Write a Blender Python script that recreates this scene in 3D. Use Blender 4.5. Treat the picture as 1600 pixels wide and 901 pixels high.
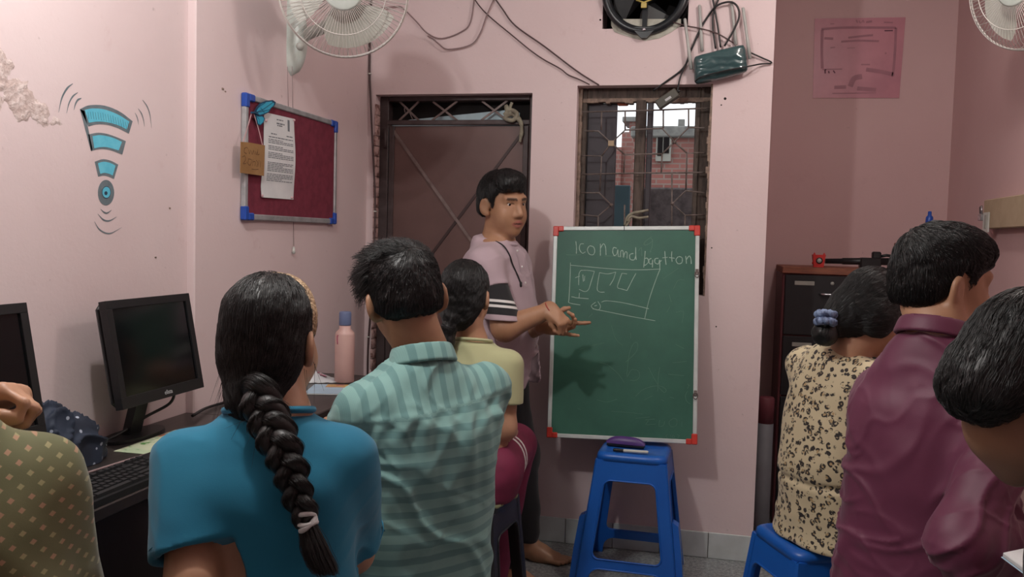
import bpy, bmesh, math, random
import numpy as np
from mathutils import Vector, Matrix

for _o in list(bpy.data.objects):
    bpy.data.objects.remove(_o)
S = bpy.context.scene
COL = S.collection
random.seed(7)
RNG = np.random.default_rng(7)

# ------------------------------------------------------------------ camera
YAW, PIT, ROL, FPX, EYE = 0.225542886, 0.0587811039, 0.0264507093, 1376.13, 1.36
_f = np.array([-math.sin(YAW) * math.cos(PIT), math.cos(YAW) * math.cos(PIT), -math.sin(PIT)])
_r0 = np.array([math.cos(YAW), math.sin(YAW), 0.0])
_u0 = np.cross(_r0, _f)
CR = _r0 * math.cos(ROL) + _u0 * math.sin(ROL)
CU = -_r0 * math.sin(ROL) + _u0 * math.cos(ROL)
CF = _f
CAMP = np.array([0.0, 0.0, EYE])
cam_d = bpy.data.cameras.new('camera')
cam_d.sensor_width = 36.0
cam_d.lens = 36.0 * FPX / 1600.0
cam_d.clip_start = 0.02
cam = bpy.data.objects.new('camera', cam_d)
COL.objects.link(cam)
cam.matrix_world = Matrix(((CR[0], CU[0], -CF[0], 0), (CR[1], CU[1], -CF[1], 0), (CR[2], CU[2], -CF[2], EYE), (0, 0, 0, 1)))
S.camera = cam

# ------------------------------------------------------------------ world, lights, exposure
w = bpy.data.worlds.new('overcast_sky')
S.world = w
w.use_nodes = True
w.node_tree.nodes['Background'].inputs[0].default_value = (0.90, 0.93, 0.96, 1)
w.node_tree.nodes['Background'].inputs[1].default_value = 1.5
S.view_settings.view_transform = 'Standard'
S.view_settings.look = 'None'
S.view_settings.gamma = 1.0
S.view_settings.use_curve_mapping = False
S.view_settings.exposure = -0.02


def area_light(name, loc, target, sx, sy, power, color):
    d = bpy.data.lights.new(name, 'AREA')
    d.shape = 'RECTANGLE'
    d.size, d.size_y, d.energy, d.color = sx, sy, power, color
    o = bpy.data.objects.new(name, d)
    COL.objects.link(o)
    o.location = loc
    o.rotation_euler = (Vector(target) - Vector(loc)).to_track_quat('-Z', 'Y').to_euler()
    return o


def point_light(name, loc, radius, power, color):
    d = bpy.data.lights.new(name, 'POINT')
    d.shadow_soft_size, d.energy, d.color = radius, power, color
    o = bpy.data.objects.new(name, d)
    COL.objects.link(o)
    o.location = loc
    return o


point_light('wall_lamp_light', (-0.95, 1.38, 2.52), 0.04, 47.0, (1.0, 0.985, 0.96))
point_light('ceiling_lamp_light', (0.55, 2.75, 2.62), 0.06, 22.0, (1.0, 0.95, 0.90))

# ------------------------------------------------------------------ pixel helpers (offline traced points put on real planes)


def ray(x, y):
    return CR * (x - 800.0) + CU * (450.5 - y) + CF * FPX


def P(x, y, D):
    return CAMP + ray(x, y) * (D / FPX)


def onX(x, y, X):
    d = ray(x, y)
    return CAMP + d * (X / d[0])


def onY(x, y, Y):
    d = ray(x, y)
    return CAMP + d * (Y / d[1])


def onZ(x, y, Z):
    d = ray(x, y)
    return CAMP + d * ((Z - EYE) / d[2])


YB, XL, XLN, XP, XR, YR, ZC, YF = 3.836, -1.582, -1.609, 0.204, 1.135, 4.85, 2.78, -1.9

# ------------------------------------------------------------------ materials


def lin(c):
    return tuple(((v / 255.0) / 12.92 if v <= 10 else (((v / 255.0) + 0.055) / 1.055) ** 2.4) for v in c)


def newmat(name):
    m = bpy.data.materials.new(name)
    m.use_nodes = True
    nt = m.node_tree
    b = nt.nodes['Principled BSDF']
    return m, nt, b


def nd(nt, t, **kw):
    n = nt.nodes.new(t)
    for k, v in kw.items():
        if k[0] == 'i' and k[1:].isdigit():
            n.inputs[int(k[1:])].default_value = v
        else:
            setattr(n, k, v)
    return n


def mixc(nt, fac, a, b):
    n = nt.nodes.new('ShaderNodeMix')
    n.data_type = 'RGBA'
    for sock, v in ((n.inputs[0], fac), (n.inputs[6], a), (n.inputs[7], b)):
        if hasattr(v, 'links') or isinstance(v, bpy.types.NodeSocket):
            nt.links.new(v, sock)
        else:
            sock.default_value = v if sock.type == 'VALUE' else (*v[:3], 1)
    return n.outputs[2]


def mth(nt, op, a, b=0.0, c=None):
    n = nt.nodes.new('ShaderNodeMath')
    n.operation = op
    for i, v in enumerate((a, b) if c is None else (a, b, c)):
        if isinstance(v, bpy.types.NodeSocket):
            nt.links.new(v, n.inputs[i])
        else:
            n.inputs[i].default_value = v
    return n.outputs[0]


def coords(nt, attr=None):
    if attr:
        n = nt.nodes.new('ShaderNodeAttribute')
        n.attribute_name = attr
        return n.outputs['Vector']
    return nt.nodes.new('ShaderNodeTexCoord').outputs['Object']


def noise(nt, vec, scale, detail=3.0, rough=0.55, stretch=None):
    n = nt.nodes.new('ShaderNodeTexNoise')
    n.inputs['Scale'].default_value = scale
    n.inputs['Detail'].default_value = detail
    n.inputs['Roughness'].default_value = rough
    if stretch:
        mp = nt.nodes.new('ShaderNodeMapping')
        mp.inputs['Scale'].default_value = stretch
        nt.links.new(vec, mp.inputs[0])
        vec = mp.outputs[0]
    nt.links.new(vec, n.inputs['Vector'])
    return n.outputs[0]


def ramp(nt, fac, lo, hi):
    n = nt.nodes.new('ShaderNodeMapRange')
    n.inputs[1].default_value, n.inputs[2].default_value = lo, hi
    nt.links.new(fac, n.inputs[0])
    return n.outputs[0]


def bump(nt, b, h, strength=0.3, dist=0.01):
    n = nt.nodes.new('ShaderNodeBump')
    n.inputs['Strength'].default_value = strength
    n.inputs['Distance'].default_value = dist
    nt.links.new(h, n.inputs['Height'])
    nt.links.new(n.outputs[0], b.inputs['Normal'])


MATS = {}


def M(name, col, rough=0.5, metal=0.0, col2=None, vs=8.0, bs=0.0, bscale=60.0, lo=0.4, hi=0.65, coat=0.0, attr=None, spec=None, stretch=None):
    """plain procedural material: base colour, second colour mixed in by noise, noise bump"""
    if name in MATS:
        return MATS[name]
    m, nt, b = newmat(name)
    v = coords(nt, attr)
    b.inputs['Roughness'].default_value = rough
    b.inputs['Metallic'].default_value = metal
    if coat:
        b.inputs['Coat Weight'].default_value = coat
    if spec is not None:
        b.inputs['Specular IOR Level'].default_value = spec
    c1 = lin(col)
    c2 = lin(col2) if col2 else tuple(x * 0.86 for x in c1)
    nt.links.new(mixc(nt, ramp(nt, noise(nt, v, vs, 4, 0.6, stretch), lo, hi), c1, c2), b.inputs['Base Color'])
    if bs:
        bump(nt, b, noise(nt, v, bscale, 3, 0.6, stretch), bs, 0.004)
    MATS[name] = m
    return m


def wall_paint(name, c1, c2, c3):
    m, nt, b = newmat(name)
    v = coords(nt)
    a = mixc(nt, ramp(nt, noise(nt, v, 1.7, 4), 0.35, 0.7), lin(c1), lin(c2))
    sm = ramp(nt, noise(nt, v, 9.0, 6, 0.7), 0.62, 0.78)
    a = mixc(nt, mth(nt, 'MULTIPLY', sm, 0.5), a, lin(c3))
    sp = ramp(nt, noise(nt, v, 45.0, 2, 0.5), 0.74, 0.80)
    a = mixc(nt, mth(nt, 'MULTIPLY', sp, 0.25), a, lin((120, 95, 92)))
    nt.links.new(a, b.inputs['Base Color'])
    b.inputs['Roughness'].default_value = 0.62
    b.inputs['Specular IOR Level'].default_value = 0.3
    h = mth(nt, 'ADD', noise(nt, v, 14, 5, 0.6), mth(nt, 'MULTIPLY', noise(nt, v, 90, 2), 0.25))
    bump(nt, b, h, 0.16, 0.008)
    MATS[name] = m
    return m


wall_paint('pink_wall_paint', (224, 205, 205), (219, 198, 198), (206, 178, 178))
wall_paint('deep_pink_wall_paint', (204, 171, 170), (198, 164, 163), (190, 157, 156))  # same pink made darker: shade of alcove and right wall put into the colour


def floor_mat():
    m, nt, b = newmat('grey_speckled_floor')
    v = coords(nt)
    a = mixc(nt, ramp(nt, noise(nt, v, 70, 4, 0.7), 0.4, 0.62), lin((112, 117, 118)), lin((166, 170, 170)))
    a = mixc(nt, ramp(nt, noise(nt, v, 160, 2, 0.6), 0.62, 0.7), a, lin((66, 68, 70)))
    a = mixc(nt, mth(nt, 'MULTIPLY', ramp(nt, noise(nt, v, 3, 3), 0.45, 0.7), 0.4), a, lin((88, 88, 86)))
    nt.links.new(a, b.inputs['Base Color'])
    b.inputs['Roughness'].default_value = 0.38
    MATS['floor'] = m


floor_mat()
M('white_ceiling', (225, 222, 218), 0.8)
M('skirting_tile', (206, 212, 212), 0.3, col2=(188, 194, 192), vs=6, bs=0.03)
M('tile_back', (120, 116, 112), 0.8)
M('desk_laminate', (58, 52, 50), 0.35, col2=(46, 41, 40), vs=5, stretch=(14, 1, 1))
M('desk_panel', (40, 32, 31), 0.5)
M('black_plastic', (26, 27, 29), 0.42, bs=0.05, bscale=300)
M('black_gloss', (14, 16, 18), 0.12)
M('dark_key', (34, 35, 37), 0.5)
M('silver_print', (190, 192, 194), 0.4)
M('white_plastic', (205, 206, 200), 0.35, col2=(190, 192, 184))
M('fan_plastic', (200, 207, 200), 0.35, col2=(186, 194, 186), vs=12)
M('fan_blade', (196, 196, 188), 0.35, col2=(178, 178, 168))
M('wire_white', (205, 200, 194), 0.35)
M('alu', (190, 194, 196), 0.38, metal=0.5, col2=(168, 172, 174), vs=20)
M('white_frame', (205, 212, 210), 0.4, metal=0.15, col2=(188, 196, 194), vs=10)
M('blue_cap_plastic', (38, 82, 176), 0.35)
M('maroon_felt', (122, 44, 62), 0.95, col2=(108, 36, 54), vs=30, bs=0.2, bscale=400)
M('paper', (222, 224, 224), 0.8, col2=(212, 214, 215))
M('ink_grey', (120, 126, 132), 0.8)
M('ink_faded', (112, 70, 84), 0.8)
M('ink_dark', (70, 70, 74), 0.8)
M('cardboard', (160, 122, 78), 0.85, col2=(146, 108, 66), bs=0.1)
M('brown_ink', (104, 72, 46), 0.9)
M('butterfly_blue', (48, 160, 196), 0.6, col2=(60, 176, 206))
M('butterfly_dark', (24, 72, 104), 0.6)
M('ribbon_pink', (220, 180, 184), 0.6)
M('mural_grey', (112, 124, 130), 0.7, col2=(98, 110, 116), vs=40)
M('mural_blue', (92, 188, 214), 0.7, col2=(108, 200, 222), vs=30)
M('mural_dark', (40, 62, 84), 0.7)
M('cable_dark', (82, 62, 62), 0.5)
M('cable_grey', (150, 128, 128), 0.5)
M('cable_black', (24, 24, 26), 0.45)
M('door_brown', (104, 78, 74), 0.42, col2=(92, 68, 65), vs=3, bs=0.06, bscale=12)
M('door_frame', (64, 50, 50), 0.5, col2=(78, 66, 66), vs=14, bs=0.15, bscale=60)
M('door_bar_light', (128, 112, 108), 0.45, col2=(104, 86, 82), vs=20)
M('door_bar_dark', (58, 38, 37), 0.5)
M('pale_blue_sheet', (176, 200, 208), 0.5)
M('rag_cloth', (150, 146, 128), 0.9, col2=(120, 112, 98), vs=30, bs=0.3)
M('window_wood', (92, 80, 72), 0.75, col2=(58, 49, 45), vs=9, bs=0.35, bscale=30, stretch=(6, 6, 1))
M('shutter_dark', (64, 60, 66), 0.6, col2=(54, 50, 54), vs=4)
M('grille_iron', (118, 108, 104), 0.6, col2=(92, 80, 74), vs=40, metal=0.2)
M('broken_plaster', (152, 132, 118), 0.95, col2=(110, 96, 88), vs=30, bs=0.8, bscale=60)
M('teal_sheet', (58, 84, 92), 0.6)
M('concrete', (134, 134, 130), 0.9, col2=(112, 112, 110), vs=14, bs=0.4)
M('grey_render', (104, 98, 98), 0.95, col2=(78, 74, 74), vs=22, bs=0.6, bscale=30)
M('chalkboard', (44, 94, 78), 0.5, col2=(56, 110, 92), vs=5, lo=0.35, hi=0.75)
M('chalk', (168, 196, 184), 0.95)
M('chalk_faint', (92, 130, 114), 0.95)
M('red_plastic', (206, 62, 52), 0.4)
M('stool_blue', (28, 98, 190), 0.34, col2=(24, 90, 180), vs=3)
M('stool_black', (38, 38, 42), 0.38)
M('purple_plastic', (84, 52, 122), 0.4)
M('bag_green', (56, 84, 86), 0.2, col2=(46, 72, 75), vs=6, coat=0.4)
M('antenna_grey', (176, 176, 172), 0.5)
M('adapter_grey', (78, 76, 68), 0.5)
M('fan_black', (30, 34, 38), 0.3)
M('brass_yellow', (190, 170, 96), 0.5)
M('hole_dark', (20, 15, 15), 0.9)
M('cement_patch', (186, 186, 174), 0.95, col2=(160, 158, 146), vs=20, bs=0.5)
M('cabinet_black', (32, 33, 36), 0.45, col2=(28, 28, 31))
M('cabinet_maroon', (96, 46, 50), 0.5)
M('wood_edge', (140, 84, 62), 0.6, col2=(112, 66, 50), vs=10, stretch=(1, 12, 12))
M('chrome', (200, 200, 205), 0.2, metal=0.9)
M('label_grey', (160, 160, 152), 0.6)
M('red_toy', (196, 48, 44), 0.5)
M('mat_grey', (122, 126, 132), 0.6)
M('mat_maroon', (110, 52, 62), 0.6)
M('tan_card', (176, 156, 130), 0.8, col2=(164, 144, 118), bs=0.08)
M('clear_bottle', (196, 204, 214), 0.25)
M('bottle_pink', (216, 178, 170), 0.4, col2=(208, 168, 162))
M('bottle_blue', (112, 126, 164), 0.4)
M('pouch_white', (214, 216, 218), 0.35, col2=(198, 202, 206), vs=14)
M('pouch_pink', (190, 90, 120), 0.5)
M('poster_pink', (188, 122, 134), 0.4, col2=(176, 112, 126), vs=5)
M('poster_dark', (160, 102, 116), 0.5)
M('magazine_blue', (178, 206, 226), 0.45)
M('magazine_yellow', (206, 178, 104), 0.5, col2=(190, 110, 110), vs=40)


# ------------------------------------------------------------------ mesh builders
class MB:
    def __init__(self):
        self.v, self.f, self.mi, self.sm = [], [], [], []
        self.cur = 0
        self.smooth = False

    def _add(self, verts, faces, smooth=None):
        n = len(self.v)
        self.v += [tuple(map(float, p)) for p in verts]
        for f in faces:
            self.f.append(tuple(i + n for i in f))
            self.mi.append(self.cur)
            self.sm.append(self.smooth if smooth is None else smooth)

    def box(self, lo, hi, bev=0.0, mat=None):
        """axis aligned box between two corners, chamfered edges; mat = 4x4 applied"""
        lo, hi = np.minimum(lo, hi), np.maximum(lo, hi)
        c, s = (lo + hi) / 2.0, (hi - lo) / 2.0
        b = min(bev, 0.45 * min(s) * 2)
        if b <= 0:
            vs = [c + s * np.array(q) for q in ((-1, -1, -1), (1, -1, -1), (1, 1, -1), (-1, 1, -1), (-1, -1, 1), (1, -1, 1), (1, 1, 1), (-1, 1, 1))]
            fs = [(0, 3, 2, 1), (4, 5, 6, 7), (0, 1, 5, 4), (1, 2, 6, 5), (2, 3, 7, 6), (3, 0, 4, 7)]
        else:
            vs, idx = [], {}
            for sx in (-1, 1):
                for sy in (-1, 1):
                    for sz in (-1, 1):
                        for a in range(3):
                            q = np.array((sx, sy, sz), float) * (s - b)
                            q[a] = (sx, sy, sz)[a] * s[a]
                            idx[(sx, sy, sz, a)] = len(vs)
                            vs.append(c + q)
            fs = []

            def quad(ids, n):
                p = [np.array(vs[i]) for i in ids]
                nn = np.cross(p[1] - p[0], p[2] - p[0])
                fs.append(tuple(ids) if nn @ n > 0 else tuple(ids[::-1]))
            for a in range(3):
                o1, o2 = (a + 1) % 3, (a + 2) % 3
                for sg in (-1, 1):
                    ids = []
                    for p_, q_ in ((-1, -1), (1, -1), (1, 1), (-1, 1)):
                        k = [0, 0, 0]
                        k[a], k[o1], k[o2] = sg, p_, q_
                        ids.append(idx[(*k, a)])
                    n = np.zeros(3)
                    n[a] = sg
                    quad(ids, n)
                for p_ in (-1, 1):
                    for q_ in (-1, 1):
                        ka, kb = [0, 0, 0], [0, 0, 0]
                        ka[a], ka[o1], ka[o2] = -1, p_, q_
                        kb[a], kb[o1], kb[o2] = 1, p_, q_
                        n = np.zeros(3)
                        n[o1], n[o2] = p_, q_
                        quad([idx[(*ka, o1)], idx[(*kb, o1)], idx[(*kb, o2)], idx[(*ka, o2)]], n)
            for sx in (-1, 1):
                for sy in (-1, 1):
                    for sz in (-1, 1):
                        ids = [idx[(sx, sy, sz, a)] for a in range(3)]
                        quad(ids, np.array((sx, sy, sz), float))
        if mat is not None:
            vs = [tuple(mat @ Vector(p)) for p in vs]
        self._add(vs, fs)
        return self

    def hexa(self, bot, top):
        """solid from 4 bottom and 4 top points"""
        vs = list(bot) + list(top)
        self._add(vs, [(3, 2, 1, 0), (4, 5, 6, 7), (0, 1, 5, 4), (1, 2, 6, 5), (2, 3, 7, 6), (3, 0, 4, 7)])
        return self

    def tube(self, pts, r, n=8, closed=False, caps=True, flat=None):
        pts = [np.array(p, float) for p in pts]
        m = len(pts)
        rs = r if hasattr(r, '__len__') else [r] * m
        T = []
        for i in range(m):
            a = pts[(i - 1) % m] if (closed or i > 0) else pts[i]
            b = pts[(i + 1) % m] if (closed or i < m - 1) else pts[i]
            t = b - a
            T.append(t / (np.linalg.norm(t) + 1e-12))
        up = np.array((0, 0, 1.0)) if abs(T[0][2]) < 0.9 else np.array((1.0, 0, 0))
        N = up - T[0] * (up @ T[0])
        N /= np.linalg.norm(N)
        vs = []
        for i in range(m):
            N = N - T[i] * (N @ T[i])
            N /= np.linalg.norm(N) + 1e-12
            B = np.cross(T[i], N)
            for k in range(n):
                a = 2 * math.pi * k / n
                e = (math.cos(a) * N, math.sin(a) * B)
                vs.append(pts[i] + (e[0] + e[1]) * rs[i])
        fs = []
        for i in range(m if closed else m - 1):
            j = (i + 1) % m
            for k in range(n):
                l = (k + 1) % n
                fs.append((i * n + k, i * n + l, j * n + l, j * n + k))
        self._add(vs, fs, True)
        if caps and not closed:
            self._add(vs[:n], [tuple(range(n))[::-1]], False)
            self._add(vs[-n:], [tuple(range(n))], False)
        return self

    def lathe(self, prof, n=32, mat=None, smooth=True):
        """profile [(r,z)...] about z, closed with fans where r==0"""
        vs, fs = [], []
        for r, z in prof:
            for k in range(n):
                a = 2 * math.pi * k / n
                vs.append((r * math.cos(a), r * math.sin(a), z))
        for i in range(len(prof) - 1):
            for k in range(n):
                l = (k + 1) % n
                fs.append((i * n + k, i * n + l, (i + 1) * n + l, (i + 1) * n + k))
        if mat is not None:
            vs = [tuple(mat @ Vector(p)) for p in vs]
        self._add(vs, fs, smooth)
        return self

    def poly(self, pts, d):
        """flat outline extruded by the vector d"""
        pts = [np.array(p, float) for p in pts]
        d = np.array(d, float)
        n = len(pts)
        vs = pts + [p + d for p in pts]
        fs = [tuple(range(n))[::-1], tuple(range(n, 2 * n))]
        for i in range(n):
            j = (i + 1) % n
            fs.append((i, j, n + j, n + i))
        self._add(vs, fs, False)
        return self

    def ribbon(self, pts, wdt, nrm, lift=0.0):
        """flat ribbon of given width along a polyline lying on a plane with normal nrm"""
        pts = [np.array(p, float) for p in pts]
        nrm = np.array(nrm, float)
        ws = wdt if hasattr(wdt, '__len__') else [wdt] * len(pts)
        vs = []
        for i, p in enumerate(pts):
            t = pts[min(i + 1, len(pts) - 1)] - pts[max(i - 1, 0)]
            s = np.cross(nrm, t)
            s /= np.linalg.norm(s) + 1e-12
            vs += [p + s * ws[i] / 2 + nrm * lift, p - s * ws[i] / 2 + nrm * lift]
        fs = [(2 * i, 2 * i + 1, 2 * i + 3, 2 * i + 2) for i in range(len(pts) - 1)]
        fs = [f if np.cross(np.array(vs[f[1]]) - vs[f[0]], np.array(vs[f[2]]) - vs[f[0]]) @ nrm > 0 else f[::-1] for f in fs]
        self._add(vs, fs, False)
        return self

    def build(self, name, mats, parent=None, origin=None, recalc=True):
        me = bpy.data.meshes.new(name)
        v = np.array(self.v)
        if origin is not None:
            v = v - np.array(origin)
        me.from_pydata([tuple(p) for p in v], [], self.f)
        mats = mats if isinstance(mats, (list, tuple)) else [mats]
        for m_ in mats:
            me.materials.append(MATS[m_] if isinstance(m_, str) else m_)
        me.polygons.foreach_set('material_index', self.mi)
        me.polygons.foreach_set('use_smooth', self.sm)
        if recalc:
            bm = bmesh.new()
            bm.from_mesh(me)
            bmesh.ops.remove_doubles(bm, verts=bm.verts, dist=1e-6)
            bmesh.ops.recalc_face_normals(bm, faces=bm.faces)
            bm.to_mesh(me)
            bm.free()
        me.update()
        o = bpy.data.objects.new(name, me)
        COL.objects.link(o)
        if parent is not None:
            o.parent = parent
        return o


def thing(name, label, cat, loc=(0, 0, 0), rot=(0, 0, 0), group=None):
    o = bpy.data.objects.new(name, None)
    COL.objects.link(o)
    o.empty_display_size = 0.05
    o.location = [float(c) for c in loc]
    o.rotation_euler = rot
    o['label'] = label
    o['category'] = cat
    if group:
        o['group'] = group
    return o


def tag(o, label, cat, group=None):
    o['label'] = label
    o['category'] = cat
    if group:
        o['group'] = group
    return o


def struct(o):
    o['kind'] = 'structure'
    return o


def spline(pts, n=6):
    """catmull-rom through the points"""
    p = [np.array(q, float) for q in pts]
    p = [2 * p[0] - p[1]] + p + [2 * p[-1] - p[-2]]
    out = []
    for i in range(1, len(p) - 2):
        for k in range(n):
            t = k / n
            a, b, c, d = p[i - 1:i + 3]
            out.append(0.5 * (2 * b + (c - a) * t + (2 * a - 5 * b + 4 * c - d) * t * t + (3 * b - a - 3 * c + d) * t ** 3))
    out.append(p[-2])
    return out


def frame_mat(o, x, y, z):
    x, y, z = (np.array(q, float) / np.linalg.norm(q) for q in (x, y, z))
    return Matrix(((x[0], y[0], z[0], o[0]), (x[1], y[1], z[1], o[1]), (x[2], y[2], z[2], o[2]), (0, 0, 0, 1)))


def axis_mat(o, z):
    z = np.array(z, float) / np.linalg.norm(z)
    x = np.cross((0, 0, 1.0), z)
    if np.linalg.norm(x) < 1e-4:
        x = np.array((1.0, 0, 0))
    x /= np.linalg.norm(x)
    return frame_mat(o, x, np.cross(z, x), z)


def text_mesh(txt, size, name, mat, parent, matrix, depth=0.0006):
    c = bpy.data.curves.new(name, 'FONT')
    c.body = txt
    c.size = size
    c.extrude = depth
    c.align_x = 'CENTER'
    c.align_y = 'CENTER'
    t = bpy.data.objects.new(name, c)
    COL.objects.link(t)
    dg = bpy.context.evaluated_depsgraph_get()
    me = bpy.data.meshes.new_from_object(t.evaluated_get(dg))
    bpy.data.objects.remove(t)
    bpy.data.curves.remove(c)
    me.materials.clear()
    me.materials.append(MATS[mat])
    me.transform(matrix)
    o = bpy.data.objects.new(name, me)
    COL.objects.link(o)
    o.parent = parent
    return o

# ================================================================== THE SETTING
def wall_with_holes(name, xs, zs, solid, y0, y1, mat, parent=None):
    """slab in the xz plane from y0 to y1 built of cells, faces only towards empty cells"""
    nx, nz = len(xs) - 1, len(zs) - 1
    S_ = lambda i, k: 0 <= i < nx and 0 <= k < nz and solid(0.5 * (xs[i] + xs[i + 1]), 0.5 * (zs[k] + zs[k + 1]))
    b = MB()
    for i in range(nx):
        for k in range(nz):
            if not S_(i, k):
                continue
            xa, xb, za, zb = xs[i], xs[i + 1], zs[k], zs[k + 1]
            b._add([(xa, y0, za), (xb, y0, za), (xb, y0, zb), (xa, y0, zb)], [(0, 1, 2, 3)])
            b._add([(xa, y1, za), (xb, y1, za), (xb, y1, zb), (xa, y1, zb)], [(3, 2, 1, 0)])
            if not S_(i - 1, k):
                b._add([(xa, y0, za), (xa, y1, za), (xa, y1, zb), (xa, y0, zb)], [(3, 2, 1, 0)])
            if not S_(i + 1, k):
                b._add([(xb, y0, za), (xb, y1, za), (xb, y1, zb), (xb, y0, zb)], [(0, 1, 2, 3)])
            if not S_(i, k - 1):
                b._add([(xa, y0, za), (xb, y0, za), (xb, y1, za), (xa, y1, za)], [(3, 2, 1, 0)])
            if not S_(i, k + 1):
                b._add([(xa, y0, zb), (xb, y0, zb), (xb, y1, zb), (xa, y1, zb)], [(0, 1, 2, 3)])
    return struct(b.build(name, mat, parent))


DX0, DX1, DZ = -1.545, -0.811, 1.993
WX0, WX1, WZ0, WZ1 = -0.612, -0.040, 1.13, 2.022
EX0, EX1, EZ0 = -0.512, -0.150, 2.262
YO = YB + 0.16


def solid_back(x, z):
    if DX0 < x < DX1 and z < DZ:
        return False
    if WX0 < x < WX1 and WZ0 < z < WZ1:
        return False
    if EX0 < x < EX1 and EZ0 < z < EZ0 + 0.36:
        return False
    return True


floor = struct(MB().box((XLN - 0.2, YF - 0.2, -0.1), (XR + 0.2, YR + 0.2, 0.0)).build('floor', 'floor'))
ceiling = struct(MB().box((XLN - 0.2, YF - 0.2, ZC), (XR + 0.2, YR + 0.2, ZC + 0.1)).build('ceiling', 'white_ceiling'))
wall_back = wall_with_holes('wall_back', [XL - 0.25, DX0, DX1, WX0, EX0, EX1, WX1, XP], [0, WZ0, DZ, WZ1, EZ0, EZ0 + 0.36, ZC], solid_back, YB, YO, 'pink_wall_paint')
b = MB().box((XLN - 0.22, YF - 0.2, 0), (XLN, YB + 0.05, ZC))
wall_left = struct(b.build('wall_left', 'pink_wall_paint'))
b = MB().box((XLN - 0.01, 2.456, 0), (XL, YB + 0.02, ZC), 0.004)
pil = struct(b.build('trim_1', 'pink_wall_paint'))
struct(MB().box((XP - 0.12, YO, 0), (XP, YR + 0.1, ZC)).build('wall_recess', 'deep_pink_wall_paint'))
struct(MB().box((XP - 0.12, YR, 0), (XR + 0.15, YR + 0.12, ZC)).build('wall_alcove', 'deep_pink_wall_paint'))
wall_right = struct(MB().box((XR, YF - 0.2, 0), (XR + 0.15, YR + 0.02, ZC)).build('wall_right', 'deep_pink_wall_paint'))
struct(MB().box((XLN - 0.2, YF - 0.15, 0), (XR + 0.1, YF, ZC)).build('wall_front', 'pink_wall_paint'))

# skirting: one piece per tile
base = struct(MB().box((DX1 + 0.012, YB - 0.004, 0.001), (XP - 0.003, YB + 0.01, 0.108)).build('baseboard_back', 'tile_back'))
x = DX1 + 0.012
for xe in (-0.604, -0.394, -0.188, 0.018, XP):
    MB().box((x + 0.0015, YB - 0.012, 0.001), (xe - 0.0015, YB - 0.003, 0.112), 0.0015).build('tile', 'skirting_tile', base)
    x = xe

# painted wireless symbol on the left wall: thin coats of paint, a few tenths of a millimetre proud
def wl(px, py):
    return onX(px, py, XLN + 0.0006)


def arcpts(pts, n=8):
    return spline([wl(*p) for p in pts], n)


MUR = (1.0, 0, 0)
mur = MB()


def band(mb, top, bot, lift):
    a, c = arcpts(top), arcpts(bot)
    n = min(len(a), len(c))
    vs = [p + np.array(MUR) * lift for p in a[:n]] + [p + np.array(MUR) * lift for p in c[:n]]
    mb._add(vs, [(i, i + 1, n + i + 1, n + i) for i in range(n - 1)])


# crop (80,120) scale 3.606
def c8(l):
    return [(80 + a / 3.606, 120 + c / 3.606) for a, c in l]


band(mur, c8([(162, 182), (215, 160), (300, 162), (385, 195), (459, 250)]), c8([(210, 280), (255, 268), (315, 270), (380, 290), (438, 320)]), 0.0)
band(mur, c8([(208, 325), (260, 315), (310, 320), (365, 338), (421, 362)]), c8([(226, 418), (265, 408), (310, 408), (355, 420), (401, 438)]), 0.0)
band(mur, c8([(162, 182), (175, 187), (188, 192)]), c8([(224, 418), (228, 415), (233, 408)]), 0.0)
band(mur, c8([(245, 478), (290, 464), (335, 472), (378, 494)]), c8([(265, 562), (295, 556), (325, 562), (354, 575)]), 0.0)
ell_ = [(309 + 46 * math.cos(t), 652 + 72 * math.sin(t)) for t in np.linspace(0, 2 * math.pi, 29)]
mur._add([wl(*p) for p in c8(ell_[:-1])], [tuple(range(28))])
for pts, wd in ((((122, 38), (90, 65), (60, 120), (42, 200)), (3, 11, 9, 2)), (((150, 88), (122, 110), (100, 150), (87, 205)), (3, 9, 7, 2)), (((170, 120), (150, 130), (136, 155), (128, 188)), (4, 10, 8, 2)),
                (((515, 130), (540, 165), (557, 215), (566, 290)), (3, 8, 7, 1)), (((490, 178), (508, 205), (520, 240), (526, 280)), (2, 8, 6, 1)), (((472, 203), (482, 222), (489, 245), (492, 270)), (2, 7, 6, 1)),
                (((279, 745), (300, 764), (318, 766), (340, 750)), (2, 9, 8, 2)), (((263, 772), (295, 805), (330, 810), (369, 788)), (2, 9, 8, 2)), (((244, 815), (275, 862), (330, 882), (398, 848)), (2, 8, 7, 1))):
    q = arcpts(c8(pts), 6)
    ww = np.interp(np.linspace(0, 1, len(q)), np.linspace(0, 1, 4), wd) / 3.606 / FPX * 2.5
    mur.ribbon(q, list(ww), MUR)
m_ = mur.build('painted_signal_outline', 'mural_grey', wall_left, recalc=False)
mb2 = MB()
band(mb2, c8([(188, 186), (235, 178), (300, 184), (375, 212), (440, 252)]), c8([(212, 258), (260, 252), (315, 256), (375, 272), (425, 296)]), 0.0004)
band(mb2, c8([(232, 334), (270, 328), (310, 333), (355, 346), (398, 366)]), c8([(242, 402), (275, 396), (310, 396), (345, 404), (380, 414)]), 0.0004)
band(mb2, c8([(262, 486), (295, 478), (330, 484), (362, 500)]), c8([(276, 546), (300, 541), (325, 546), (346, 556)]), 0.0004)
e2 = [(310 + 23 * math.cos(t), 650 + 32 * math.sin(t)) for t in np.linspace(0, 2 * math.pi, 21)]
mb2._add([wl(*p) + np.array((0.0004, 0, 0)) for p in c8(e2[:-1])], [tuple(range(20))])
mb2.build('painted_signal_fill', 'mural_blue', m_, recalc=False)
mb3 = MB()
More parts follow.
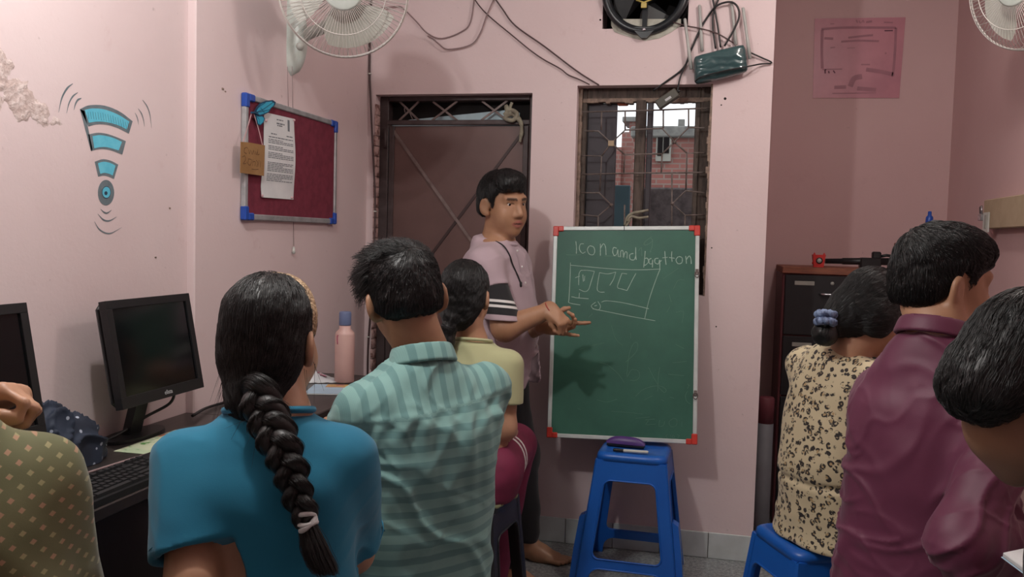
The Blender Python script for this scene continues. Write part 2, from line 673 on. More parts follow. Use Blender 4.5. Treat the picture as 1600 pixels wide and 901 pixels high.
for k in range(17):
    t = k / 16
    a = np.array(((205 + t * 225), 196 + 62 * t * t + 2 * math.sin(k * 3)))
    mb3.ribbon([wl(*q) for q in c8([tuple(a), tuple(a + (6 + 2 * t, 42))])], 0.0011, MUR, 0.0007)
for rr in ((24, 33, 2.2),):
    ring = [(310 + rr[0] * math.cos(t), 650 + rr[1] * math.sin(t)) for t in np.linspace(0, 2 * math.pi, 25)]
    mb3.ribbon([wl(*p) for p in c8(ring)], 0.0016, MUR, 0.0007)
e3 = [(307 + 9 * math.cos(t), 655 + 11 * math.sin(t)) for t in np.linspace(0, 2 * math.pi, 13)]
mb3._add([wl(*p) + np.array((0.0008, 0, 0)) for p in c8(e3[:-1])], [tuple(range(12))])
mb3.build('painted_signal_strokes', 'mural_dark', m_, recalc=False)

# blistered plaster: displaced patch just above the symbol's left
def peel_mat():
    m, nt, bs = newmat('peeling_paint')
    v = coords(nt)
    h = noise(nt, v, 55, 5, 0.7)
    c = mixc(nt, ramp(nt, h, 0.42, 0.62), lin((196, 174, 168)), lin((224, 208, 204)))
    nt.links.new(c, bs.inputs['Base Color'])
    bs.inputs['Roughness'].default_value = 0.8
    bump(nt, bs, h, 0.6, 0.01)
    MATS['peel'] = m


peel_mat()
from mathutils import noise as mnoise
pb = MB()
pb.smooth = True
NY, NZ = 90, 74
ya, yb_ = onX(-140, 100, XLN)[1], onX(104, 200, XLN)[1]
za_, zb2 = 1.58, 1.90
cen = [((wl(-70, 150)[1], wl(0, 150)[2]), 0.062), ((wl(-50, 128)[1], wl(0, 124)[2]), 0.055), ((wl(-10, 112)[1], wl(0, 112)[2]), 0.06), ((wl(30, 150)[1], wl(30, 150)[2]), 0.055), ((wl(64, 176)[1], wl(64, 176)[2]), 0.036), ((wl(86, 190)[1], wl(86, 190)[2]), 0.018), ((wl(-20, 165)[1], wl(-20, 165)[2]), 0.06)]
gv = []
for i in range(NY):
    for k in range(NZ):
        y, z = ya + (yb_ - ya) * i / (NY - 1), za_ + (zb2 - za_) * k / (NZ - 1)
        m0 = min(math.hypot(y - c[0], z - c[1]) - r for c, r in cen)
        m0 += 0.022 * mnoise.noise((y * 22, z * 22, 1.3)) + 0.012 * mnoise.noise((y * 60, z * 60, 4.0))
        e = max(0.0, min(1.0, -m0 / 0.014))
        bumpy = 0.5 + 0.5 * mnoise.noise((y * 75, z * 75, 2.0)) + 0.4 * mnoise.noise((y * 160, z * 160, 7.0))
        gv.append((XLN - 0.0012 + e * (0.0014 + 0.0036 * bumpy), y, z))
fs = []
for i in range(NY - 1):
    for k in range(NZ - 1):
        q = (i * NZ + k, (i + 1) * NZ + k, (i + 1) * NZ + k + 1, i * NZ + k + 1)
        if max(gv[a][0] for a in q) > XLN - 0.0002:
            fs.append(q)
pb._add(gv, fs, True)
pb.build('peeling_plaster', 'peel', wall_left, recalc=False)
# small chips and nail holes in the plaster
chips = MB()
for px, py, r in ((348, 139, 0.006), (352, 143, 0.004), (243, 402, 0.004), (265, 325, 0.004)):
    X = XL if px > 312 else XLN
    c = onX(px, py, X)
    chips.box(c + np.array((-0.003, -r, -r * 0.6)), c + np.array((0.002, r, r * 0.6)), 0.001)
chips.build('plaster_chip', 'broken_plaster', wall_left)
ch2 = MB()
for px, py, r in ((1133, 154, 0.0055), (1127, 164, 0.003), (938, 31, 0.004), (1119, 510, 0.003), (1112, 387, 0.003)):
    c = onY(px, py, YB)
    ch2.lathe([(0, 0.0012), (r, 0.0008), (r * 1.1, -0.002)], 10, axis_mat(c, (0, -1, 0)))
ch2.build('nail_hole', 'hole_dark', wall_back)

# ---------------------------------------------------------------- the steel door
door = struct(bpy.data.objects.new('door_1', None))
COL.objects.link(door)
YD = YB + 0.055
fb = MB()
fb.box((DX0, YD, 0), (DX0 + 0.042, YD + 0.06, DZ), 0.003)
fb.box((DX1 - 0.022, YD, 0), (DX1, YD + 0.06, DZ), 0.003)
fb.box((DX0 + 0.042, YD, DZ - 0.022), (DX1 - 0.022, YD + 0.06, DZ), 0.003)
fb.box((DX0 + 0.036, YD - 0.004, 1.862), (DX1 - 0.02, YD + 0.05, 1.884), 0.003)
fb.build('door_frame', 'door_frame', door)
MB().box((DX0 + 0.045, YD + 0.012, 0.012), (DX1 - 0.024, YD + 0.034, 1.858), 0.002).build('door_leaf', 'door_brown', door)
eb = MB()
eb.box((DX0 + 0.045, YD + 0.002, 0.012), (DX0 + 0.07, YD + 0.014, 1.858), 0.002)
eb.box((DX1 - 0.05, YD + 0.002, 0.012), (DX1 - 0.026, YD + 0.014, 1.858), 0.002)
eb.build('door_edge_angle', 'door_frame', door)


def flat_bar(p, q, wd, th, y):
    p, q = np.array(p), np.array(q)
    t = (q - p) / np.linalg.norm(q - p)
    s = np.array((-t[1], t[0])) * wd / 2
    pts = [p + s, p - s, q - s, q + s]
    return [(a[0], y, a[1]) for a in pts], (0, th, 0)


d1, d2 = onY(605, 192, YD), onY(735, 375, YD)
sl = (d2[2] - d1[2]) / (d2[0] - d1[0])
xe = DX1 - 0.05
MB().poly(*flat_bar((d1[0], d1[2]), (xe, d1[2] + sl * (xe - d1[0])), 0.013, 0.006, YD + 0.006)).build('brace_bar', 'door_bar_light', door)
d1, d2 = onY(824, 195, YD), onY(680, 388, YD)
sl = (d2[2] - d1[2]) / (d2[0] - d1[0])
xe = DX0 + 0.068
MB().poly(*flat_bar((d1[0], d1[2]), (xe, d1[2] + sl * (xe - d1[0])), 0.013, 0.005, YD + 0.0075)).build('brace_bar', 'door_bar_dark', door)
# transom: crossed bars, a pale sheet showing behind them
zt0, zt1 = 1.884, DZ - 0.022
for xa, xb in ((-1.455, -1.36), (-1.36, -1.455), (-1.295, -1.175), (-1.175, -1.295), (-1.06, -0.94), (-0.94, -1.06)):
    MB().poly(*flat_bar((xa, zt0), (xb, zt1), 0.009, 0.005, YD + 0.012 + 0.006 * (xa > xb))).build('transom_bar', 'door_bar_light', door)
MB().box((DX0 - 0.01, YD + 0.062, 1.86), (DX1 + 0.01, YD + 0.068, DZ + 0.02)).build('transom_board', 'hole_dark', door)
pa = [onY(*q, YD + 0.05) for q in ((628, 190), (640, 187), (790, 172), (812, 176), (812, 188), (640, 192))]
MB().poly(pa, (0, 0.004, 0)).build('transom_sheet', 'pale_blue_sheet', door)
hk = spline([onY(*q, YD - 0.003) for q in ((645, 187), (640, 176), (636, 168), (632, 169), (633, 176))], 4)
MB().tube(hk, 0.002, 6).build('hook', 'door_bar_light', door)
hg = MB()
for z in (1.80, 1.30, 0.6):
    hg.lathe([(0, -0.045), (0.009, -0.045), (0.009, 0.045), (0, 0.045)], 10, axis_mat((DX0 + 0.03, YD - 0.004, z), (0, 0, 1)))
hg.build('hinge', 'door_frame', door)
M('chipped_pink', (196, 164, 158), 0.9, col2=(120, 84, 78), vs=26, lo=.5, hi=.62, bs=.4)
# chipped plaster strip beside the frame
cp = MB()
cp.smooth = True
for k in range(26):
    z = 0.75 + k * 0.047
    wd = 0.002 + 0.008 * abs(mnoise.noise((z * 9, 0.3, 0)))
    cp.box((DX0 - wd, YB - 0.0022, z - 0.026), (DX0 + 0.004, YB + 0.05, z + 0.026), 0.001)
cp.build('chipped_plaster', 'chipped_pink', door)
# rag knotted round the transom
rg = thing('rag', 'pale cloth rag knotted around the top corner of the door grille', 'rag', onY(800, 178, YD - 0.012))
rb = MB()
rb.tube(spline([onY(*q, YD - 0.014) for q in ((790, 164), (796, 176), (806, 182), (814, 192), (815, 206), (812, 222))], 4), [0.008, 0.011, 0.014, 0.012, 0.010, 0.012, 0.009, 0.008, 0.012, 0.014, 0.012, 0.01, 0.011, 0.009, 0.008, 0.008, 0.01, 0.01, 0.008, 0.006, 0.006][:21], 8)
rb.tube(spline([onY(*q, YD - 0.02) for q in ((788, 180), (797, 172), (808, 178), (801, 188), (789, 184), (800, 176))], 5), 0.010, 8)
rb.tube(spline([onY(*q, YD - 0.016) for q in ((800, 160), (797, 170), (802, 180))], 4), 0.007, 8)
rb.build('knot', 'rag_cloth', rg, origin=rg.location)

# ---------------------------------------------------------------- the window
win = struct(bpy.data.objects.new('window_1', None))
COL.objects.link(win)
YW = YB + 0.07
wf = MB()
wf.box((WX0, YW, WZ0), (WX0 + 0.034, YW + 0.06, WZ1), 0.004)
wf.box((WX1 - 0.045, YW, WZ0), (WX1, YW + 0.06, WZ1), 0.004)
wf.box((WX0 + 0.034, YW, WZ1 - 0.052), (WX1 - 0.045, YW + 0.06, WZ1), 0.004)
wf.box((WX0 + 0.034, YW, WZ0), (WX1 - 0.045, YW + 0.06, WZ0 + 0.04), 0.004)
wf.build('window_frame', 'window_wood', win)
MB().box((-0.362, YW - 0.006, WZ0 + 0.04), (-0.318, YW + 0.055, WZ1 - 0.052), 0.004).build('mullion', 'window_wood', win)
MB().box((-0.312, YW + 0.002, WZ0 + 0.04), (-0.288, YW + 0.05, WZ1 - 0.052), 0.004).build('casement_stile', 'shutter_dark', win)
MB().box((-0.108, YW + 0.004, WZ0 + 0.04), (WX1 - 0.045, YW + 0.05, WZ1 - 0.052), 0.004).build('casement_stile', 'window_wood', win)
MB().box((WX0 + 0.036, YW + 0.03, WZ0 + 0.04), (-0.447, YW + 0.05, WZ1 - 0.062), 0.003).build('shutter_panel', 'shutter_dark', win)
MB().box((-0.447, YW + 0.02, WZ1 - 0.072), (-0.40, YW + 0.05, WZ1 - 0.053), 0.004).build('brick_stub', M('red_brick_bit', (170, 96, 74), 0.9), win)
# ragged plaster along the head and the right jamb
rgp = MB()
for k in range(34):
    x = WX0 + (WX1 - WX0) * (k + 0.5) / 34
    h = 0.010 + 0.016 * abs(mnoise.noise((x * 30, 1.7, 0)))
    rgp.box((x - 0.010, YW - 0.004, WZ1 - 0.05 - h), (x + 0.010, YW + 0.045, WZ1 - 0.045), 0.002)
for k in range(36):
    z = WZ0 + (WZ1 - WZ0) * (k + 0.5) / 36
    h = 0.004 + 0.02 * abs(mnoise.noise((z * 22, 5.1, 0)))
    rgp.box((WX1 - h, YB - 0.0015, z - 0.014), (WX1 + 0.004, YB + 0.07, z + 0.014), 0.002)
    h = 0.002 + 0.010 * abs(mnoise.noise((z * 19, 9.1, 0)))
    rgp.box((WX0 - 0.002, YB + 0.05, z - 0.014), (WX0 + 0.012 + h, YB + 0.074, z + 0.014), 0.002)
rgp.build('broken_plaster', 'broken_plaster', win)


def wc(a, c, off=0.03):
    return onY(900 + a / 3.754, 120 + c / 3.754, YB + off)


bars = [((34, 206), (400, 198), (790, 183)), ((30, 572), (330, 565), (780, 560)), ((150, 205), (148, 312)), ((288, 200), (288, 312)),
        ((50, 318), (130, 318), (207, 388), (288, 312), (505, 302), (578, 382), (660, 297), (755, 300)), ((207, 388), (150, 465)), ((207, 388), (285, 455)), ((578, 382), (505, 452)), ((578, 382), (650, 447)),
        ((35, 462), (150, 465), (140, 672)), ((505, 452), (285, 455), (280, 563)), ((760, 445), (650, 447), (645, 660)), ((505, 452), (500, 563)), ((512, 190), (512, 302)), ((660, 185), (660, 297)),
        ((30, 680), (135, 680), (207, 750), (130, 818), (30, 808)), ((130, 818), (128, 1010)), ((563, 560), (560, 1010)), ((755, 680), (645, 668), (565, 742), (640, 812), (760, 808)),
        ((28, 960), (775, 950)), ((640, 812), (636, 1010)), ((285, 750), (282, 1010))]
for bp in bars:
    MB().tube([wc(*q) for q in bp], 0.0036, 7).build('grille_bar', 'grille_iron', win)
c = wc(207, 390, 0.024)
MB().box(c + np.array((-0.014, -0.002, -0.012)), c + np.array((0.012, 0.003, 0.012)), 0.001).build('grille_plate', 'tan_card', win)
for a, cc in ((578, 382), (207, 750), (565, 742)):
    c = wc(a, cc, 0.027)
    MB().lathe([(0, -0.006), (0.008, -0.004), (0.008, 0.004), (0, 0.006)], 10, axis_mat(c, (0, 1, 0))).build('weld_boss', 'grille_iron', win)
# rag tied on the mullion
rg = thing('rag', 'grey strip of cloth tied low around the window mullion above the board', 'rag', wc(330, 820, 0.02))
rb = MB()
for pts in (((285, 870), (300, 825), (330, 800), (380, 790), (425, 782)), ((300, 850), (325, 820), (370, 828), (425, 820)), ((290, 880), (318, 838), (300, 830), (285, 862))):
    rb.tube(spline([wc(*q, 0.018 + 0.004 * i) for i, q in enumerate(pts)], 4), 0.0058, 7)
rb.build('strip', 'rag_cloth', rg, origin=rg.location)

# ---------------------------------------------------------------- outside the window
def brick_mat():
    m, nt, bs = newmat('outside_brick')
    v = coords(nt)
    sep = nd(nt, 'ShaderNodeSeparateXYZ')
    nt.links.new(v, sep.inputs[0])
    cb = nd(nt, 'ShaderNodeCombineXYZ')
    nt.links.new(sep.outputs[0], cb.inputs[0])
    nt.links.new(sep.outputs[2], cb.inputs[1])
    br = nd(nt, 'ShaderNodeTexBrick')
    nt.links.new(cb.outputs[0], br.inputs['Vector'])
    br.inputs['Color1'].default_value = (*lin((160, 104, 96)), 1)
    br.inputs['Color2'].default_value = (*lin((138, 86, 80)), 1)
    br.inputs['Mortar'].default_value = (*lin((150, 132, 124)), 1)
    br.inputs['Scale'].default_value = 1.0
    br.inputs['Brick Width'].default_value = 0.118
    br.inputs['Row Height'].default_value = 0.040
    br.inputs['Mortar Size'].default_value = 0.006
    c = mixc(nt, ramp(nt, noise(nt, v, 3, 4), 0.4, 0.75), br.outputs[0], lin((128, 92, 86)))
    nt.links.new(c, bs.inputs['Base Color'])
    bs.inputs['Roughness'].default_value = 0.9
    bump(nt, bs, br.outputs['Fac'], -0.4, 0.01)
    MATS['brick'] = m


brick_mat()
struct(MB().box((-6, YO + 0.05, -0.1), (3, 13, -0.02)).build('ground', 'concrete'))
bd = tag(MB().box((-0.66, 7.0, 0), (1.2, 7.6, 2.16)).build('brick_building', 'brick'), 'red brick house with a small grey window, seen through the right window pane', 'building')
MB().box((-0.68, 6.95, 2.16), (1.25, 7.65, 2.245), 0.01).build('parapet', 'concrete', bd)
q0, q1 = onY(1026, 210, 6.99), onY(1048, 252, 6.99)
wfb = MB().box((q0[0], 6.97, q1[2]), (q1[0], 7.0, q0[2])).build('window', 'label_grey', bd)
MB().box((q0[0] + 0.012, 6.965, q1[2] + 0.04), (q0[0] + 0.05, 6.972, q0[2] - 0.02)).build('pane', 'black_gloss', wfb)
MB().box((q0[0] + 0.058, 6.965, q1[2] + 0.06), (q1[0] - 0.015, 6.972, q0[2] - 0.015)).build('pane', 'black_gloss', wfb)
MB().box((-0.32, 6.99, 2.245), (-0.27, 7.05, 2.30)).build('roof_block', 'concrete', bd)
b2 = tag(MB().box((-1.9, 8.0, 0), (-0.86, 8.6, 2.19)).build('brick_tower', 'brick'), 'stepped red brick wall end beside the window mullion, outside', 'building')
MB().box((-0.865, 8.05, 0), (-0.80, 8.5, 2.33)).build('brick_pier', 'brick', b2)
MB().box((-0.80, 8.05, 0), (-0.70, 8.5, 2.42)).build('brick_pier', 'brick', b2)
MB().box((-0.86, 8.0, 2.42), (-0.72, 8.5, 2.46)).build('coping', 'concrete', b2)
tag(MB().box((-0.50, 5.5, 0), (1.2, 5.62, 1.685), 0.01).build('rendered_wall', 'grey_render'), 'rough grey rendered yard wall in front of the brick house', 'wall')
tag(MB().box((-1.6, 5.4, 0), (-0.52, 5.44, 1.69), 0.004).build('sheet_fence', 'teal_sheet'), 'dark teal sheet screen outside, left of the window mullion', 'fence')

# ---------------------------------------------------------------- exhaust fan
ZF = 2.414
ex = thing('exhaust_fan', 'black exhaust fan set in a square hole high on the wall above the window', 'fan', (-0.330, YB, EZ0))
hb = MB()
hb.box((EX0, YO - 0.004, EZ0), (EX1, YO + 0.012, EZ0 + 0.36))
hb.build('back_board', 'hole_dark', ex, origin=ex.location)  # dark sheet stands in for the shade inside the fan hole
fr = MB()
fc = np.array((-0.330, YB, ZF))
fr.tube([fc + np.array((0.168 * math.cos(t), -0.012, 0.168 * math.sin(t))) for t in np.linspace(0, 2 * math.pi, 49)[:-1]], 0.019, 10, closed=True)
fr.lathe([(0.168, -0.02), (0.176, -0.04), (0.176, -0.1), (0.162, -0.1), (0.16, 0.0), (0.168, -0.02)], 48, axis_mat(fc, (0, -1, 0)))
fr.build('ring_frame', 'fan_black', ex, origin=ex.location)
sp = MB()
for k in range(3):
    a = -math.pi / 2 + k * 2 * math.pi / 3
    d = np.array((math.cos(a), 0, math.sin(a)))
    s = np.cross(d, (0, 1, 0))
    bot = [fc + s * 0.012 + np.array((0, 0.01, 0)), fc - s * 0.012 + np.array((0, 0.01, 0)), fc + d * 0.175 - s * 0.010 + np.array((0, -0.01, 0)), fc + d * 0.175 + s * 0.010 + np.array((0, -0.01, 0))]
    sp.hexa(bot, [q + np.array((0, -0.012, 0)) for q in bot])
    lug = [fc + d * 0.20 + s * 0.012, fc + d * 0.20 - s * 0.012, fc + d * 0.155 - s * 0.055, fc + d * 0.155 + s * 0.055]
    sp.hexa([q + np.array((0, -0.002, 0)) for q in lug], [q + np.array((0, -0.03, 0)) for q in lug])
sp.build('bracket', 'fan_black', ex, origin=ex.location)
hu = MB().lathe([(0, 0.035), (0.035, 0.03), (0.045, 0.01), (0.045, -0.07), (0, -0.07)], 24, axis_mat(fc + np.array((0, -0.005, 0)), (0, -1, 0)))
hu.build('motor', 'fan_black', ex, origin=ex.location)
nt_ = MB()
a0 = onY(1006, 8, YB - 0.03)
nt_.box(a0 + np.array((-0.012, -0.004, -0.012)), a0 + np.array((0.012, 0.004, 0.010)), 0.002)
nt_.tube([onY(994, 0, YB - 0.02), onY(1006, 4, YB - 0.03), onY(1020, -2, YB - 0.02)], 0.004, 6)
nt_.build('brass_clip', 'brass_yellow', ex, origin=ex.location)
bl = MB()
for px in (1006,):
    c0 = onY(1006, 46, YB - 0.032)
    bl.lathe([(0, 0.006), (0.007, 0.005), (0.008, 0)], 10, axis_mat(c0, (0, -1, 0)))
bl.build('bolt', 'chrome', ex, origin=ex.location)
for k in range(4):
    a = math.radians(20 + 90 * k)
    pts = []
    for rr, off in ((0.04, -0.5), (0.09, -0.62), (0.145, -0.55), (0.15, 0.0), (0.14, 0.5), (0.08, 0.5), (0.04, 0.45)):
        pts.append(fc + np.array((rr * math.cos(a + off), 0.05 + 0.03 * off, rr * math.sin(a + off))))
    MB().poly(pts, (0, 0.003, 0)).build('blade', 'black_plastic', ex, origin=ex.location)
pt = MB()
pp = [onY(*q, YB + 0.001) for q in ((955, 40), (960, 50), (974, 55), (990, 60), (1008, 64), (1030, 60), (1048, 51), (1064, 40), (1064, 30), (955, 30))]
pt.poly(pp, (0, -0.004, 0))
pt.build('cement_patch', 'cement_patch', ex, origin=ex.location)

# ---------------------------------------------------------------- cables on the walls
def cable(name, label, pts, r, mat, off=0.008, n=5, cat='cable'):
    w3 = spline([onY(px, py, YB - (off if len(q) == 0 else q[0])) for px, py, *q in pts], n)
    b_ = MB().tube(w3, r, 7)
    o = b_.build(name, mat, None, origin=w3[-1])
    o.location = w3[-1]
    return tag(o, label, cat)


v1 = cable('power_cable', 'dark brown power cable running down the room corner left of the door', [(581, -30), (579, 30), (578, 60), (577.5, 115), (579, 150), (581.5, 210), (584, 260), (586, 310), (585, 380), (582, 450), (578, 500), (575, 545), (574, 600), (573, 650)], 0.0046, 'cable_dark')
for q in ((577.5, 115), (575.5, 526), (578.5, 45), (586, 330)):
    c = onY(*q, YB - 0.008)
    MB().box(c + np.array((-0.006, -0.006, -0.003)), c + np.array((0.006, 0.0075, 0.003)), 0.001).build('cable_clip', 'white_plastic', v1, origin=v1.location)
cable('fan_wire', 'thin grey wire drooping from the fan, upper of two loops', [(560, 14, .05), (600, 12, .03), (622, 10), (632, 15), (650, 33), (668, 52), (690, 60), (720, 50), (735, 34), (742, -12)], 0.003, 'cable_grey')
cable('fan_wire', 'thin grey wire with the lower, deeper droop beside the fan', [(668, 56, .02), (676, 60), (685, 68), (700, 77), (735, 70), (750, 52), (760, 25), (775, -10)], 0.003, 'cable_grey', 0.016)
cable('window_wire', 'straight dark wire slanting down to the window head', [(768, -10), (785, 14), (805, 40), (850, 72), (900, 110), (936, 133)], 0.0033, 'cable_dark')
cable('window_wire', 'wavy dark wire just left of the straight one above the window', [(736, -10), (748, 8), (765, 26), (800, 55), (828, 78), (848, 92), (868, 103), (878, 109), (888, 117), (905, 124), (921, 132)], 0.0028, 'cable_dark')
cable('router_cable', 'black cable looping widely above the green wrapped router', [(1132, 72, .03), (1146, 48, .03), (1155, 26, .03), (1152, 10, .03), (1140, 3, .03), (1120, 9, .03), (1106, 26), (1094, 46), (1080, 78), (1068, 106), (1040, 128), (1020, 142)], 0.0042, 'cable_black')
cable('router_cable', 'black cable rising straight behind the router, left one', [(1126, -10), (1115, 20), (1114, 45), (1118, 76, .02)], 0.0042, 'cable_black', 0.014)
cable('router_cable', 'black cable rising behind the router, crossing to the right one', [(1112, -10), (1118, 22), (1122, 45), (1126, 74, .02)], 0.0042, 'cable_black', 0.018)
cable('adapter_cable', 'thin dark cable hanging down to the grey power adapter', [(1076, 92), (1068, 108), (1062, 124), (1058, 144, .035)], 0.0036, 'cable_black', 0.016)
cable('exhaust_cable', 'thin brown cable from the exhaust fan to the router', [(1052, 35), (1075, 41), (1092, 44), (1120, 52), (1146, 67)], 0.003, 'cable_dark', 0.022)
TIE = ([(1172, 82, .02), (1190, 90), (1206, 98), (1188, 100, .02), (1168, 104, .075), (1130, 111, .08), (1096, 120, .078), (1086, 127, .05)], 0.0032, 'cable_black', 0.012)

# ---------------------------------------------------------------- wrapped router
rt = thing('wrapped_router', 'router wrapped in dark green plastic hanging right of the exhaust fan', 'router', onY(1127, 100, YB - 0.04))
bq = [onY(*q, YB - 0.04) for q in ((1083, 88), (1164, 68), (1170, 113), (1085, 134))]
rb = MB()
rb.smooth = True
NU, NV = 34, 22
front, back = [], []
for i in range(NU):
    for k in range(NV):
        u, v = i / (NU - 1), k / (NV - 1)
        uu, vv = 2 * u - 1, 2 * v - 1
        sq = 1.0 / max(1.0, (abs(uu) ** 7 + abs(vv) ** 7) ** (1 / 7.0))
        ue, ve = 0.5 + 0.5 * uu * sq, 0.5 + 0.5 * vv * sq
        p = (bq[3] * (1 - ue) + bq[2] * ue) * (1 - ve) + (bq[0] * (1 - ue) + bq[1] * ue) * ve
        h = max(0.0, (1 - abs(uu) ** 6) * (1 - abs(vv) ** 5)) ** 0.45
        wr = 0.0022 * math.sin(26 * (0.35 * u + v) + 4 * mnoise.noise((u * 5, v * 5, 0))) * h * (1.4 - v) + 0.0014 * mnoise.noise((u * 7, v * 9, 3.0)) * h
        front.append(p + np.array((0, -0.030 * h + wr, 0)))
        back.append(p + np.array((0, 0.022 * h, 0)))
fs = [(i * NV + k, (i + 1) * NV + k, (i + 1) * NV + k + 1, i * NV + k + 1) for i in range(NU - 1) for k in range(NV - 1)]
rb._add(front, fs, True)
rb._add(back, [f[::-1] for f in fs], True)
rb.build('plastic_wrap', 'bag_green', rt, origin=rt.location)
for (a, c), off in ((((1070, 29), (1080, 108)), 0.035), (((1093, 8), (1097, 80)), 0.012), (((1143, 2), (1150, 70)), 0.012), (((1161, 12), (1172, 92)), 0.03)):
    p, q = onY(*a, YB - off), onY(*c, YB - off)
    MB().tube([p + (q - p) * t for t in (0, 0.02, 0.6, 0.62, 1)], [0.005, 0.0065, 0.0065, 0.0075, 0.0075], 10).build('antenna', 'antenna_grey', rt, origin=rt.location)
MB().tube(spline([onY(q[0], q[1], YB - (q[2] if len(q) > 2 else TIE[3])) for q in TIE[0]], 5), TIE[1], 7).build('tie_cord', TIE[2], rt, origin=rt.location)
ad = thing('power_adapter', 'small grey power adapter dangling at the window head', 'adapter', onY(1043, 157, YB - 0.03))
t0, t1 = onY(1029, 164, YB - 0.03), onY(1057, 145, YB - 0.03)
ax = (t1 - t0) / np.linalg.norm(t1 - t0)
mt = frame_mat((t0 + t1) / 2, ax, (0, 1, 0), np.cross(ax, (0, 1, 0)))
MB().box((-0.05, -0.022, -0.02), (0.048, 0.022, 0.02), 0.004, mt).build('adapter_body', 'adapter_grey', ad, origin=ad.location)
MB().box((-0.012, -0.0226, -0.009), (0.016, -0.021, 0.001), 0.0003, mt).build('rating_label', 'silver_print', ad, origin=ad.location)
MB().tube([mt @ Vector((0.048, 0, 0.0)), mt @ Vector((0.062, 0, 0.0))], 0.005, 8).build('cable_grommet', 'cable_black', ad, origin=ad.location)

# ---------------------------------------------------------------- wall fans
def wall_fan(label, centre, axis, wall_pt, wall_n, R, blade_a, with_base):
    root = thing('wall_fan', label, 'fan', centre)
    og = np.array(centre)
    A = axis_mat(centre, axis)
    L = lambda *q: np.array(A @ Vector(q))
    wires = MB()
    for k in range(84):
        a = 2 * math.pi * k / 84
        ca, sa = math.cos(a), math.sin(a)
        pr = [(R * 0.30, 0.055), (R * 0.62, 0.050), (R * 0.86, 0.036), (R * 0.97, 0.014), (R, 0.0)]
        wires.tube([L(r_ * ca, r_ * sa, z_) for r_, z_ in pr], 0.0010, 4, caps=False)
        if k % 2 == 0:
            pr = [(R, 0.0), (R * 0.96, -0.03), (R * 0.8, -0.058), (R * 0.30, -0.07)]
            wires.tube([L(r_ * ca, r_ * sa, z_) for r_, z_ in pr], 0.0010, 4, caps=False)
    g = wires.build('guard_wires', 'wire_white', root, origin=og, recalc=False)
    rim = MB()
    for rr, zz, rad in ((R, 0.0, 0.0042), (R * 0.66, 0.050, 0.0016), (R * 0.985, 0.012, 0.0016)):
        rim.tube([L(rr * math.cos(t), rr * math.sin(t), zz) for t in np.linspace(0, 2 * math.pi, 65)[:-1]], rad, 6, closed=True)
    rim.build('guard_rim', 'wire_white', root, origin=og)
    MB().lathe([(0, 0.062), (R * 0.27, 0.060), (R * 0.30, 0.056), (R * 0.30, 0.050), (0, 0.050)], 36, A).build('hub_badge', 'fan_plastic', root, origin=og)
    MB().lathe([(0, 0.03), (0.03, 0.028), (0.036, 0.0), (0.036, -0.04), (0, -0.04)], 24, A).build('blade_hub', 'fan_blade', root, origin=og)
    for k in range(3):
        a = math.radians(blade_a + 120 * k)
        b_ = MB()
        b_.smooth = True
        rows = []
        NR, NA = 9, 9
        for i in range(NR):
            r_ = 0.03 + (R * 0.86 - 0.03) * i / (NR - 1)
            half = math.radians(14 + 36 * math.sin(math.pi * min(1, (i / (NR - 1)) ** 0.7 * 0.72)))
            for j in range(NA):
                s_ = -1 + 2 * j / (NA - 1)
                an = a + half * s_ + 0.25 * i / (NR - 1)
                z_ = -0.012 + 0.026 * s_ - 0.006 * s_ * s_
                rows.append(L(r_ * math.cos(an), r_ * math.sin(an), z_ * (0.5 + 0.5 * i / (NR - 1))))
        f_ = [(i * NA + j, (i + 1) * NA + j, (i + 1) * NA + j + 1, i * NA + j + 1) for i in range(NR - 1) for j in range(NA - 1)]
        b_._add(rows, f_, True)
        b_.build('blade', 'fan_blade', root, origin=og, recalc=False)
    MB().lathe([(0, -0.05), (0.05, -0.055), (0.062, -0.075), (0.06, -0.13), (0.045, -0.16), (0, -0.165)], 28, A).build('motor_housing', 'fan_plastic', root, origin=og)
    return root, L, og


fcen = P(537, -14, 2.93)
fan, L, og = wall_fan('white wall fan with a round pale hub above the pin board', fcen, (0.34, -0.90, -0.20), None, None, 0.213, 40, True)
wp = onX(455, 66, XL)
arm = MB()
arm.tube(spline([L(0, 0, -0.13), wp + np.array((0.16, -0.02, 0.06)), wp + np.array((0.07, 0.0, 0.03)), wp + np.array((0.02, 0, 0.0))], 6), 0.022, 12)
arm.build('arm', 'fan_plastic', fan, origin=og)
bs_ = MB()
bs_.smooth = True
NZ_, NA_ = 20, 20
vv = []
for i in range(NZ_):
    t = i / (NZ_ - 1)
    z = wp[2] + 0.20 - 0.325 * t
    wd = 0.036 * (1 - (2 * t - 1) ** 6) ** 0.5 + 0.001
    dp = 0.062 * math.sin(math.pi * min(1.0, 0.1 + 0.62 * t)) * (1 - t ** 6) ** 0.5 + 0.004
    for j in range(NA_):
        a = math.pi * j / (NA_ - 1)
        vv.append((XL + dp * math.sin(a) ** 0.8, wp[1] + wd * math.cos(a), z))
bs_._add(vv, [(i * NA_ + j, (i + 1) * NA_ + j, (i + 1) * NA_ + j + 1, i * NA_ + j + 1) for i in range(NZ_ - 1) for j in range(NA_ - 1)], True)
bs_.build('wall_base', 'fan_plastic', fan, origin=og)
kb_ = np.array(onX(469, 72, XL + 0.05))
MB().lathe([(0, 0.014), (0.013, 0.012), (0.015, 0), (0.015, -0.02), (0, -0.02)], 18, axis_mat(kb_, (0.6, -0.75, 0))).build('tilt_knob', 'white_plastic', fan, origin=og)
pc = MB()
c1 = onX(459, 384, XL + 0.012)
pc.tube([onX(449, 104, XL + 0.03), onX(450, 145, XL + 0.006), onX(450.5, 172, XL + 0.002)], 0.0010, 5)
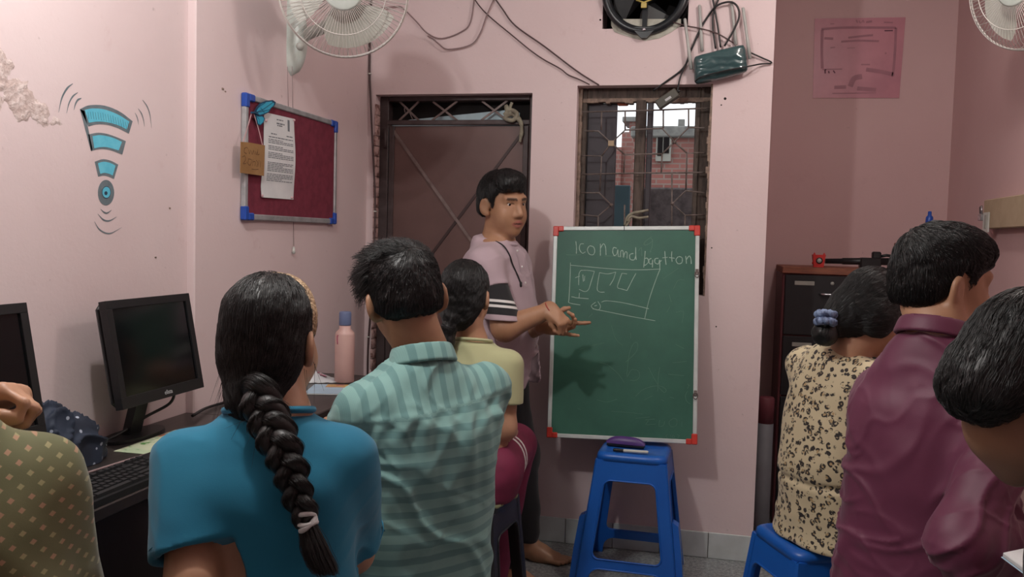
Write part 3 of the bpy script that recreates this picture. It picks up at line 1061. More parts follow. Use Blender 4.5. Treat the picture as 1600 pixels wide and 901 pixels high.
pc.tube([onX(456.5, 104, XL + 0.03), onX(457, 140, XL + 0.008), onX(457.5, 160, XL + 0.0016), onX(458.5, 345, XL + 0.0016), onX(459, 384, XL + 0.004)], 0.0010, 5)
pc.build('pull_cord', 'cable_grey', fan, origin=og)
c1 = np.array(onX(459, 390, XL + 0.007))
MB().lathe([(0, 0.012), (0.004, 0.010), (0.006, -0.006), (0.0055, -0.014), (0, -0.016)], 12, axis_mat(c1, (0, 0, 1))).build('cord_bell', 'white_plastic', fan, origin=og)

fc2 = P(1600, -22, 3.02)
fan2, L2, og2 = wall_fan('wall fan at the top right corner with a signature printed on its hub', fc2, (-0.80, -0.55, -0.20), None, None, 0.213, 75, True)
wp2 = np.array((XR, fc2[1] + 0.13, fc2[2] - 0.02))
MB().tube(spline([L2(0, 0, -0.13), wp2 + np.array((-0.06, 0, 0.01)), wp2], 5), 0.022, 12).build('arm', 'fan_plastic', fan2, origin=og2)
MB().box(wp2 + np.array((-0.04, -0.036, -0.14)), wp2 + np.array((0.0, 0.036, 0.14)), 0.02).build('wall_base', 'fan_plastic', fan2, origin=og2)
sg = MB()
H_ = lambda q: [L2(a * 0.062, c * 0.062, 0.0625) for a, c in q]
nz_ = np.array(L2(0, 0, 1)) - np.array(L2(0, 0, 0))
for st in (((-.6, .1), (-.4, .5), (-.25, .2), (-.45, -.1)), ((-.3, -.1), (-.1, .35), (-.05, -.1), (.1, .25)), ((.1, .25), (.12, -.05), (.28, .3), (.3, -.05)), ((.35, .1), (.5, .2), (.45, -.1), (.7, .1)), ((-.7, -.28), (0, -.24), (.7, -.2))):
    sg.ribbon(spline(H_(st), 5), 0.006, nz_, 0.0006)
sg.build('printed_signature', 'ink_dark', fan2, origin=np.array(fc2), recalc=False)

# ---------------------------------------------------------------- pin board on the left wall
y0, y1, z0, z1 = 2.722, 3.462, 1.394, 1.820
pbd = thing('pin_board', 'maroon felt pin board with aluminium frame and blue corners on the left wall', 'board', (XL, (y0 + y1) / 2, z0))
og = np.array(pbd.location)
X0 = XL + 0.004
MB().box((X0, y0 + 0.01, z0 + 0.01), (X0 + 0.010, y1 - 0.01, z1 - 0.01)).build('felt_panel', 'maroon_felt', pbd, origin=og)
fw = 0.020
for lo, hi in (((y0, z0 + 0.03), (y0 + fw, z1 - 0.03)), ((y1 - fw, z0 + 0.03), (y1, z1 - 0.03)), ((y0 + 0.03, z0), (y1 - 0.03, z0 + fw)), ((y0 + 0.03, z1 - fw), (y1 - 0.03, z1))):
    MB().box((X0 - 0.002, lo[0], lo[1]), (X0 + 0.016, hi[0], hi[1]), 0.003).build('frame_rail', 'alu', pbd, origin=og)
for cy, sy in ((y0, 1), (y1, -1)):
    for cz, sz in ((z0, 1), (z1, -1)):
        b = MB()
        e = 0.002
        b.box((X0 - 0.003, cy - sy * e, cz - sz * e), (X0 + 0.019, cy + sy * 0.024, cz + sz * 0.047), 0.004)
        b.box((X0 - 0.003, cy + sy * 0.0235, cz - sz * e), (X0 + 0.019, cy + sy * 0.060, cz + sz * 0.024), 0.004)
        b.build('corner_cap', 'blue_cap_plastic', pbd, origin=og)


def pb(px, py, off=0.0):
    return onX(px, py, X0 + 0.0105 + off)


# crop (360,130) scale 3.917
def c7(l, off=0.0):
    return [pb(360 + a / 3.917, 130 + c / 3.917, off) for a, c in l]


nt_root = thing('notice_sheet', 'white printed notice pinned to the maroon board', 'paper', c7([(290, 700)])[0])
og = np.array(nt_root.location)
sh = MB()
sh.smooth = True
tl, tr, bl, br = c7([(205, 176), (388, 218), (180, 697), (384, 712)])
NU, NV = 8, 24
vs = []
for i in range(NU):
    for k in range(NV):
        u, v = i / (NU - 1), k / (NV - 1)
        p = (tl * (1 - u) + tr * u) * (1 - v) + (bl * (1 - u) + br * u) * v
        vs.append(p + np.array((0.0012 + 0.007 * math.sin(math.pi * v) ** 2 * (0.6 + 0.4 * u) + 0.006 * max(0, v - 0.88) / 0.12 * (1 - u), 0, 0)))
sh._add(vs, [(i * NV + k, (i + 1) * NV + k, (i + 1) * NV + k + 1, i * NV + k + 1) for i in range(NU - 1) for k in range(NV - 1)], True)
so = sh.build('sheet', 'paper', nt_root, origin=og, recalc=False)
ln = MB()


def onsheet(u, v):
    p = (tl * (1 - u) + tr * u) * (1 - v) + (bl * (1 - u) + br * u) * v
    return p + np.array((0.0017 + 0.007 * math.sin(math.pi * v) ** 2 * (0.6 + 0.4 * u) + 0.006 * max(0, v - 0.88) / 0.12 * (1 - u), 0, 0))


rr = random.Random(3)
rows = [(0.055, 0.40, 0.62, .004), (0.10, 0.40, 0.68, .005), (0.125, 0.42, 0.60, .004), (0.235, 0.22, 0.40, .004), (0.235, 0.72, 0.92, .004), (0.275, 0.15, 0.93, .0035)]
rows += [(0.305 + 0.0195 * k, 0.14, (0.93 if k % 4 else 0.6), .0028) for k in range(26) if k not in (3, 7, 12, 13, 20)]
for v, ua, ub, wd in rows:
    u = ua
    while u < ub - 0.02:
        le = rr.uniform(0.04, 0.13)
        ue = min(ub, u + le)
        ln.ribbon([onsheet(u, v), onsheet(ue, v)], wd, (1, 0, 0))
        u = ue + 0.014
ln.ribbon([onsheet(0.80, 0.03), onsheet(0.80, 0.17)], 0.016, (1, 0, 0))
ln.build('printed_lines', 'ink_grey', nt_root, origin=og, recalc=False)['kind'] = 'stuff'
for a, c in ((386, 226), (215, 228), (190, 688), (372, 700)):
    MB().lathe([(0, 0.007), (0.004, 0.006), (0.005, 0.002), (0.003, 0)], 10, axis_mat(c7([(a, c)], 0.004)[0], (1, 0, 0))).build('push_pin', 'ribbon_pink', nt_root, origin=og)

bf = thing('paper_butterfly', 'blue paper butterfly hung at the top left of the pin board', 'decoration', c7([(150, 180)])[0])
og = np.array(bf.location)
up_ = [(148, 178), (160, 150), (180, 125), (215, 110), (255, 105), (273, 118), (268, 135), (245, 155), (235, 175), (205, 190), (170, 200)]
lo_ = [(150, 190), (172, 202), (195, 200), (208, 215), (200, 240), (180, 258), (165, 250), (160, 225)]
for nm, o_ in (('upper_wing', up_), ('lower_wing', lo_)):
    pts = c7(o_, 0.012)
    cm = sum(pts) / len(pts)
    bw = MB().poly([cm + (p - cm) * 1.06 for p in pts], (0.0012, 0, 0)).build(nm, 'butterfly_dark', bf, origin=og)
    MB().poly([cm + (p - cm) * 0.86 + np.array((0.0013, 0, 0)) for p in pts], (0.0006, 0, 0)).build('wing_pattern', 'butterfly_blue', bw, origin=og)
vn = MB()
for st in (((150, 180), (200, 160), (262, 116)), ((150, 182), (195, 172), (240, 162)), ((152, 178), (175, 145), (215, 118)), ((154, 195), (175, 220), (180, 250)), ((185, 150), (200, 170), (210, 185))):
    vn.ribbon(spline(c7(st, 0.0145), 4), 0.0022, (1, 0, 0))
vn.build('wing_vein', 'butterfly_dark', bf, origin=og, recalc=False)
MB().tube(spline(c7([(128, 180), (148, 182), (172, 196)], 0.015), 4), 0.0035, 8).build('body', 'butterfly_dark', bf, origin=og)

cs = thing('cardboard_tag', 'brown cardboard tag with handwriting hung by ribbons on the pin board', 'sign', c7([(130, 560)])[0])
og = np.array(cs.location)
MB().poly(c7([(62, 358), (110, 362), (208, 380), (205, 480), (202, 567), (120, 556), (58, 548), (60, 450)], 0.014), (0.0022, 0, 0)).build('card', 'cardboard', cs, origin=og)
sc = MB()
for st in (((88, 398), (84, 420), (100, 432)), ((84, 400), (100, 392), (108, 402)), ((112, 405), (116, 432), (124, 408)), ((128, 412), (134, 435), (142, 410), (146, 436)), ((152, 415), (158, 437), (164, 420)), ((168, 405), (166, 436), (178, 434)), ((72, 452), (88, 445), (92, 470), (78, 492), (96, 490)), ((100, 480), (104, 492)), ((112, 460), (108, 492), (122, 500), (130, 470), (112, 462)), ((138, 466), (136, 505)), ((136, 482), (152, 480), (150, 508)), ((158, 470), (168, 488), (160, 512)), ((176, 470), (168, 512)), ((184, 476), (182, 514)), ((130, 525), (150, 528), (172, 526))):
    sc.ribbon(spline(c7(st, 0.0168), 4), 0.0022, (1, 0, 0))
sc.build('handwriting', 'brown_ink', cs, origin=og, recalc=False)
rbn = MB()
for st in (((130, 180), (105, 270), (78, 358)), ((146, 190), (172, 280), (196, 378))):
    rbn.ribbon(spline(c7(st, 0.011), 4), 0.006, (1, 0, 0))
rbn.build('ribbon', 'ribbon_pink', cs, origin=og, recalc=False)
# ================================================================== DESK AND THINGS ON IT
ZD = 0.78
DXF = -1.215
MB_ = MB()
desk = thing('computer_desk', 'long dark laminate computer desk along the left wall', 'desk', (-1.41, 2.2, 0))
og = np.array(desk.location)
dt = MB()
dt.box((XLN + 0.002, -0.6, ZD - 0.028), (DXF, 2.452, ZD), 0.003)
dt.box((XL + 0.002, 2.45, ZD - 0.028), (DXF, 3.34, ZD), 0.003)
dt.build('desk_top', 'desk_laminate', desk, origin=og)
MB().box((DXF - 0.055, -0.6, 0.30), (DXF - 0.035, 3.30, ZD - 0.028), 0.002).build('front_panel', 'desk_panel', desk, origin=og)
for y in (-0.58, 0.9, 2.3, 3.27):
    MB().box((XL + 0.01, y, 0.0), (DXF - 0.056, y + 0.022, ZD - 0.028), 0.002).build('side_panel', 'desk_panel', desk, origin=og)


def monitor(y0, y1, zb, zt, xb, xt, label, logo):
    """flat panel leaning back a little: outer rectangle from (xb, zb) to (xt, zt)"""
    yc = (y0 + y1) / 2
    root = thing('monitor', label, 'monitor', (xb - 0.06, yc, ZD))
    og = np.array(root.location)
    up = np.array((xt - xb, 0, zt - zb))
    h = np.linalg.norm(up)
    up /= h
    A = frame_mat((xb, yc, zb), (0, 1, 0), up, np.cross((0, 1, 0), up))
    wd = (y1 - y0) / 2
    nb = MB()
    bz = 0.022
    for lo, hi in (((-wd, 0), (wd, bz * 1.35)), ((-wd, h - bz), (wd, h)), ((-wd, bz * 1.35), (-wd + bz, h - bz)), ((wd - bz, bz * 1.35), (wd, h - bz))):
        nb.box((lo[0], lo[1], -0.022), (hi[0], hi[1], 0.0), 0.0008, A)
    nb.build('bezel', 'black_plastic', root, origin=og)
    MB().box((-wd + bz - 0.001, bz * 1.3, -0.012), (wd - bz + 0.001, h - bz + 0.001, -0.005), 0, A).build('screen', 'black_gloss', root, origin=og)
    MB().box((-wd + 0.006, 0.006, -0.048), (wd - 0.006, h - 0.006, -0.021), 0.012, A).build('back_cover', 'black_plastic', root, origin=og)
    if logo:
        text_mesh(logo, 0.017, 'logo', 'silver_print', root, Matrix.Translation(-Vector(og)) @ A @ Matrix.Translation((0.012, bz * 0.66, 0.0004)), 0.0003)
    nk = MB()
    nk.hexa([(xb - 0.122, yc - 0.026, ZD + 0.008), (xb - 0.122, yc + 0.026, ZD + 0.008), (xb - 0.098, yc + 0.026, ZD + 0.008), (xb - 0.098, yc - 0.026, ZD + 0.008)], [(xb - 0.070, yc - 0.026, zb + 0.09), (xb - 0.070, yc + 0.026, zb + 0.09), (xb - 0.046, yc + 0.026, zb + 0.09), (xb - 0.046, yc - 0.026, zb + 0.09)])
    nk.build('stand_neck', 'black_plastic', root, origin=og)
    ft = MB()
    pr = [(yc + 0.115 * math.cos(t), xb - 0.100 + 0.052 * math.sin(t)) for t in np.linspace(0, 2 * math.pi, 37)[:-1]]
    ft.poly([(x, y, ZD + 0.0005) for y, x in pr], (0, 0, 0.009))
    ft.build('stand_foot', 'black_plastic', root, origin=og)
    return root


mon = monitor(1.937, 2.301, 0.895, 1.170, -1.448, -1.500, 'black square monitor with blank screen on the desk beside the pink-lit wall corner', 'elista')
mon['label'] = 'black monitor fully in view on the desk, screen off'
monitor(1.255, 1.622, 0.90, 1.190, -1.400, -1.452, 'black monitor cut off by the left edge, behind the raised hand', None)
# cables of the full monitor
c1 = MB().tube(spline([(-1.475, 2.20, 0.905), (-1.50, 2.21, 0.86), (-1.535, 2.15, 0.83), (-1.56, 2.06, 0.795), (-1.575, 1.98, ZD + 0.005)], 6), 0.0042, 8).build('cable', 'cable_black', mon, origin=np.array(mon.location))
c2 = MB().tube(spline([(-1.505, 2.33, 0.80), (-1.56, 2.50, ZD + 0.010), (-1.555, 2.66, ZD + 0.006), (-1.50, 2.80, ZD + 0.006), (-1.49, 2.95, ZD + 0.006)], 6), 0.0045, 8).build('loose_cable', 'cable_black', None)
c2.data.transform(Matrix.Translation((0, 0, 0)))
tag(c2, 'black cable lying loose on the desk behind the girl with the braid', 'cable')

# keyboard: body and one object per key
kb = thing('keyboard', 'black computer keyboard on the desk below the full monitor', 'keyboard', (-1.30, 1.78, ZD))
og = np.array(kb.location)
KX0, KX1, KY0, KY1 = -1.219, -1.347, 1.480, 1.935
kbody = MB()
kbody.hexa([(KX0, KY0, ZD + 0.001), (KX0, KY1, ZD + 0.001), (KX1, KY1, ZD + 0.001), (KX1, KY0, ZD + 0.001)], [(KX0 - 0.002, KY0 + 0.002, ZD + 0.014), (KX0 - 0.002, KY1 - 0.002, ZD + 0.014), (KX1 + 0.002, KY1 - 0.002, ZD + 0.024), (KX1 + 0.002, KY0 + 0.002, ZD + 0.024)])
kbody.build('key_tray', 'black_plastic', kb, origin=og)


def kpt(u, v, lift):
    """u along the desk 0..1, v from the front edge 0..1"""
    x = KX0 - 0.002 + (KX1 - KX0 + 0.004) * v
    return np.array((x, KY0 + (KY1 - KY0) * u, ZD + 0.014 + 0.010 * v + lift))


KEYMESH = {}


def key(u0, u1, v0, v1):
    g = 0.0022 / (KY1 - KY0)
    w_, d_ = (u1 - u0 - g) * (KY1 - KY0), (v1 - v0) * 0.125 - 0.0022
    kk = (round(w_, 4), round(d_, 4))
    if kk not in KEYMESH:
        b_ = MB()
        q = [(sx * d_ / 2, sy * w_ / 2) for sx, sy in ((-1, -1), (1, -1), (1, 1), (-1, 1))]
        b_.hexa([(a, c, 0) for a, c in q], [(a * 0.78, c * (1 - 0.004 / w_), 0.0075) for a, c in q])
        o = b_.build('key', 'dark_key', kb)
        KEYMESH[kk] = o.data
    else:
        o = bpy.data.objects.new('key', KEYMESH[kk])
        COL.objects.link(o)
        o.parent = kb
    o.location = Vector(kpt((u0 + u1) / 2, (v0 + v1) / 2, 0.0) - og)
    o.rotation_euler = (0, math.atan2(0.010, 0.125), 0)


U = 0.0425
ROWS = [(0.06, [1.25, 1.25, 1.25, 6.0, 1.25, 1.25, 1.25, 1.5]), (0.20, [2.25] + [1] * 10 + [2.75]), (0.34, [1.75] + [1] * 11 + [2.25]), (0.48, [1.5] + [1] * 12 + [1.5]), (0.62, [1] * 13 + [2]), (0.80, [1, -0.7, 1, 1, 1, 1, -0.3, 1, 1, 1, 1, -0.3, 1, 1, 1, 1])]
for v, row in ROWS:
    u = 0.022
    for k in row:
        if k < 0:
            u -= k * U * 0.98
            continue
        key(u, u + k * U, v, v + 0.13)
        u += k * U
for v, us in ((0.06, (0, 1, 2)), (0.20, (1,)), (0.48, (0, 1, 2)), (0.62, (0, 1, 2)), (0.80, (0, 1, 2))):
    for k in us:
        key(0.672 + k * U, 0.672 + (k + 1) * U, v, v + 0.13)
for r_ in range(5):
    for k in range(4):
        v = 0.06 + 0.14 * r_
        if r_ == 0 and k == 1 or (k == 3 and r_ in (1, 3)):
            continue
        key(0.812 + k * U, 0.812 + (k + 1) * U, v, v + (0.27 if k == 3 and r_ < 4 else 0.13))
c3 = MB().tube(spline([(-1.351, 1.72, ZD + 0.012), (-1.36, 1.76, ZD + 0.004), (-1.365, 1.86, ZD + 0.004), (-1.37, 1.93, ZD + 0.0045), (-1.36, 2.0, ZD + 0.0035)], 6), 0.0024, 6).build('keyboard_cord', 'cable_grey', kb, origin=og)
c4 = MB().tube(spline([(-1.43, 1.50, ZD + 0.004), (-1.415, 1.66, ZD + 0.004), (-1.405, 1.80, ZD + 0.0035), (-1.385, 1.93, ZD + 0.0055), (-1.375, 1.975, ZD + 0.0055)], 6), 0.003, 6).build('desk_cable', 'cable_grey', None)
tag(c4, 'thin pale cord running across the desk above the keyboard', 'cable')
ms = MB()
ms.smooth = True
mv = []
for i in range(13):
    for j in range(13):
        u, v = 2 * i / 12 - 1, 2 * j / 12 - 1
        sq = 1 / max(1, (abs(u) ** 3 + abs(v) ** 3) ** (1 / 3))
        a, c = u * sq, v * sq
        mv.append((-1.29 + 0.030 * a, 2.035 + 0.052 * c, ZD + 0.001 + 0.034 * max(0, 1 - abs(a) ** 2.5) ** 0.5 * max(0, 1 - abs(c) ** 2.6) ** 0.5))
ms._add(mv, [(i * 13 + j, (i + 1) * 13 + j, (i + 1) * 13 + j + 1, i * 13 + j + 1) for i in range(12) for j in range(12)], True)
tag(ms.build('mouse', 'black_plastic', None), 'dark computer mouse at the far end of the keyboard', 'mouse')

# flowered plastic sheet under the monitor
def sheet_mat():
    m, nt, bs = newmat('flowered_sheet')
    v = coords(nt)
    c = mixc(nt, ramp(nt, noise(nt, v, 9, 3), 0.45, 0.55), lin((206, 214, 184)), lin((188, 206, 172)))
    c = mixc(nt, mth(nt, 'MULTIPLY', ramp(nt, noise(nt, v, 30, 3, 0.6), 0.60, 0.66), ramp(nt, noise(nt, v, 7, 1), 0.5, 0.56)), c, lin((86, 150, 70)))
    c = mixc(nt, mth(nt, 'MULTIPLY', ramp(nt, noise(nt, v, 34, 3, 0.6, (1, 0.35, 1)), 0.60, 0.66), ramp(nt, noise(nt, v, 6, 1), 0.46, 0.40)), c, lin((168, 96, 64)))
    nt.links.new(c, bs.inputs['Base Color'])
    bs.inputs['Roughness'].default_value = 0.35
    MATS['flowered'] = m


sheet_mat()
fsn = MB().box((-1.49, 1.955, ZD + 0.0006), (-1.355, 2.22, ZD + 0.0022), 0.0006)
tag(fsn.build('table_mat', 'flowered', None), 'pale green flowered sheet spread on the desk behind the keyboard', 'mat')

# blue bottle, pouch, magazine at the far end of the desk
bo = thing('water_bottle', 'pink water bottle with a greyish blue cap at the far end of the desk', 'bottle', (-1.385, 3.165, ZD))
MB().lathe([(0, 0), (0.0355, 0.0), (0.038, 0.004), (0.038, 0.185), (0.036, 0.193), (0.0225, 0.207), (0.0215, 0.222), (0, 0.222)], 36).build('bottle_body', 'bottle_pink', bo)
MB().lathe([(0, 0.221), (0.0225, 0.221), (0.0235, 0.224), (0.0235, 0.268), (0.021, 0.274), (0, 0.275)], 32).build('bottle_cap', 'bottle_blue', bo)
st = MB()
st.tube([np.array((0.0388 * math.cos(t), 0.0388 * math.sin(t), z)) for t, z in ((-1.95, 0.15), (-2.0, 0.165), (-2.0, 0.18), (-1.9, 0.186))], 0.0022, 6)
st.build('red_mark', 'pouch_pink', bo)
po = thing('plastic_pouch', 'crumpled white plastic pouch with a pink print beside the bottle', 'pouch', (-1.50, 3.14, ZD))
pm = MB()
pm.smooth = True
NU = NV = 20
vs = []
for i in range(NU):
    for k in range(NV):
        u, v = i / (NU - 1), k / (NV - 1)
        h = (math.sin(math.pi * u) * math.sin(math.pi * v)) ** 0.6
        vs.append((-0.085 + 0.17 * u, -0.055 + 0.11 * v, 0.002 + h * (0.050 * (1 - u) + 0.012 + 0.012 * mnoise.noise((u * 4, v * 4, 0.5))) + 0.004 * mnoise.noise((u * 11, v * 11, 2))))
fs = [(i * NV + k, (i + 1) * NV + k, (i + 1) * NV + k + 1, i * NV + k + 1) for i in range(NU - 1) for k in range(NV - 1)]
pm._add(vs, fs, True)
pm._add([(a, c, 0.0008) for a, c, z in vs], [f[::-1] for f in fs], True)
po.rotation_euler = (0, 0, 0.5)
pmo = pm.build('pouch_film', 'pouch_white', po)
pp = MB()
for k in range(7):
    a = 2 * math.pi * k / 7
    cx, cy = 0.028 + 0.013 * math.cos(a), -0.018 + 0.012 * math.sin(a)
    i, j = int((cx + 0.085) / 0.17 * 19), int((cy + 0.055) / 0.11 * 19)
    z = max(vs[i * NV + j][2], vs[(i + 1) * NV + j][2], vs[i * NV + j + 1][2]) + 0.0012
    pp.lathe([(0, 0.0006), (0.007, 0.0), ], 8, Matrix.Translation((cx, cy, z)))
pp.build('printed_flower', 'pouch_pink', po, recalc=False)
mg = thing('magazine', 'glossy pale blue and yellow magazine lying on the desk by the bottle', 'magazine', (-1.37, 2.97, ZD))
mg.rotation_euler = (0, 0, 0.25)
MB().box((-0.06, -0.10, 0.0008), (0.07, 0.09, 0.006), 0.001).build('pages', 'paper', mg)
MB().box((-0.0605, -0.1005, 0.0058), (0.0705, 0.0905, 0.0066), 0.0002).build('cover', 'magazine_blue', mg)
MB().box((-0.01, 0.03, 0.0066), (0.069, 0.088, 0.0071), 0.0001).build('cover_picture', 'magazine_yellow', mg)

# navy cloth with white motifs, heaped on the desk
def cloth_mat():
    m, nt, bs = newmat('navy_print_cloth')
    v = coords(nt)
    vo = nd(nt, 'ShaderNodeTexVoronoi')
    vo.inputs['Scale'].default_value = 34
    nt.links.new(v, vo.inputs['Vector'])
    sp_ = ramp(nt, vo.outputs['Distance'], 0.17, 0.13)
    c = mixc(nt, sp_, mixc(nt, ramp(nt, noise(nt, v, 12, 3), 0.4, 0.6), lin((40, 50, 68)), lin((30, 38, 54))), lin((168, 176, 190)))
    nt.links.new(c, bs.inputs['Base Color'])
    bs.inputs['Roughness'].default_value = 0.7
    bump(nt, bs, noise(nt, v, 260, 2), 0.15, 0.002)
    MATS['navy'] = m


cloth_mat()
clm = MB()
clm.smooth = True
NU, NV = 90, 60
vs = []
for i in range(NU):
    for k in range(NV):
        a = 2 * math.pi * i / NU
        t = k / (NV - 1)
        ph = t * math.pi * 0.5
        ry = 0.150 * (1 + 0.12 * math.sin(3 * a + 1)) + 0.012 * math.sin(7 * a + 5 * t)
        rx = 0.085 * (1 + 0.10 * math.cos(2 * a)) + 0.008 * math.sin(6 * a + 3)
        y = 1.765 + ry * math.cos(a) * math.cos(ph) ** 0.7
        x = -1.515 + rx * math.sin(a) * math.cos(ph) ** 0.7
        hgt = 0.175 - 0.55 * abs(y - 1.72) if y > 1.72 else 0.175 - 0.25 * abs(y - 1.72)
        z = ZD + 0.002 + max(0.02, hgt) * math.sin(ph) ** 0.8
        nn = mnoise.noise((y * 9, x * 9, z * 7))
        fold = 1.3 * (1 - abs(math.sin(17 * (z - ZD) + 13 * y + 8 * x + 6 * nn))) ** 2 - 0.3 + 0.6 * mnoise.noise((y * 16 + z * 9, x * 18, z * 13))
        d = 0.015 * fold * (0.3 + 0.7 * math.sin(ph * 2 if t < 0.5 else math.pi / 2))
        x2, y2 = x + d * math.sin(a) * math.cos(ph), y + d * math.cos(a) * math.cos(ph)
        vs.append((max(x2, XLN + 0.006), y2, max(ZD + 0.001, z + d * math.sin(ph))))
clm._add(vs, [(i * NV + k, ((i + 1) % NU) * NV + k, ((i + 1) % NU) * NV + k + 1, i * NV + k + 1) for i in range(NU) for k in range(NV - 1)], True)
tag(clm.build('cloth_heap', 'navy', None), 'crumpled navy cloth with small white motifs heaped between the two monitors', 'cloth')

# ================================================================== BLACKBOARD
TLb, TRb = onY(866, 351, 3.775), onY(1093, 356.5, 3.775)
BLb, BRb = onY(855, 682, 3.62), onY(1089, 694, 3.62)
bx = ((TRb - TLb) + (BRb - BLb)) / 2
bwid = np.linalg.norm(bx)
bx /= bwid
bo_ = (BLb + BRb) / 2
bup = (TLb + TRb) / 2 - bo_
bhei = np.linalg.norm(bup)
bup /= bhei
bx = bx - bup * (bx @ bup)
bx /= np.linalg.norm(bx)
bn = np.cross(bx, bup)
if bn[1] > 0:
    bn = -bn
board = thing('blackboard', 'green chalkboard with white frame and red corners leaning on the window wall', 'blackboard', bo_)
bog = np.array(board.location)
BM = frame_mat(bo_, bx, bup, np.cross(bx, bup))
if (np.cross(bx, bup) @ bn) < 0:
    bn = np.cross(bx, bup)
HW = bwid / 2
MB().box((-HW + 0.012, 0.012, -0.006), (HW - 0.012, bhei - 0.012, 0.004), 0, BM).build('board_panel', 'chalkboard', board, origin=bog)
MB().box((-HW + 0.012, 0.012, -0.012), (HW - 0.012, bhei - 0.012, -0.006), 0, BM).build('backing', 'desk_panel', board, origin=bog)
fw = 0.017
for lo, hi in (((-HW, 0.036), (-HW + fw, bhei - 0.036)), ((HW - fw, 0.036), (HW, bhei - 0.036)), ((-HW + 0.036, 0), (HW - 0.036, fw)), ((-HW + 0.036, bhei - fw), (HW - 0.036, bhei))):
    MB().box((lo[0], lo[1], -0.012), (hi[0], hi[1], 0.008), 0.002, BM).build('frame_rail', 'white_frame', board, origin=bog)
for sx in (-1, 1):
    for cy, sy in ((0, 1), (bhei, -1)):
        b = MB()
        b.box((sx * (HW + 0.002), cy - sy * 0.002, -0.014), (sx * (HW - 0.022), cy + sy * 0.042, 0.011), 0.003, BM)
        b.box((sx * (HW - 0.020), cy - sy * 0.002, -0.014), (sx * (HW - 0.044), cy + sy * 0.021, 0.011), 0.003, BM)
        b.build('corner_cap', 'red_plastic', board, origin=bog)
jn = MB().box((-0.006, bhei - fw - 0.001, 0.0075), (-0.003, bhei + 0.0005, 0.0088), 0, BM).build('rail_joint', 'black_plastic', board, origin=bog)
for px, py in ((1087, 425), (1083, 614)):
    q = np.array(BM.inverted() @ Vector(onY(px, py, 3.62 + (3.775 - 3.62) * (694 - py) / 340)))
    c = MB()
    c.box((HW - 0.014, q[1] - 0.012, 0.007), (HW - 0.002, q[1] + 0.012, 0.012), 0.002, BM)
    loop = [BM @ Vector((HW - 0.008 + 0.009 * math.cos(t), q[1] - 0.010 + 0.013 * math.sin(t), 0.013)) for t in np.linspace(0, 2 * math.pi, 17)[:-1]]
    c.tube(loop, 0.002, 6, closed=True)
    c.build('hanging_clip', 'grille_iron', board, origin=bog)


def on_board(px, py):
    d = ray(px, py)
    t = ((bo_ - CAMP) @ bn) / (d @ bn)
    return CAMP + d * t


def chalk(strokes, ox, oy, sc, wd, mat, name, lift=0.0045, smooth=4):
    mb = MB()
    for st in strokes:
        pts = [on_board(ox + a / sc, oy + c / sc) for a, c in st]
        pts = spline(pts, smooth) if len(pts) > 2 else pts
        ww = [wd * (0.75 + 0.5 * RNG.random()) for _ in pts]
        mb.ribbon(pts, ww, bn, lift)
    return mb.build(name, mat, board, origin=bog, recalc=False)


# crop (860,340) scale 5.004
heading = [((200, 185), (205, 235), (204, 282)), ((262, 205), (236, 208), (228, 245), (250, 278), (275, 268)), ((305, 222), (290, 250), (305, 285), (335, 290), (348, 262), (338, 230), (308, 220)), ((392, 205), (392, 250), (392, 298)), ((392, 240), (415, 205), (432, 230), (436, 292)),
           ((520, 240), (495, 235), (488, 270), (500, 300)), ((500, 300), (520, 285), (528, 250), (532, 300), (540, 305)), ((548, 310), (552, 262), (568, 262), (572, 312)), ((572, 312), (585, 270), (600, 275), (600, 320)), ((650, 280), (622, 290), (625, 325), (655, 330), (668, 300)), ((668, 232), (668, 290), (672, 330)),
           ((742, 262), (738, 310), (730, 390)), ((738, 320), (758, 318), (768, 345), (745, 370), (735, 372)), ((790, 318), (772, 330), (775, 358), (795, 360), (800, 330), (798, 390)), ((845, 318), (820, 322), (818, 352), (845, 362), (855, 330), (856, 410)), ((855, 345), (870, 335)),
           ((895, 262), (898, 310), (905, 368)), ((876, 315), (918, 310)), ((950, 265), (948, 300), (952, 345)), ((928, 312), (972, 318)), ((1000, 305), (982, 330), (998, 360), (1028, 352), (1030, 315), (1004, 303)), ((1058, 300), (1062, 335), (1064, 360)), ((1062, 330), (1085, 300), (1098, 320), (1102, 362))]
chalk(heading, 860, 340, 5.004, 0.0030, 'chalk', 'chalk_heading')
draw = [((158, 352), (155, 480), (146, 640), (142, 660), (170, 672), (235, 682)), ((160, 372), (300, 385), (500, 402), (700, 408), (860, 402)), ((858, 402), (820, 500), (770, 650), (738, 790)), ((240, 412), (225, 440), (222, 528)), ((240, 412), (290, 412), (345, 420)), ((345, 420), (320, 500), (300, 560), (270, 578), (225, 560)), ((255, 445), (258, 500)), ((270, 455), (266, 495)), ((195, 470), (230, 458)),
        ((385, 430), (370, 520), (368, 565), (390, 582), (425, 582)), ((385, 430), (450, 440), (512, 425)), ((512, 425), (495, 480), (465, 530)), ((560, 435), (540, 490), (525, 545), (560, 558), (600, 570)), ((560, 435), (600, 440)), ((670, 435), (640, 490), (600, 570)),
        ((165, 618), (190, 622)), ((228, 588), (225, 630)), ((190, 625), (300, 634)), ((355, 660), (320, 690), (345, 715), (380, 720), (392, 690), (372, 655)), ((345, 690), (365, 685)), ((400, 660), (440, 650), (550, 662), (660, 685), (770, 712)), ((330, 712), (480, 742), (620, 770), (820, 806))]
chalk(draw, 860, 340, 5.004, 0.0023, 'chalk', 'chalk_drawing', smooth=3)
curl = [((790, 150), (740, 190), (735, 215), (770, 205), (800, 180), (785, 160)), ((800, 180), (795, 230), (780, 268), (790, 265)), ((690, 260), (712, 235), (715, 300)), ((125, 290), (180, 292), (240, 290)), ((425, 300), (520, 302), (590, 306))]
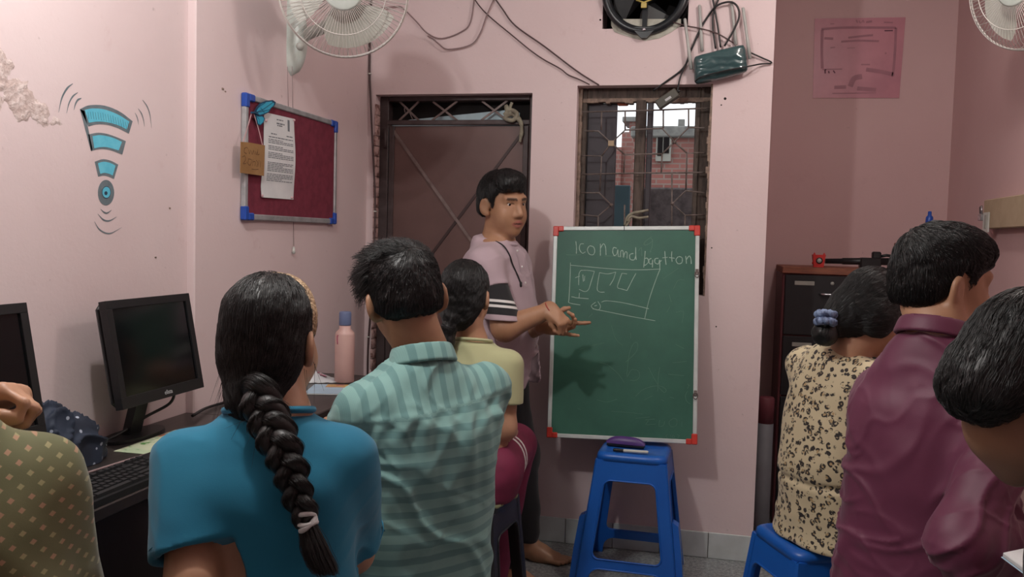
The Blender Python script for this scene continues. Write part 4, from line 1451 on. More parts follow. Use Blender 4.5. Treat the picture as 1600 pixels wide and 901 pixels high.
chalk(curl, 860, 340, 5.004, 0.0022, 'chalk_faint', 'chalk_curls')
# crop (860,500) scale 4.504
low = [((565, 90), (566, 130)), ((548, 290), (560, 220), (590, 160), (615, 165), (610, 210), (580, 250), (530, 295)), ((548, 280), (542, 350), (540, 400), (570, 350), (615, 355), (630, 390), (605, 422), (560, 422)), ((690, 330), (720, 390), (755, 452)), ((770, 330), (760, 400), (756, 500)), ((600, 535), (650, 490), (720, 465), (780, 465), (815, 490), (800, 508), (760, 470)),
       ((670, 700), (735, 695)), ((675, 735), (740, 730)), ((690, 705), (670, 735)), ((770, 700), (765, 745), (795, 740), (805, 710)), ((865, 690), (835, 715), (850, 748), (885, 740), (890, 700), (865, 688)), ((925, 712), (925, 750)), ((922, 692), (926, 694)), ((965, 500), (950, 530), (960, 570), (985, 590)), ((965, 448), (975, 460), (965, 480)),
       ((345, 298), (380, 305), (410, 318)), ((780, 560), (800, 566)), ((825, 805), (812, 815), (825, 828)), ((845, 805), (848, 825)), ((862, 805), (858, 825), (875, 822), (866, 808)), ((890, 805), (908, 812), (895, 828))]
chalk(low, 860, 500, 4.504, 0.0017, 'chalk_faint', 'chalk_scribbles')
fa = [((430, 40), (460, 130), (510, 180)), ((210, 205), (290, 180), (380, 160)), ((400, 310), (480, 380), (520, 440)), ((660, 560), (720, 530)), ((600, 690), (700, 680)), ((430, 640), (560, 650), (650, 660)), ((860, 300), (960, 290)), ((830, 380), (940, 390)), ((840, 540), (870, 548)), ((190, 620), (215, 628)), ((330, 560), (400, 575), (470, 555)), ((880, 170), (940, 200))]
chalk(fa, 860, 500, 4.504, 0.0015, 'chalk_faint', 'chalk_traces')
fa2 = [((880, 480), (1000, 395)), ((960, 560), (1000, 490), (1050, 488)), ((910, 740), (935, 695)), ((980, 740), (1040, 735), (1030, 820)), ((930, 600), (945, 660)), ((300, 780), (330, 750))]
chalk(fa2, 860, 340, 5.004, 0.0015, 'chalk_faint', 'chalk_traces')


# ================================================================== PLASTIC STOOLS
def stool_geom(top, base, h, mat, root, og, wings):
    """square moulded stool: seat cap, four side panels with a rounded window and an arched foot opening, corner legs, side wings"""
    def sec(z):
        return (top + (base - top) * (1 - z / h)) / 2
    sb = MB()
    s1 = sec(h)
    rows = [(0.0, h - 0.003), (s1 * 0.78, h - 0.003), (s1 * 0.86, h), (s1 * 0.95, h - 0.002), (s1 + 0.002, h - 0.010), (sec(h - 0.03) + 0.003, h - 0.03), (sec(h - 0.03) - 0.003, h - 0.031)]
    N = 40
    ang = np.linspace(0, 2 * math.pi, N + 1)[:-1] + 0.0001
    vs, fs = [], []
    for r_, z in rows:
        for a in ang:
            c, s = math.cos(a), math.sin(a)
            k = 1.0 / (abs(c) ** 9 + abs(s) ** 9) ** (1 / 9.0)
            vs.append((r_ * c * k, r_ * s * k, z))
    for i in range(len(rows) - 1):
        for j in range(N):
            l = (j + 1) % N
            fs.append((i * N + j, i * N + l, (i + 1) * N + l, (i + 1) * N + j))
    sb._add(vs, fs, True)
    sb.build('seat', mat, root)
    lw = 0.052
    for k in range(4):
        ca, sa = (1, 0, -1, 0)[k], (0, 1, 0, -1)[k]

        def pt(u, z, ins):
            e = sec(z) - ins
            return (-u * sa + e * ca, u * ca + e * sa, z)
        # rows of (z, half width of the opening); openings: window then arched foot gap
        zt, zr1, zr0 = h - 0.105, h * 0.205, h * 0.135
        def openw(z):
            full = sec(z) - lw
            if z >= zt or zr0 <= z <= zr1:
                return 0.0
            if z > zr1:
                r_ = 0.028
                d = min(zt - z, z - zr1)
            else:
                r_ = 0.04
                d = zr0 - z
            return full - r_ * (1 - math.sqrt(max(0.0, 1 - (1 - min(1.0, d / r_)) ** 2)))
        e_ = 1e-4
        zs = [h - 0.028, h - 0.06, zt + e_] + [zt - q for q in (e_, .002, .006, .012, .02, .028)] + [h * 0.5] + [zr1 + q for q in (.028, .02, .012, .006, .002, e_)] + [zr1 - e_, zr0 + e_] + [zr0 - q for q in (e_, .003, .008, .016, .028, .04) if zr0 - q > 0.001] + [0.0]
        pn = MB()
        for sg in (-1, 1):
            for za, zb in zip(zs[:-1], zs[1:]):
                oa, ob = openw(za), openw(zb)
                ea, eb = sec(za) - 0.004, sec(zb) - 0.004
                pn.hexa([pt(sg * ob, zb, 0.0), pt(sg * eb, zb, 0.0), pt(sg * (eb - .006), zb, 0.009), pt(sg * ob, zb, 0.009)], [pt(sg * oa, za, 0.0), pt(sg * ea, za, 0.0), pt(sg * (ea - .006), za, 0.009), pt(sg * oa, za, 0.009)])
        po_ = pn.build('side_panel', mat, root)
        # moulded bead round the window and over the arch
        bead = MB()
        r1 = [(sg, z) for sg in (1,) for z in zs if zr1 < z < zt]
        loop = [pt(openw(z) + 0.004, z, -0.001) for _, z in r1] + [pt(-openw(z) - 0.004, z, -0.001) for _, z in r1[::-1]]
        bead.tube(loop, 0.0032, 6, closed=True)
        zl = [z for z in zs if z < zr0]
        bead.tube([pt(openw(z) + 0.004, z, -0.001) for z in zl[::-1]] + [pt(-openw(z) - 0.004, z, -0.001) for z in zl], 0.0032, 6)
        bead.build('moulded_bead', mat, po_)
    for sx in (-1, 1):
        for sy in (-1, 1):
            b = MB()
            prof = []
            for z in (h - 0.03, h * 0.5, 0.0):
                e = sec(z) + 0.001
                q = [(e, e - .030), (e, e - .006), (e - .006, e), (e - .030, e)]
                prof.append([(sx * a, sy * c, z) for a, c in q] )
            for a_, c_ in zip(prof[:-1], prof[1:]):
                b.hexa(c_, a_)
            b.build('leg', mat, root)
    for sx in ((-1, 1) if wings else ()):
        b = MB()
        zt_ = h * 0.52
        wi = lambda z: sec(z) + 0.002
        y0_, y1_ = -0.055, 0.055
        rows_ = []
        for z, ou in ((zt_, .006), (zt_ - .012, .024), (zt_ * .5, .026), (0.0, .022)):
            e = wi(z)
            yy = sec(z) - 0.012
            rows_.append([(sx * e, -yy, z), (sx * (e + ou), -yy, z), (sx * (e + ou), -yy + .05, z), (sx * e, -yy + .05, z)])
        for a_, c_ in zip(rows_[:-1], rows_[1:]):
            b.hexa(c_, a_)
        b.build('side_wing', mat, root)


def stool(label, loc, rz, mat, h=0.46, top=0.265, base=0.40, group=None, name='plastic_stool', wings=False):
    root = thing(name, label, 'stool', loc, (0, 0, rz), group)
    stool_geom(top, base, h, mat, root, (0, 0, 0), wings)
    return root


ST = (-0.287, 3.60)
SRZ = -0.03
stool('blue plastic stool under the chalkboard, carrying the duster and marker', (ST[0], ST[1] - 0.03, 0), SRZ, 'stool_blue', 0.518, 0.272, 0.40, wings=True)
ZS = 0.519
du = thing('board_duster', 'purple plastic board duster on the front blue stool', 'duster', onZ(978, 697, ZS))
og = np.array(du.location)
d0, d1 = onZ(948, 695, ZS), onZ(1008, 701, ZS)
dax = (d1 - d0) / np.linalg.norm(d1 - d0)
dl = np.linalg.norm(d1 - d0) / 2
db = MB()
db.smooth = True
vs = []
for i in range(17):
    u = -1 + i / 8
    hh = 0.022 * (1 - abs(u) ** 3.5) + 0.008
    for j in range(9):
        a = math.pi * j / 8
        vs.append(og + dax * dl * u + np.cross((0, 0, 1), dax) * (0.020 * math.cos(a) * (1 - 0.25 * u * u)) + np.array((0, 0, 0.001 + 0.010 + hh * math.sin(a))))
db._add(vs, [(i * 9 + j, (i + 1) * 9 + j, (i + 1) * 9 + j + 1, i * 9 + j + 1) for i in range(16) for j in range(8)], True)
db.build('grip', 'purple_plastic', du, origin=og)
fm = frame_mat(og, dax, np.cross((0, 0, 1), dax), (0, 0, 1))
MB().box((-dl * 0.97, -0.0175, 0.0005), (dl * 0.97, 0.0175, 0.011), 0.002, fm).build('felt_pad', 'black_plastic', du, origin=og)
mk = thing('whiteboard_marker', 'white marker with black cap lying in front of the purple duster', 'marker', onZ(985, 705, ZS + 0.006))
og = np.array(mk.location)
m0, m1 = onZ(958, 702.5, ZS + 0.0075), onZ(1013, 706.5, ZS + 0.0075)
mt_ = lambda t: m0 + (m1 - m0) * t
MB().tube([mt_(0.29), mt_(0.30), mt_(0.97), mt_(1.0)], [0.006, 0.0068, 0.0068, 0.005], 14).build('barrel', 'white_plastic', mk, origin=og)
MB().tube([mt_(0.0), mt_(0.03), mt_(0.29), mt_(0.295)], [0.005, 0.0072, 0.0072, 0.0065], 14).build('cap', 'black_plastic', mk, origin=og)

# ================================================================== RIGHT ALCOVE
CXa, CXb, CYa, CYb, CZ = 0.318, 0.775, 4.38, 4.83, 1.252
cab = thing('filing_cabinet', 'tall black filing cabinet with wooden top edge in the alcove', 'cabinet', ((CXa + CXb) / 2, (CYa + CYb) / 2, 0))
og = np.array(cab.location)
MB().box((CXa, CYa + 0.014, 0.0), (CXb, CYb, CZ - 0.032), 0.003).build('cabinet_body', 'cabinet_maroon', cab, origin=og)
MB().box((CXa - 0.003, CYa, CZ - 0.032), (CXb + 0.003, CYb, CZ), 0.003).build('top_board', 'wood_edge', cab, origin=og)
zt = CZ - 0.038
for k in range(4):
    z1_, z0_ = zt - k * 0.293, zt - k * 0.293 - 0.285
    dr = MB().box((CXa + 0.012, CYa, z0_), (CXb - 0.012, CYa + 0.016, z1_), 0.003).build('drawer', 'cabinet_black', cab, origin=og)
    hd = MB().tube([np.array((CXa + 0.17, CYa - 0.001, z1_ - 0.085)), np.array((CXa + 0.18, CYa - 0.018, z1_ - 0.086)), np.array((CXa + 0.27, CYa - 0.018, z1_ - 0.088)), np.array((CXa + 0.28, CYa - 0.001, z1_ - 0.088))], 0.005, 8)
    hd.build('handle', 'chrome', dr, origin=og)
    MB().box((CXa + 0.055, CYa - 0.003, z1_ - 0.048), (CXa + 0.145, CYa + 0.001, z1_ - 0.028), 0.002).build('label_holder', 'label_grey', dr, origin=og)
    if k == 0:
        MB().lathe([(0, 0.004), (0.008, 0.003), (0.009, -0.001)], 14, axis_mat((CXa + 0.225, CYa, z1_ - 0.035), (0, -1, 0))).build('lock', 'label_grey', dr, origin=og)
ty = thing('toy_block', 'small red block with a round pale emblem on the cabinet corner', 'toy', (0.484, 4.45, CZ))
og = np.array(ty.location)
e = 0.027
tb = MB()
tb.hexa([(0.484 + sx * e * 0.82, 4.45 + sy * e * 0.82, CZ + 0.001) for sx, sy in ((-1, -1), (1, -1), (1, 1), (-1, 1))], [(0.484 + sx * e * 1.08, 4.45 + sy * e * 1.0, CZ + 0.060) for sx, sy in ((-1, -1), (1, -1), (1, 1), (-1, 1))])
for sx in (-1, 1):
    tb.lathe([(0, 0.012), (0.005, 0.004), (0.007, -0.004)], 8, Matrix.Translation((0.484 + sx * 0.022, 4.43, CZ + 0.060)))
tb.build('block', 'red_toy', ty, origin=og)
MB().lathe([(0, 0.002), (0.015, 0.0015), (0.016, -0.002)], 20, axis_mat((0.485, 4.4245, CZ + 0.032), (0, -1, -0.1))).build('ring', 'black_plastic', ty, origin=og)
MB().lathe([(0, 0.0032), (0.010, 0.0028), (0.011, 0.0)], 18, axis_mat((0.485, 4.4240, CZ + 0.032), (0, -1, -0.1))).build('emblem', 'label_grey', ty, origin=og)
MB().lathe([(0, 0.006), (0.006, 0.004), (0.007, 0)], 10, axis_mat((0.459, 4.44, CZ + 0.02), (-1, 0, 0))).build('side_stud', 'red_toy', ty, origin=og)
tp = thing('folded_tripod', 'black folded tripod lying on top of the cabinet beside the red block', 'tripod', (0.66, 4.52, CZ))
og = np.array(tp.location)
MB().tube([(0.52, 4.50, CZ + 0.030), (0.60, 4.51, CZ + 0.032), (0.60, 4.51, CZ + 0.032), (0.83, 4.53, CZ + 0.036)], [0.012, 0.013, 0.016, 0.018], 12).build('legs', 'black_plastic', tp, origin=og)
th = MB()
th.box((0.68, 4.49, CZ + 0.001), (0.775, 4.555, CZ + 0.052), 0.006)
th.box((0.735, 4.505, CZ + 0.048), (0.775, 4.545, CZ + 0.082), 0.006)
th.build('head', 'black_plastic', tp, origin=og)
MB().tube([(0.775, 4.525, CZ + 0.06), (0.80, 4.525, CZ + 0.066), (0.83, 4.525, CZ + 0.062)], 0.007, 8).build('handle', 'black_plastic', tp, origin=og)

# wall ledge bottle: stands on a low shelf in the far corner
lg = thing('corner_shelf', 'narrow wooden shelf in the far corner behind the seated boy in maroon', 'shelf', (1.0, 4.74, 1.38))
MB().box((-0.11, -0.12, -0.02), (0.13, 0.105, 0.0), 0.003).build('shelf_board', 'wood_edge', lg)
bt = thing('marker_bottle', 'small clear bottle with a dark blue cap rising behind the boy in maroon', 'bottle', (1.012, 4.66, 1.381))
MB().lathe([(0, 0), (0.020, 0.0), (0.021, 0.004), (0.021, 0.075), (0.012, 0.092), (0.011, 0.10), (0, 0.10)], 20).build('bottle_body', 'clear_bottle', bt)
MB().lathe([(0, 0.099), (0.017, 0.099), (0.0185, 0.103), (0.0165, 0.128), (0.009, 0.136), (0.0085, 0.155), (0, 0.157)], 20).build('bottle_cap', 'blue_cap_plastic', bt)
# card box fixed to the right wall with a padlock and a switch
bxr = thing('wall_box', 'tan box fixed to the right wall at the frame edge', 'box', (XR - 0.02, 3.85, 1.44))
og = np.array(bxr.location)
MB().box((XR - 0.045, 3.45, 1.445), (XR - 0.0005, 4.06, 1.565), 0.003).build('box_body', 'tan_card', bxr, origin=og)
MB().box((XR - 0.050, 3.965, 1.428), (XR - 0.0452, 4.045, 1.512), 0.002).build('switch_plate', 'white_plastic', bxr, origin=og)
MB().box((XR - 0.054, 3.985, 1.445), (XR - 0.0502, 4.01, 1.50), 0.001).build('rocker', 'label_grey', bxr, origin=og)
lk = MB()
lk.tube([(XR - 0.052, 4.075, 1.505), (XR - 0.055, 4.072, 1.535), (XR - 0.055, 4.055, 1.54), (XR - 0.052, 4.052, 1.505)], 0.004, 8)
lk.box((XR - 0.06, 4.046, 1.478), (XR - 0.046, 4.082, 1.508), 0.003)
lk.build('padlock', 'chrome', bxr, origin=og)
# poster
pq = [onY(*q, YR - 0.004) for q in ((1273, 29), (1415, 27), (1405, 153), (1270, 153))]
ps = thing('poster', 'faded pink certificate poster pasted in the alcove above the cabinet', 'poster', pq[3])
og = np.array(ps.location)
MB().poly([pq[3], pq[2], pq[1], pq[0]], (0, 0.003, 0)).build('sheet', 'poster_pink', ps, origin=og)


def c9(l, off=0.0008):
    return [onY(1260 + a / 6.435, 20 + c / 6.435, YR - 0.004 - off) for a, c in l]


pl = MB()
for st, wd in ((((150, 165), (400, 148), (900, 150)), .012), (((160, 170), (155, 380), (160, 560)), .014), (((900, 150), (890, 400), (870, 640)), .012), (((160, 570), (360, 565)), .006), (((600, 570), (740, 590), (870, 620)), .02),
               (((500, 70), (515, 100)), .006), (((530, 80), (545, 105)), .006), (((555, 100), (570, 75), (580, 100)), .005), (((600, 95), (660, 85)), .01), (((780, 95), (870, 98)), .006), (((240, 112), (280, 110)), .005),
               (((350, 290), (520, 280), (730, 285)), .010), (((420, 250), (600, 230), (670, 225)), .010), (((180, 255), (270, 260)), .012), (((240, 352), (290, 346)), .006), (((410, 355), (490, 352)), .004), (((790, 405), (805, 408)), .008), (((550, 520), (640, 520)), .007),
               (((280, 750), (400, 745)), .018), (((440, 740), (480, 660), (560, 640)), .026), (((510, 760), (700, 775)), .02), (((260, 810), (700, 805)), .005)):
    pl.ribbon(spline(c9(st), 4) if len(st) > 2 else c9(st), wd, (0, -1, 0))
pl.build('faded_print', 'poster_dark', ps, origin=og, recalc=False)
pd = MB()
for st in (((188, 572), (190, 610)), ((186, 572), (200, 570)), ((222, 585), (230, 608)), ((270, 580), (288, 606)), ((785, 180), (870, 178))):
    pd.ribbon(c9(st, 0.0014), 0.006, (0, -1, 0))
pd.build('dark_lettering', 'ink_faded', ps, origin=og, recalc=False)
# rolled mat standing beside the cabinet
rm = thing('rolled_mat', 'grey rolled mat with a maroon upper end standing beside the cabinet', 'mat', (0.262, 4.27, 0))
MB().lathe([(0, 0.002), (0.026, 0.004), (0.036, 0.03), (0.036, 0.52), (0, 0.52)], 20).build('mat_roll', 'mat_grey', rm)
MB().lathe([(0, 0.518), (0.0365, 0.518), (0.0365, 0.635), (0.03, 0.642), (0, 0.642)], 20).build('mat_end', 'mat_maroon', rm)
# threshold under the door, added to stop light showing through the gap
struct(MB().box((DX0, YB + 0.03, -0.001), (DX1, YO, 0.014)).build('trim_2', 'concrete'))
# ================================================================== IMPLICIT-SURFACE MODELLING FOR BODIES, CLOTHES AND HAIR
_perm = np.random.default_rng(11).random((64, 64, 64)).astype(np.float32) * 2 - 1


def vnoise(p):
    """tileable trilinear value noise, -1..1"""
    i = np.floor(p).astype(np.int64)
    f = (p - i)
    f = f * f * (3 - 2 * f)
    i &= 63
    j = (i + 1) & 63
    x0, y0, z0, x1, y1, z1 = i[:, 0], i[:, 1], i[:, 2], j[:, 0], j[:, 1], j[:, 2]
    fx, fy, fz = f[:, 0], f[:, 1], f[:, 2]
    a = _perm[x0, y0, z0] * (1 - fx) + _perm[x1, y0, z0] * fx
    b_ = _perm[x0, y1, z0] * (1 - fx) + _perm[x1, y1, z0] * fx
    c = _perm[x0, y0, z1] * (1 - fx) + _perm[x1, y0, z1] * fx
    d = _perm[x0, y1, z1] * (1 - fx) + _perm[x1, y1, z1] * fx
    return (a * (1 - fy) + b_ * fy) * (1 - fz) + (c * (1 - fy) + d * fy) * fz


def smin(a, b_, k):
    if k <= 0:
        return np.minimum(a, b_)
    h = np.maximum(k - np.abs(a - b_), 0) / k
    return np.minimum(a, b_) - h * h * k * 0.25


def smax(a, b_, k):
    return -smin(-a, -b_, k)


def A3(*v):
    return np.array(v, float)


class SDF:
    def __init__(self, src=None):
        self.ops = list(src.ops) if src else []

    def add(self, fn, k=0.0, op='u', bc=None, br=0.0):
        self.ops.append((fn, k, op, bc, br))
        return self

    def cap(self, a, b, ra, rb=None, k=0.02, op='u', flat=None):
        a, b = np.array(a, float), np.array(b, float)
        rb = ra if rb is None else rb
        ba = b - a
        L2 = float(ba @ ba) + 1e-12

        def fn(p):
            t = np.clip((p - a) @ ba / L2, 0, 1)
            return np.linalg.norm(p - a - t[:, None] * ba, axis=1) - (ra + (rb - ra) * t)
        return self.add(fn, k, op, (a + b) / 2, math.sqrt(L2) / 2 + max(ra, rb))

    def ell(self, c, R, r, k=0.02, op='u'):
        c, R, r = np.array(c, float), np.array(R, float), np.array(r, float)

        def fn(p):
            q = (p - c) @ R
            k0 = np.linalg.norm(q / r, axis=1)
            k1 = np.linalg.norm(q / (r * r), axis=1) + 1e-9
            return k0 * (k0 - 1) / k1
        return self.add(fn, k, op, c, float(max(r)))

    def box(self, c, R, h, rad, k=0.01, op='u'):
        c, R, h = np.array(c, float), np.array(R, float), np.array(h, float)

        def fn(p):
            q = np.abs((p - c) @ R) - (h - rad)
            return np.linalg.norm(np.maximum(q, 0), axis=1) + np.minimum(q.max(axis=1), 0) - rad
        return self.add(fn, k, op, c, float(np.linalg.norm(h)))

    def plane(self, o, n, k=0.01):
        """keep the side the normal points away from"""
        o, n = np.array(o, float), np.array(n, float)
        n = n / np.linalg.norm(n)
        return self.add(lambda p: (p - o) @ n, k, 'i')

    def prof(self, o, R, rows, k=0.03, n=2.4, infl=0.0, kc=0.03, op='u'):
        """loft: rows (t, half width, half depth, centre x, centre y) in the frame R=(right, forward, up)"""
        o, R = np.array(o, float), np.array(R, float)
        rows = np.array([list(r) + [0] * (5 - len(r)) for r in rows], float)
        sp_ = np.array(spline([r for r in rows], 10))
        order = np.argsort(sp_[:, 0])
        sp_ = sp_[order]
        t0, t1 = rows[0, 0], rows[-1, 0]

        def fn(p):
            q = (p - o) @ R
            t = q[:, 2]
            w_ = np.interp(t, sp_[:, 0], sp_[:, 1]) + infl
            d_ = np.interp(t, sp_[:, 0], sp_[:, 2]) + infl
            x = q[:, 0] - np.interp(t, sp_[:, 0], sp_[:, 3])
            y = q[:, 1] - np.interp(t, sp_[:, 0], sp_[:, 4])
            s = ((np.abs(x) / w_) ** n + (np.abs(y) / d_) ** n) ** (1.0 / n)
            ds = (s - 1) * np.minimum(w_, d_)
            return smax(ds * 0.9, np.maximum(t - t1 - infl, t0 - t - infl), kc)
        return self.add(fn, k, op)

    def disp(self, fn):
        return self.add(fn, 0, 'd')

    def __call__(self, p):
        d = None
        for fn, k, op, bc, br in self.ops:
            if d is not None and bc is not None and op in 'us':
                e = p - bc
                m = (e * e).sum(1) < (br + (0.11 if op == 'u' else 0.03) + k) ** 2
                if not m.any():
                    continue
                if not m.all():
                    v = fn(p[m])
                    d[m] = smin(d[m], v, k) if op == 'u' else smax(d[m], -v, k)
                    continue
            v = fn(p)
            if d is None:
                d = v.copy()
            elif op == 'u':
                d = smin(d, v, k)
            elif op == 's':
                d = smax(d, -v, k)
            elif op == 'i':
                d = smax(d, v, k)
            elif op == 'd':
                d = d - v
        return d


_EDGES = [(0, 1), (2, 3), (4, 5), (6, 7), (0, 2), (1, 3), (4, 6), (5, 7), (0, 4), (1, 5), (2, 6), (3, 7)]


def mesh_sdf(f, lo, hi, h):
    """surface nets on a narrow band; returns vertices and quads"""
    lo, hi = np.array(lo, float), np.array(hi, float)
    B = 8
    nb = np.ceil((hi - lo) / (h * B)).astype(int) + 1
    n = nb * B + 1
    g = np.stack(np.meshgrid(*[np.arange(k) for k in nb], indexing='ij'), -1).reshape(-1, 3)
    cen = lo + (g + 0.5) * B * h
    dc = f(cen)
    act = np.abs(dc) < B * h * 0.5 * 1.732 * 2.2
    D = np.ones(n, np.float32)
    for (i, j, k), v in zip(g[~act], dc[~act]):
        if v < 0:
            D[i * B:i * B + B + 1, j * B:j * B + B + 1, k * B:k * B + B + 1] = -1
    loc = np.stack(np.meshgrid(*[np.arange(B + 1)] * 3, indexing='ij'), -1).reshape(-1, 3)
    ga = g[act]
    for s in range(0, len(ga), 400):
        idx = (ga[s:s + 400, None, :] * B + loc[None]).reshape(-1, 3)
        D[idx[:, 0], idx[:, 1], idx[:, 2]] = f(lo + idx * h)
    S_ = D < 0
    c = np.zeros(n - 1, np.int8)
    for a in (0, 1):
        for b_ in (0, 1):
            for d in (0, 1):
                c += S_[a:n[0] - 1 + a, b_:n[1] - 1 + b_, d:n[2] - 1 + d]
    cells = np.argwhere((c > 0) & (c < 8))
    ids = -np.ones(n - 1, np.int64)
    ids[cells[:, 0], cells[:, 1], cells[:, 2]] = np.arange(len(cells))
    off = np.array([(a, b_, d) for d in (0, 1) for b_ in (0, 1) for a in (0, 1)])
    cv = np.stack([D[cells[:, 0] + o[0], cells[:, 1] + o[1], cells[:, 2] + o[2]] for o in off], 1)
    acc = np.zeros((len(cells), 3))
    cnt = np.zeros(len(cells))
    for a, b_ in _EDGES:
        va, vb = cv[:, a], cv[:, b_]
        m = (va < 0) != (vb < 0)
        t = np.where(m, va / np.where(m, va - vb, 1), 0)
        acc += np.where(m[:, None], off[a] + t[:, None] * (off[b_] - off[a]), 0)
        cnt += m
    verts = lo + (cells + acc / cnt[:, None]) * h
    quads = []
    for ax in range(3):
        o1, o2 = (ax + 1) % 3, (ax + 2) % 3
        sl0 = [slice(0, n[k] - 1) for k in range(3)]
        sl1 = [slice(0, n[k] - 1) for k in range(3)]
        sl1[ax] = slice(1, n[ax])
        s0, s1 = S_[tuple(sl0)], S_[tuple(sl1)]
        e = np.argwhere(s0 != s1)
        e = e[(e[:, o1] > 0) & (e[:, o2] > 0)]
        fl = s0[e[:, 0], e[:, 1], e[:, 2]]
        q = []
        for u, v in ((1, 1), (0, 1), (0, 0), (1, 0)):
            w_ = e.copy()
            w_[:, o1] -= u
            w_[:, o2] -= v
            q.append(ids[w_[:, 0], w_[:, 1], w_[:, 2]])
        q = np.stack(q, 1)
        q[~fl] = q[~fl][:, ::-1]
        quads.append(q)
    return verts, np.concatenate(quads)


def sdf_obj(name, f, lo, hi, h, mats, parent=None, origin=(0, 0, 0), pc=None, mi=None, smooth_iter=1, attrs=None):
    v, q = mesh_sdf(f, lo, hi, h)
    # pull the vertices onto the surface
    for _ in range(smooth_iter):
        e = h * 0.4
        d = f(v)
        g = np.stack([f(v + np.eye(3)[k] * e) - d for k in range(3)], 1) / e
        v = v - g * (np.clip(d, -h, h) / (np.sum(g * g, 1) + 1e-6))[:, None]
    me = bpy.data.meshes.new(name)
    me.vertices.add(len(v))
    me.vertices.foreach_set('co', (v - np.array(origin)).ravel())
    me.loops.add(len(q) * 4)
    me.loops.foreach_set('vertex_index', q.ravel().astype(np.int32))
    me.polygons.add(len(q))
    me.polygons.foreach_set('loop_start', np.arange(0, len(q) * 4, 4, dtype=np.int32))
    me.update(calc_edges=True)
    me.validate()
    mats = mats if isinstance(mats, (list, tuple)) else [mats]
    for m_ in mats:
        me.materials.append(MATS[m_] if isinstance(m_, str) else m_)
    me.polygons.foreach_set('use_smooth', [True] * len(me.polygons))
    if mi is not None:
        me.polygons.foreach_set('material_index', mi(v[q].mean(1)).astype(np.int32))
    if pc is not None:
        at_ = me.attributes.new('pc', 'FLOAT_VECTOR', 'POINT')
        at_.data.foreach_set('vector', pc(v).astype(np.float32).ravel())
    for nm, fn in (attrs or {}).items():
        at_ = me.attributes.new(nm, 'FLOAT', 'POINT')
        at_.data.foreach_set('value', fn(v).astype(np.float32).ravel())
    o = bpy.data.objects.new(name, me)
    COL.objects.link(o)
    if parent is not None:
        o.parent = parent
    return o


def axes(deg, pitch=0.0, roll=0.0):
    """columns right, forward, up for a figure facing deg (0 = +x), pitch>0 looks up, roll>0 tilts towards its right"""
    a, p_, r_ = math.radians(deg), math.radians(pitch), math.radians(roll)
    f = A3(math.cos(a) * math.cos(p_), math.sin(a) * math.cos(p_), math.sin(p_))
    rt_ = A3(math.sin(a), -math.cos(a), 0)
    up = np.cross(rt_, f)
    r2 = rt_ * math.cos(r_) - up * math.sin(r_)
    u2 = up * math.cos(r_) + rt_ * math.sin(r_)
    return np.stack([r2, f, u2], 1)


def head_ops(F, c, R, s=1.0, nape=True):
    """skull, face and ears in the head frame (right, forward, up), origin between the ears"""
    W = lambda x, y, z: np.array(c) + R @ (A3(x, y, z) * s)
    E = lambda x, y, z, rx, ry, rz, k=0.02, op='u', RR=R: F.ell(W(x, y, z), RR, A3(rx, ry, rz) * s, k * s, op)
    C_ = lambda a, b_, ra, rb=None, k=0.012, op='u': F.cap(W(*a), W(*b_), ra * s, (ra if rb is None else rb) * s, k * s, op)
    E(0, -.012, .042, .075, .094, .083)
    E(0, .034, -.012, .062, .060, .085, .03)
    E(0, .030, -.068, .051, .053, .043, .03)
    E(0, .072, -.096, .021, .020, .018, .03)
    for x in (-1, 1):
        E(x * .037, .055, -.032, .026, .032, .030, .03)
        C_((x * .012, .089, .031), (x * .044, .076, .034), .010, .009, .02)
        E(x * .033, .103, .013, .017, .017, .0115, .012, 's')
        C_((x * .018, .083, .0195), (x * .047, .074, .018), .0062, .005, .006)
        C_((x * .020, .083, .003), (x * .046, .073, .004), .0058, .005, .008)
    C_((0, .088, .024), (0, .109, -.024), .0085, .0135, .014)
    for x in (-1, 1):
        E(x * .0125, .100, -.030, .0085, .010, .0075, .008)
    C_((-.022, .082, -.0560), (.022, .082, -.0560), .0080, None, .012)
    for x in (-1, 1):
        F.cap(W(x * .0255, .0835, -.0600), W(x * .004, .0965, -.0540), .0032 * s, .0058 * s, .004)
        F.cap(W(x * .0245, .0825, -.0630), W(x * .003, .0945, -.0715), .0032 * s, .0068 * s, .004)
    F.cap(W(-.020, .0935, -.0625), W(.020, .0935, -.0625), .0042 * s, None, .002, 's')
    for x in (-1, 1):
        er = R @ np.array([[math.cos(.5 * x), -math.sin(.5 * x), 0], [math.sin(.5 * x), math.cos(.5 * x), 0], [0, 0, 1.0]])
        E(x * .082, -.012, -.004, .0105, .021, .034, .008, 'u', er)
        E(x * .076, -.002, -.030, .008, .010, .011, .008, 'u', er)
        E(x * .0915, -.005, .001, .0065, .011, .019, .006, 's', er)
    return W


def hair_cap(F, c, R, s, zc, thick=0.011, back=True, k=0.014):
    """hair shell; zc = hairline height as (y, z) pairs in the head frame"""
    W = lambda x, y, z: np.array(c) + R @ (A3(x, y, z) * s)
    F.ell(W(0, -.012, .044), R, A3(.075 + thick, .094 + thick, .083 + thick) * s, .02)
    if back:
        F.ell(W(0, -.040, -.012), R, A3(.070 + thick * .5, .060 + thick * .7, .062) * s, .03)
    ys, zs = np.array([q[0] for q in zc]), np.array([q[1] for q in zc])
    R_, c_ = np.array(R), np.array(c)

    def cut(p):
        q = (p - c_) @ R_ / s
        return (np.interp(q[:, 1], ys, zs) - q[:, 2]) * 0.75 * s
    F.add(cut, k * s, 'i')
    return W


def limb(F, pts, rs, k=0.03):
    for a, b_, ra, rb in zip(pts[:-1], pts[1:], rs[:-1], rs[1:]):
        F.cap(a, b_, ra, rb, k)


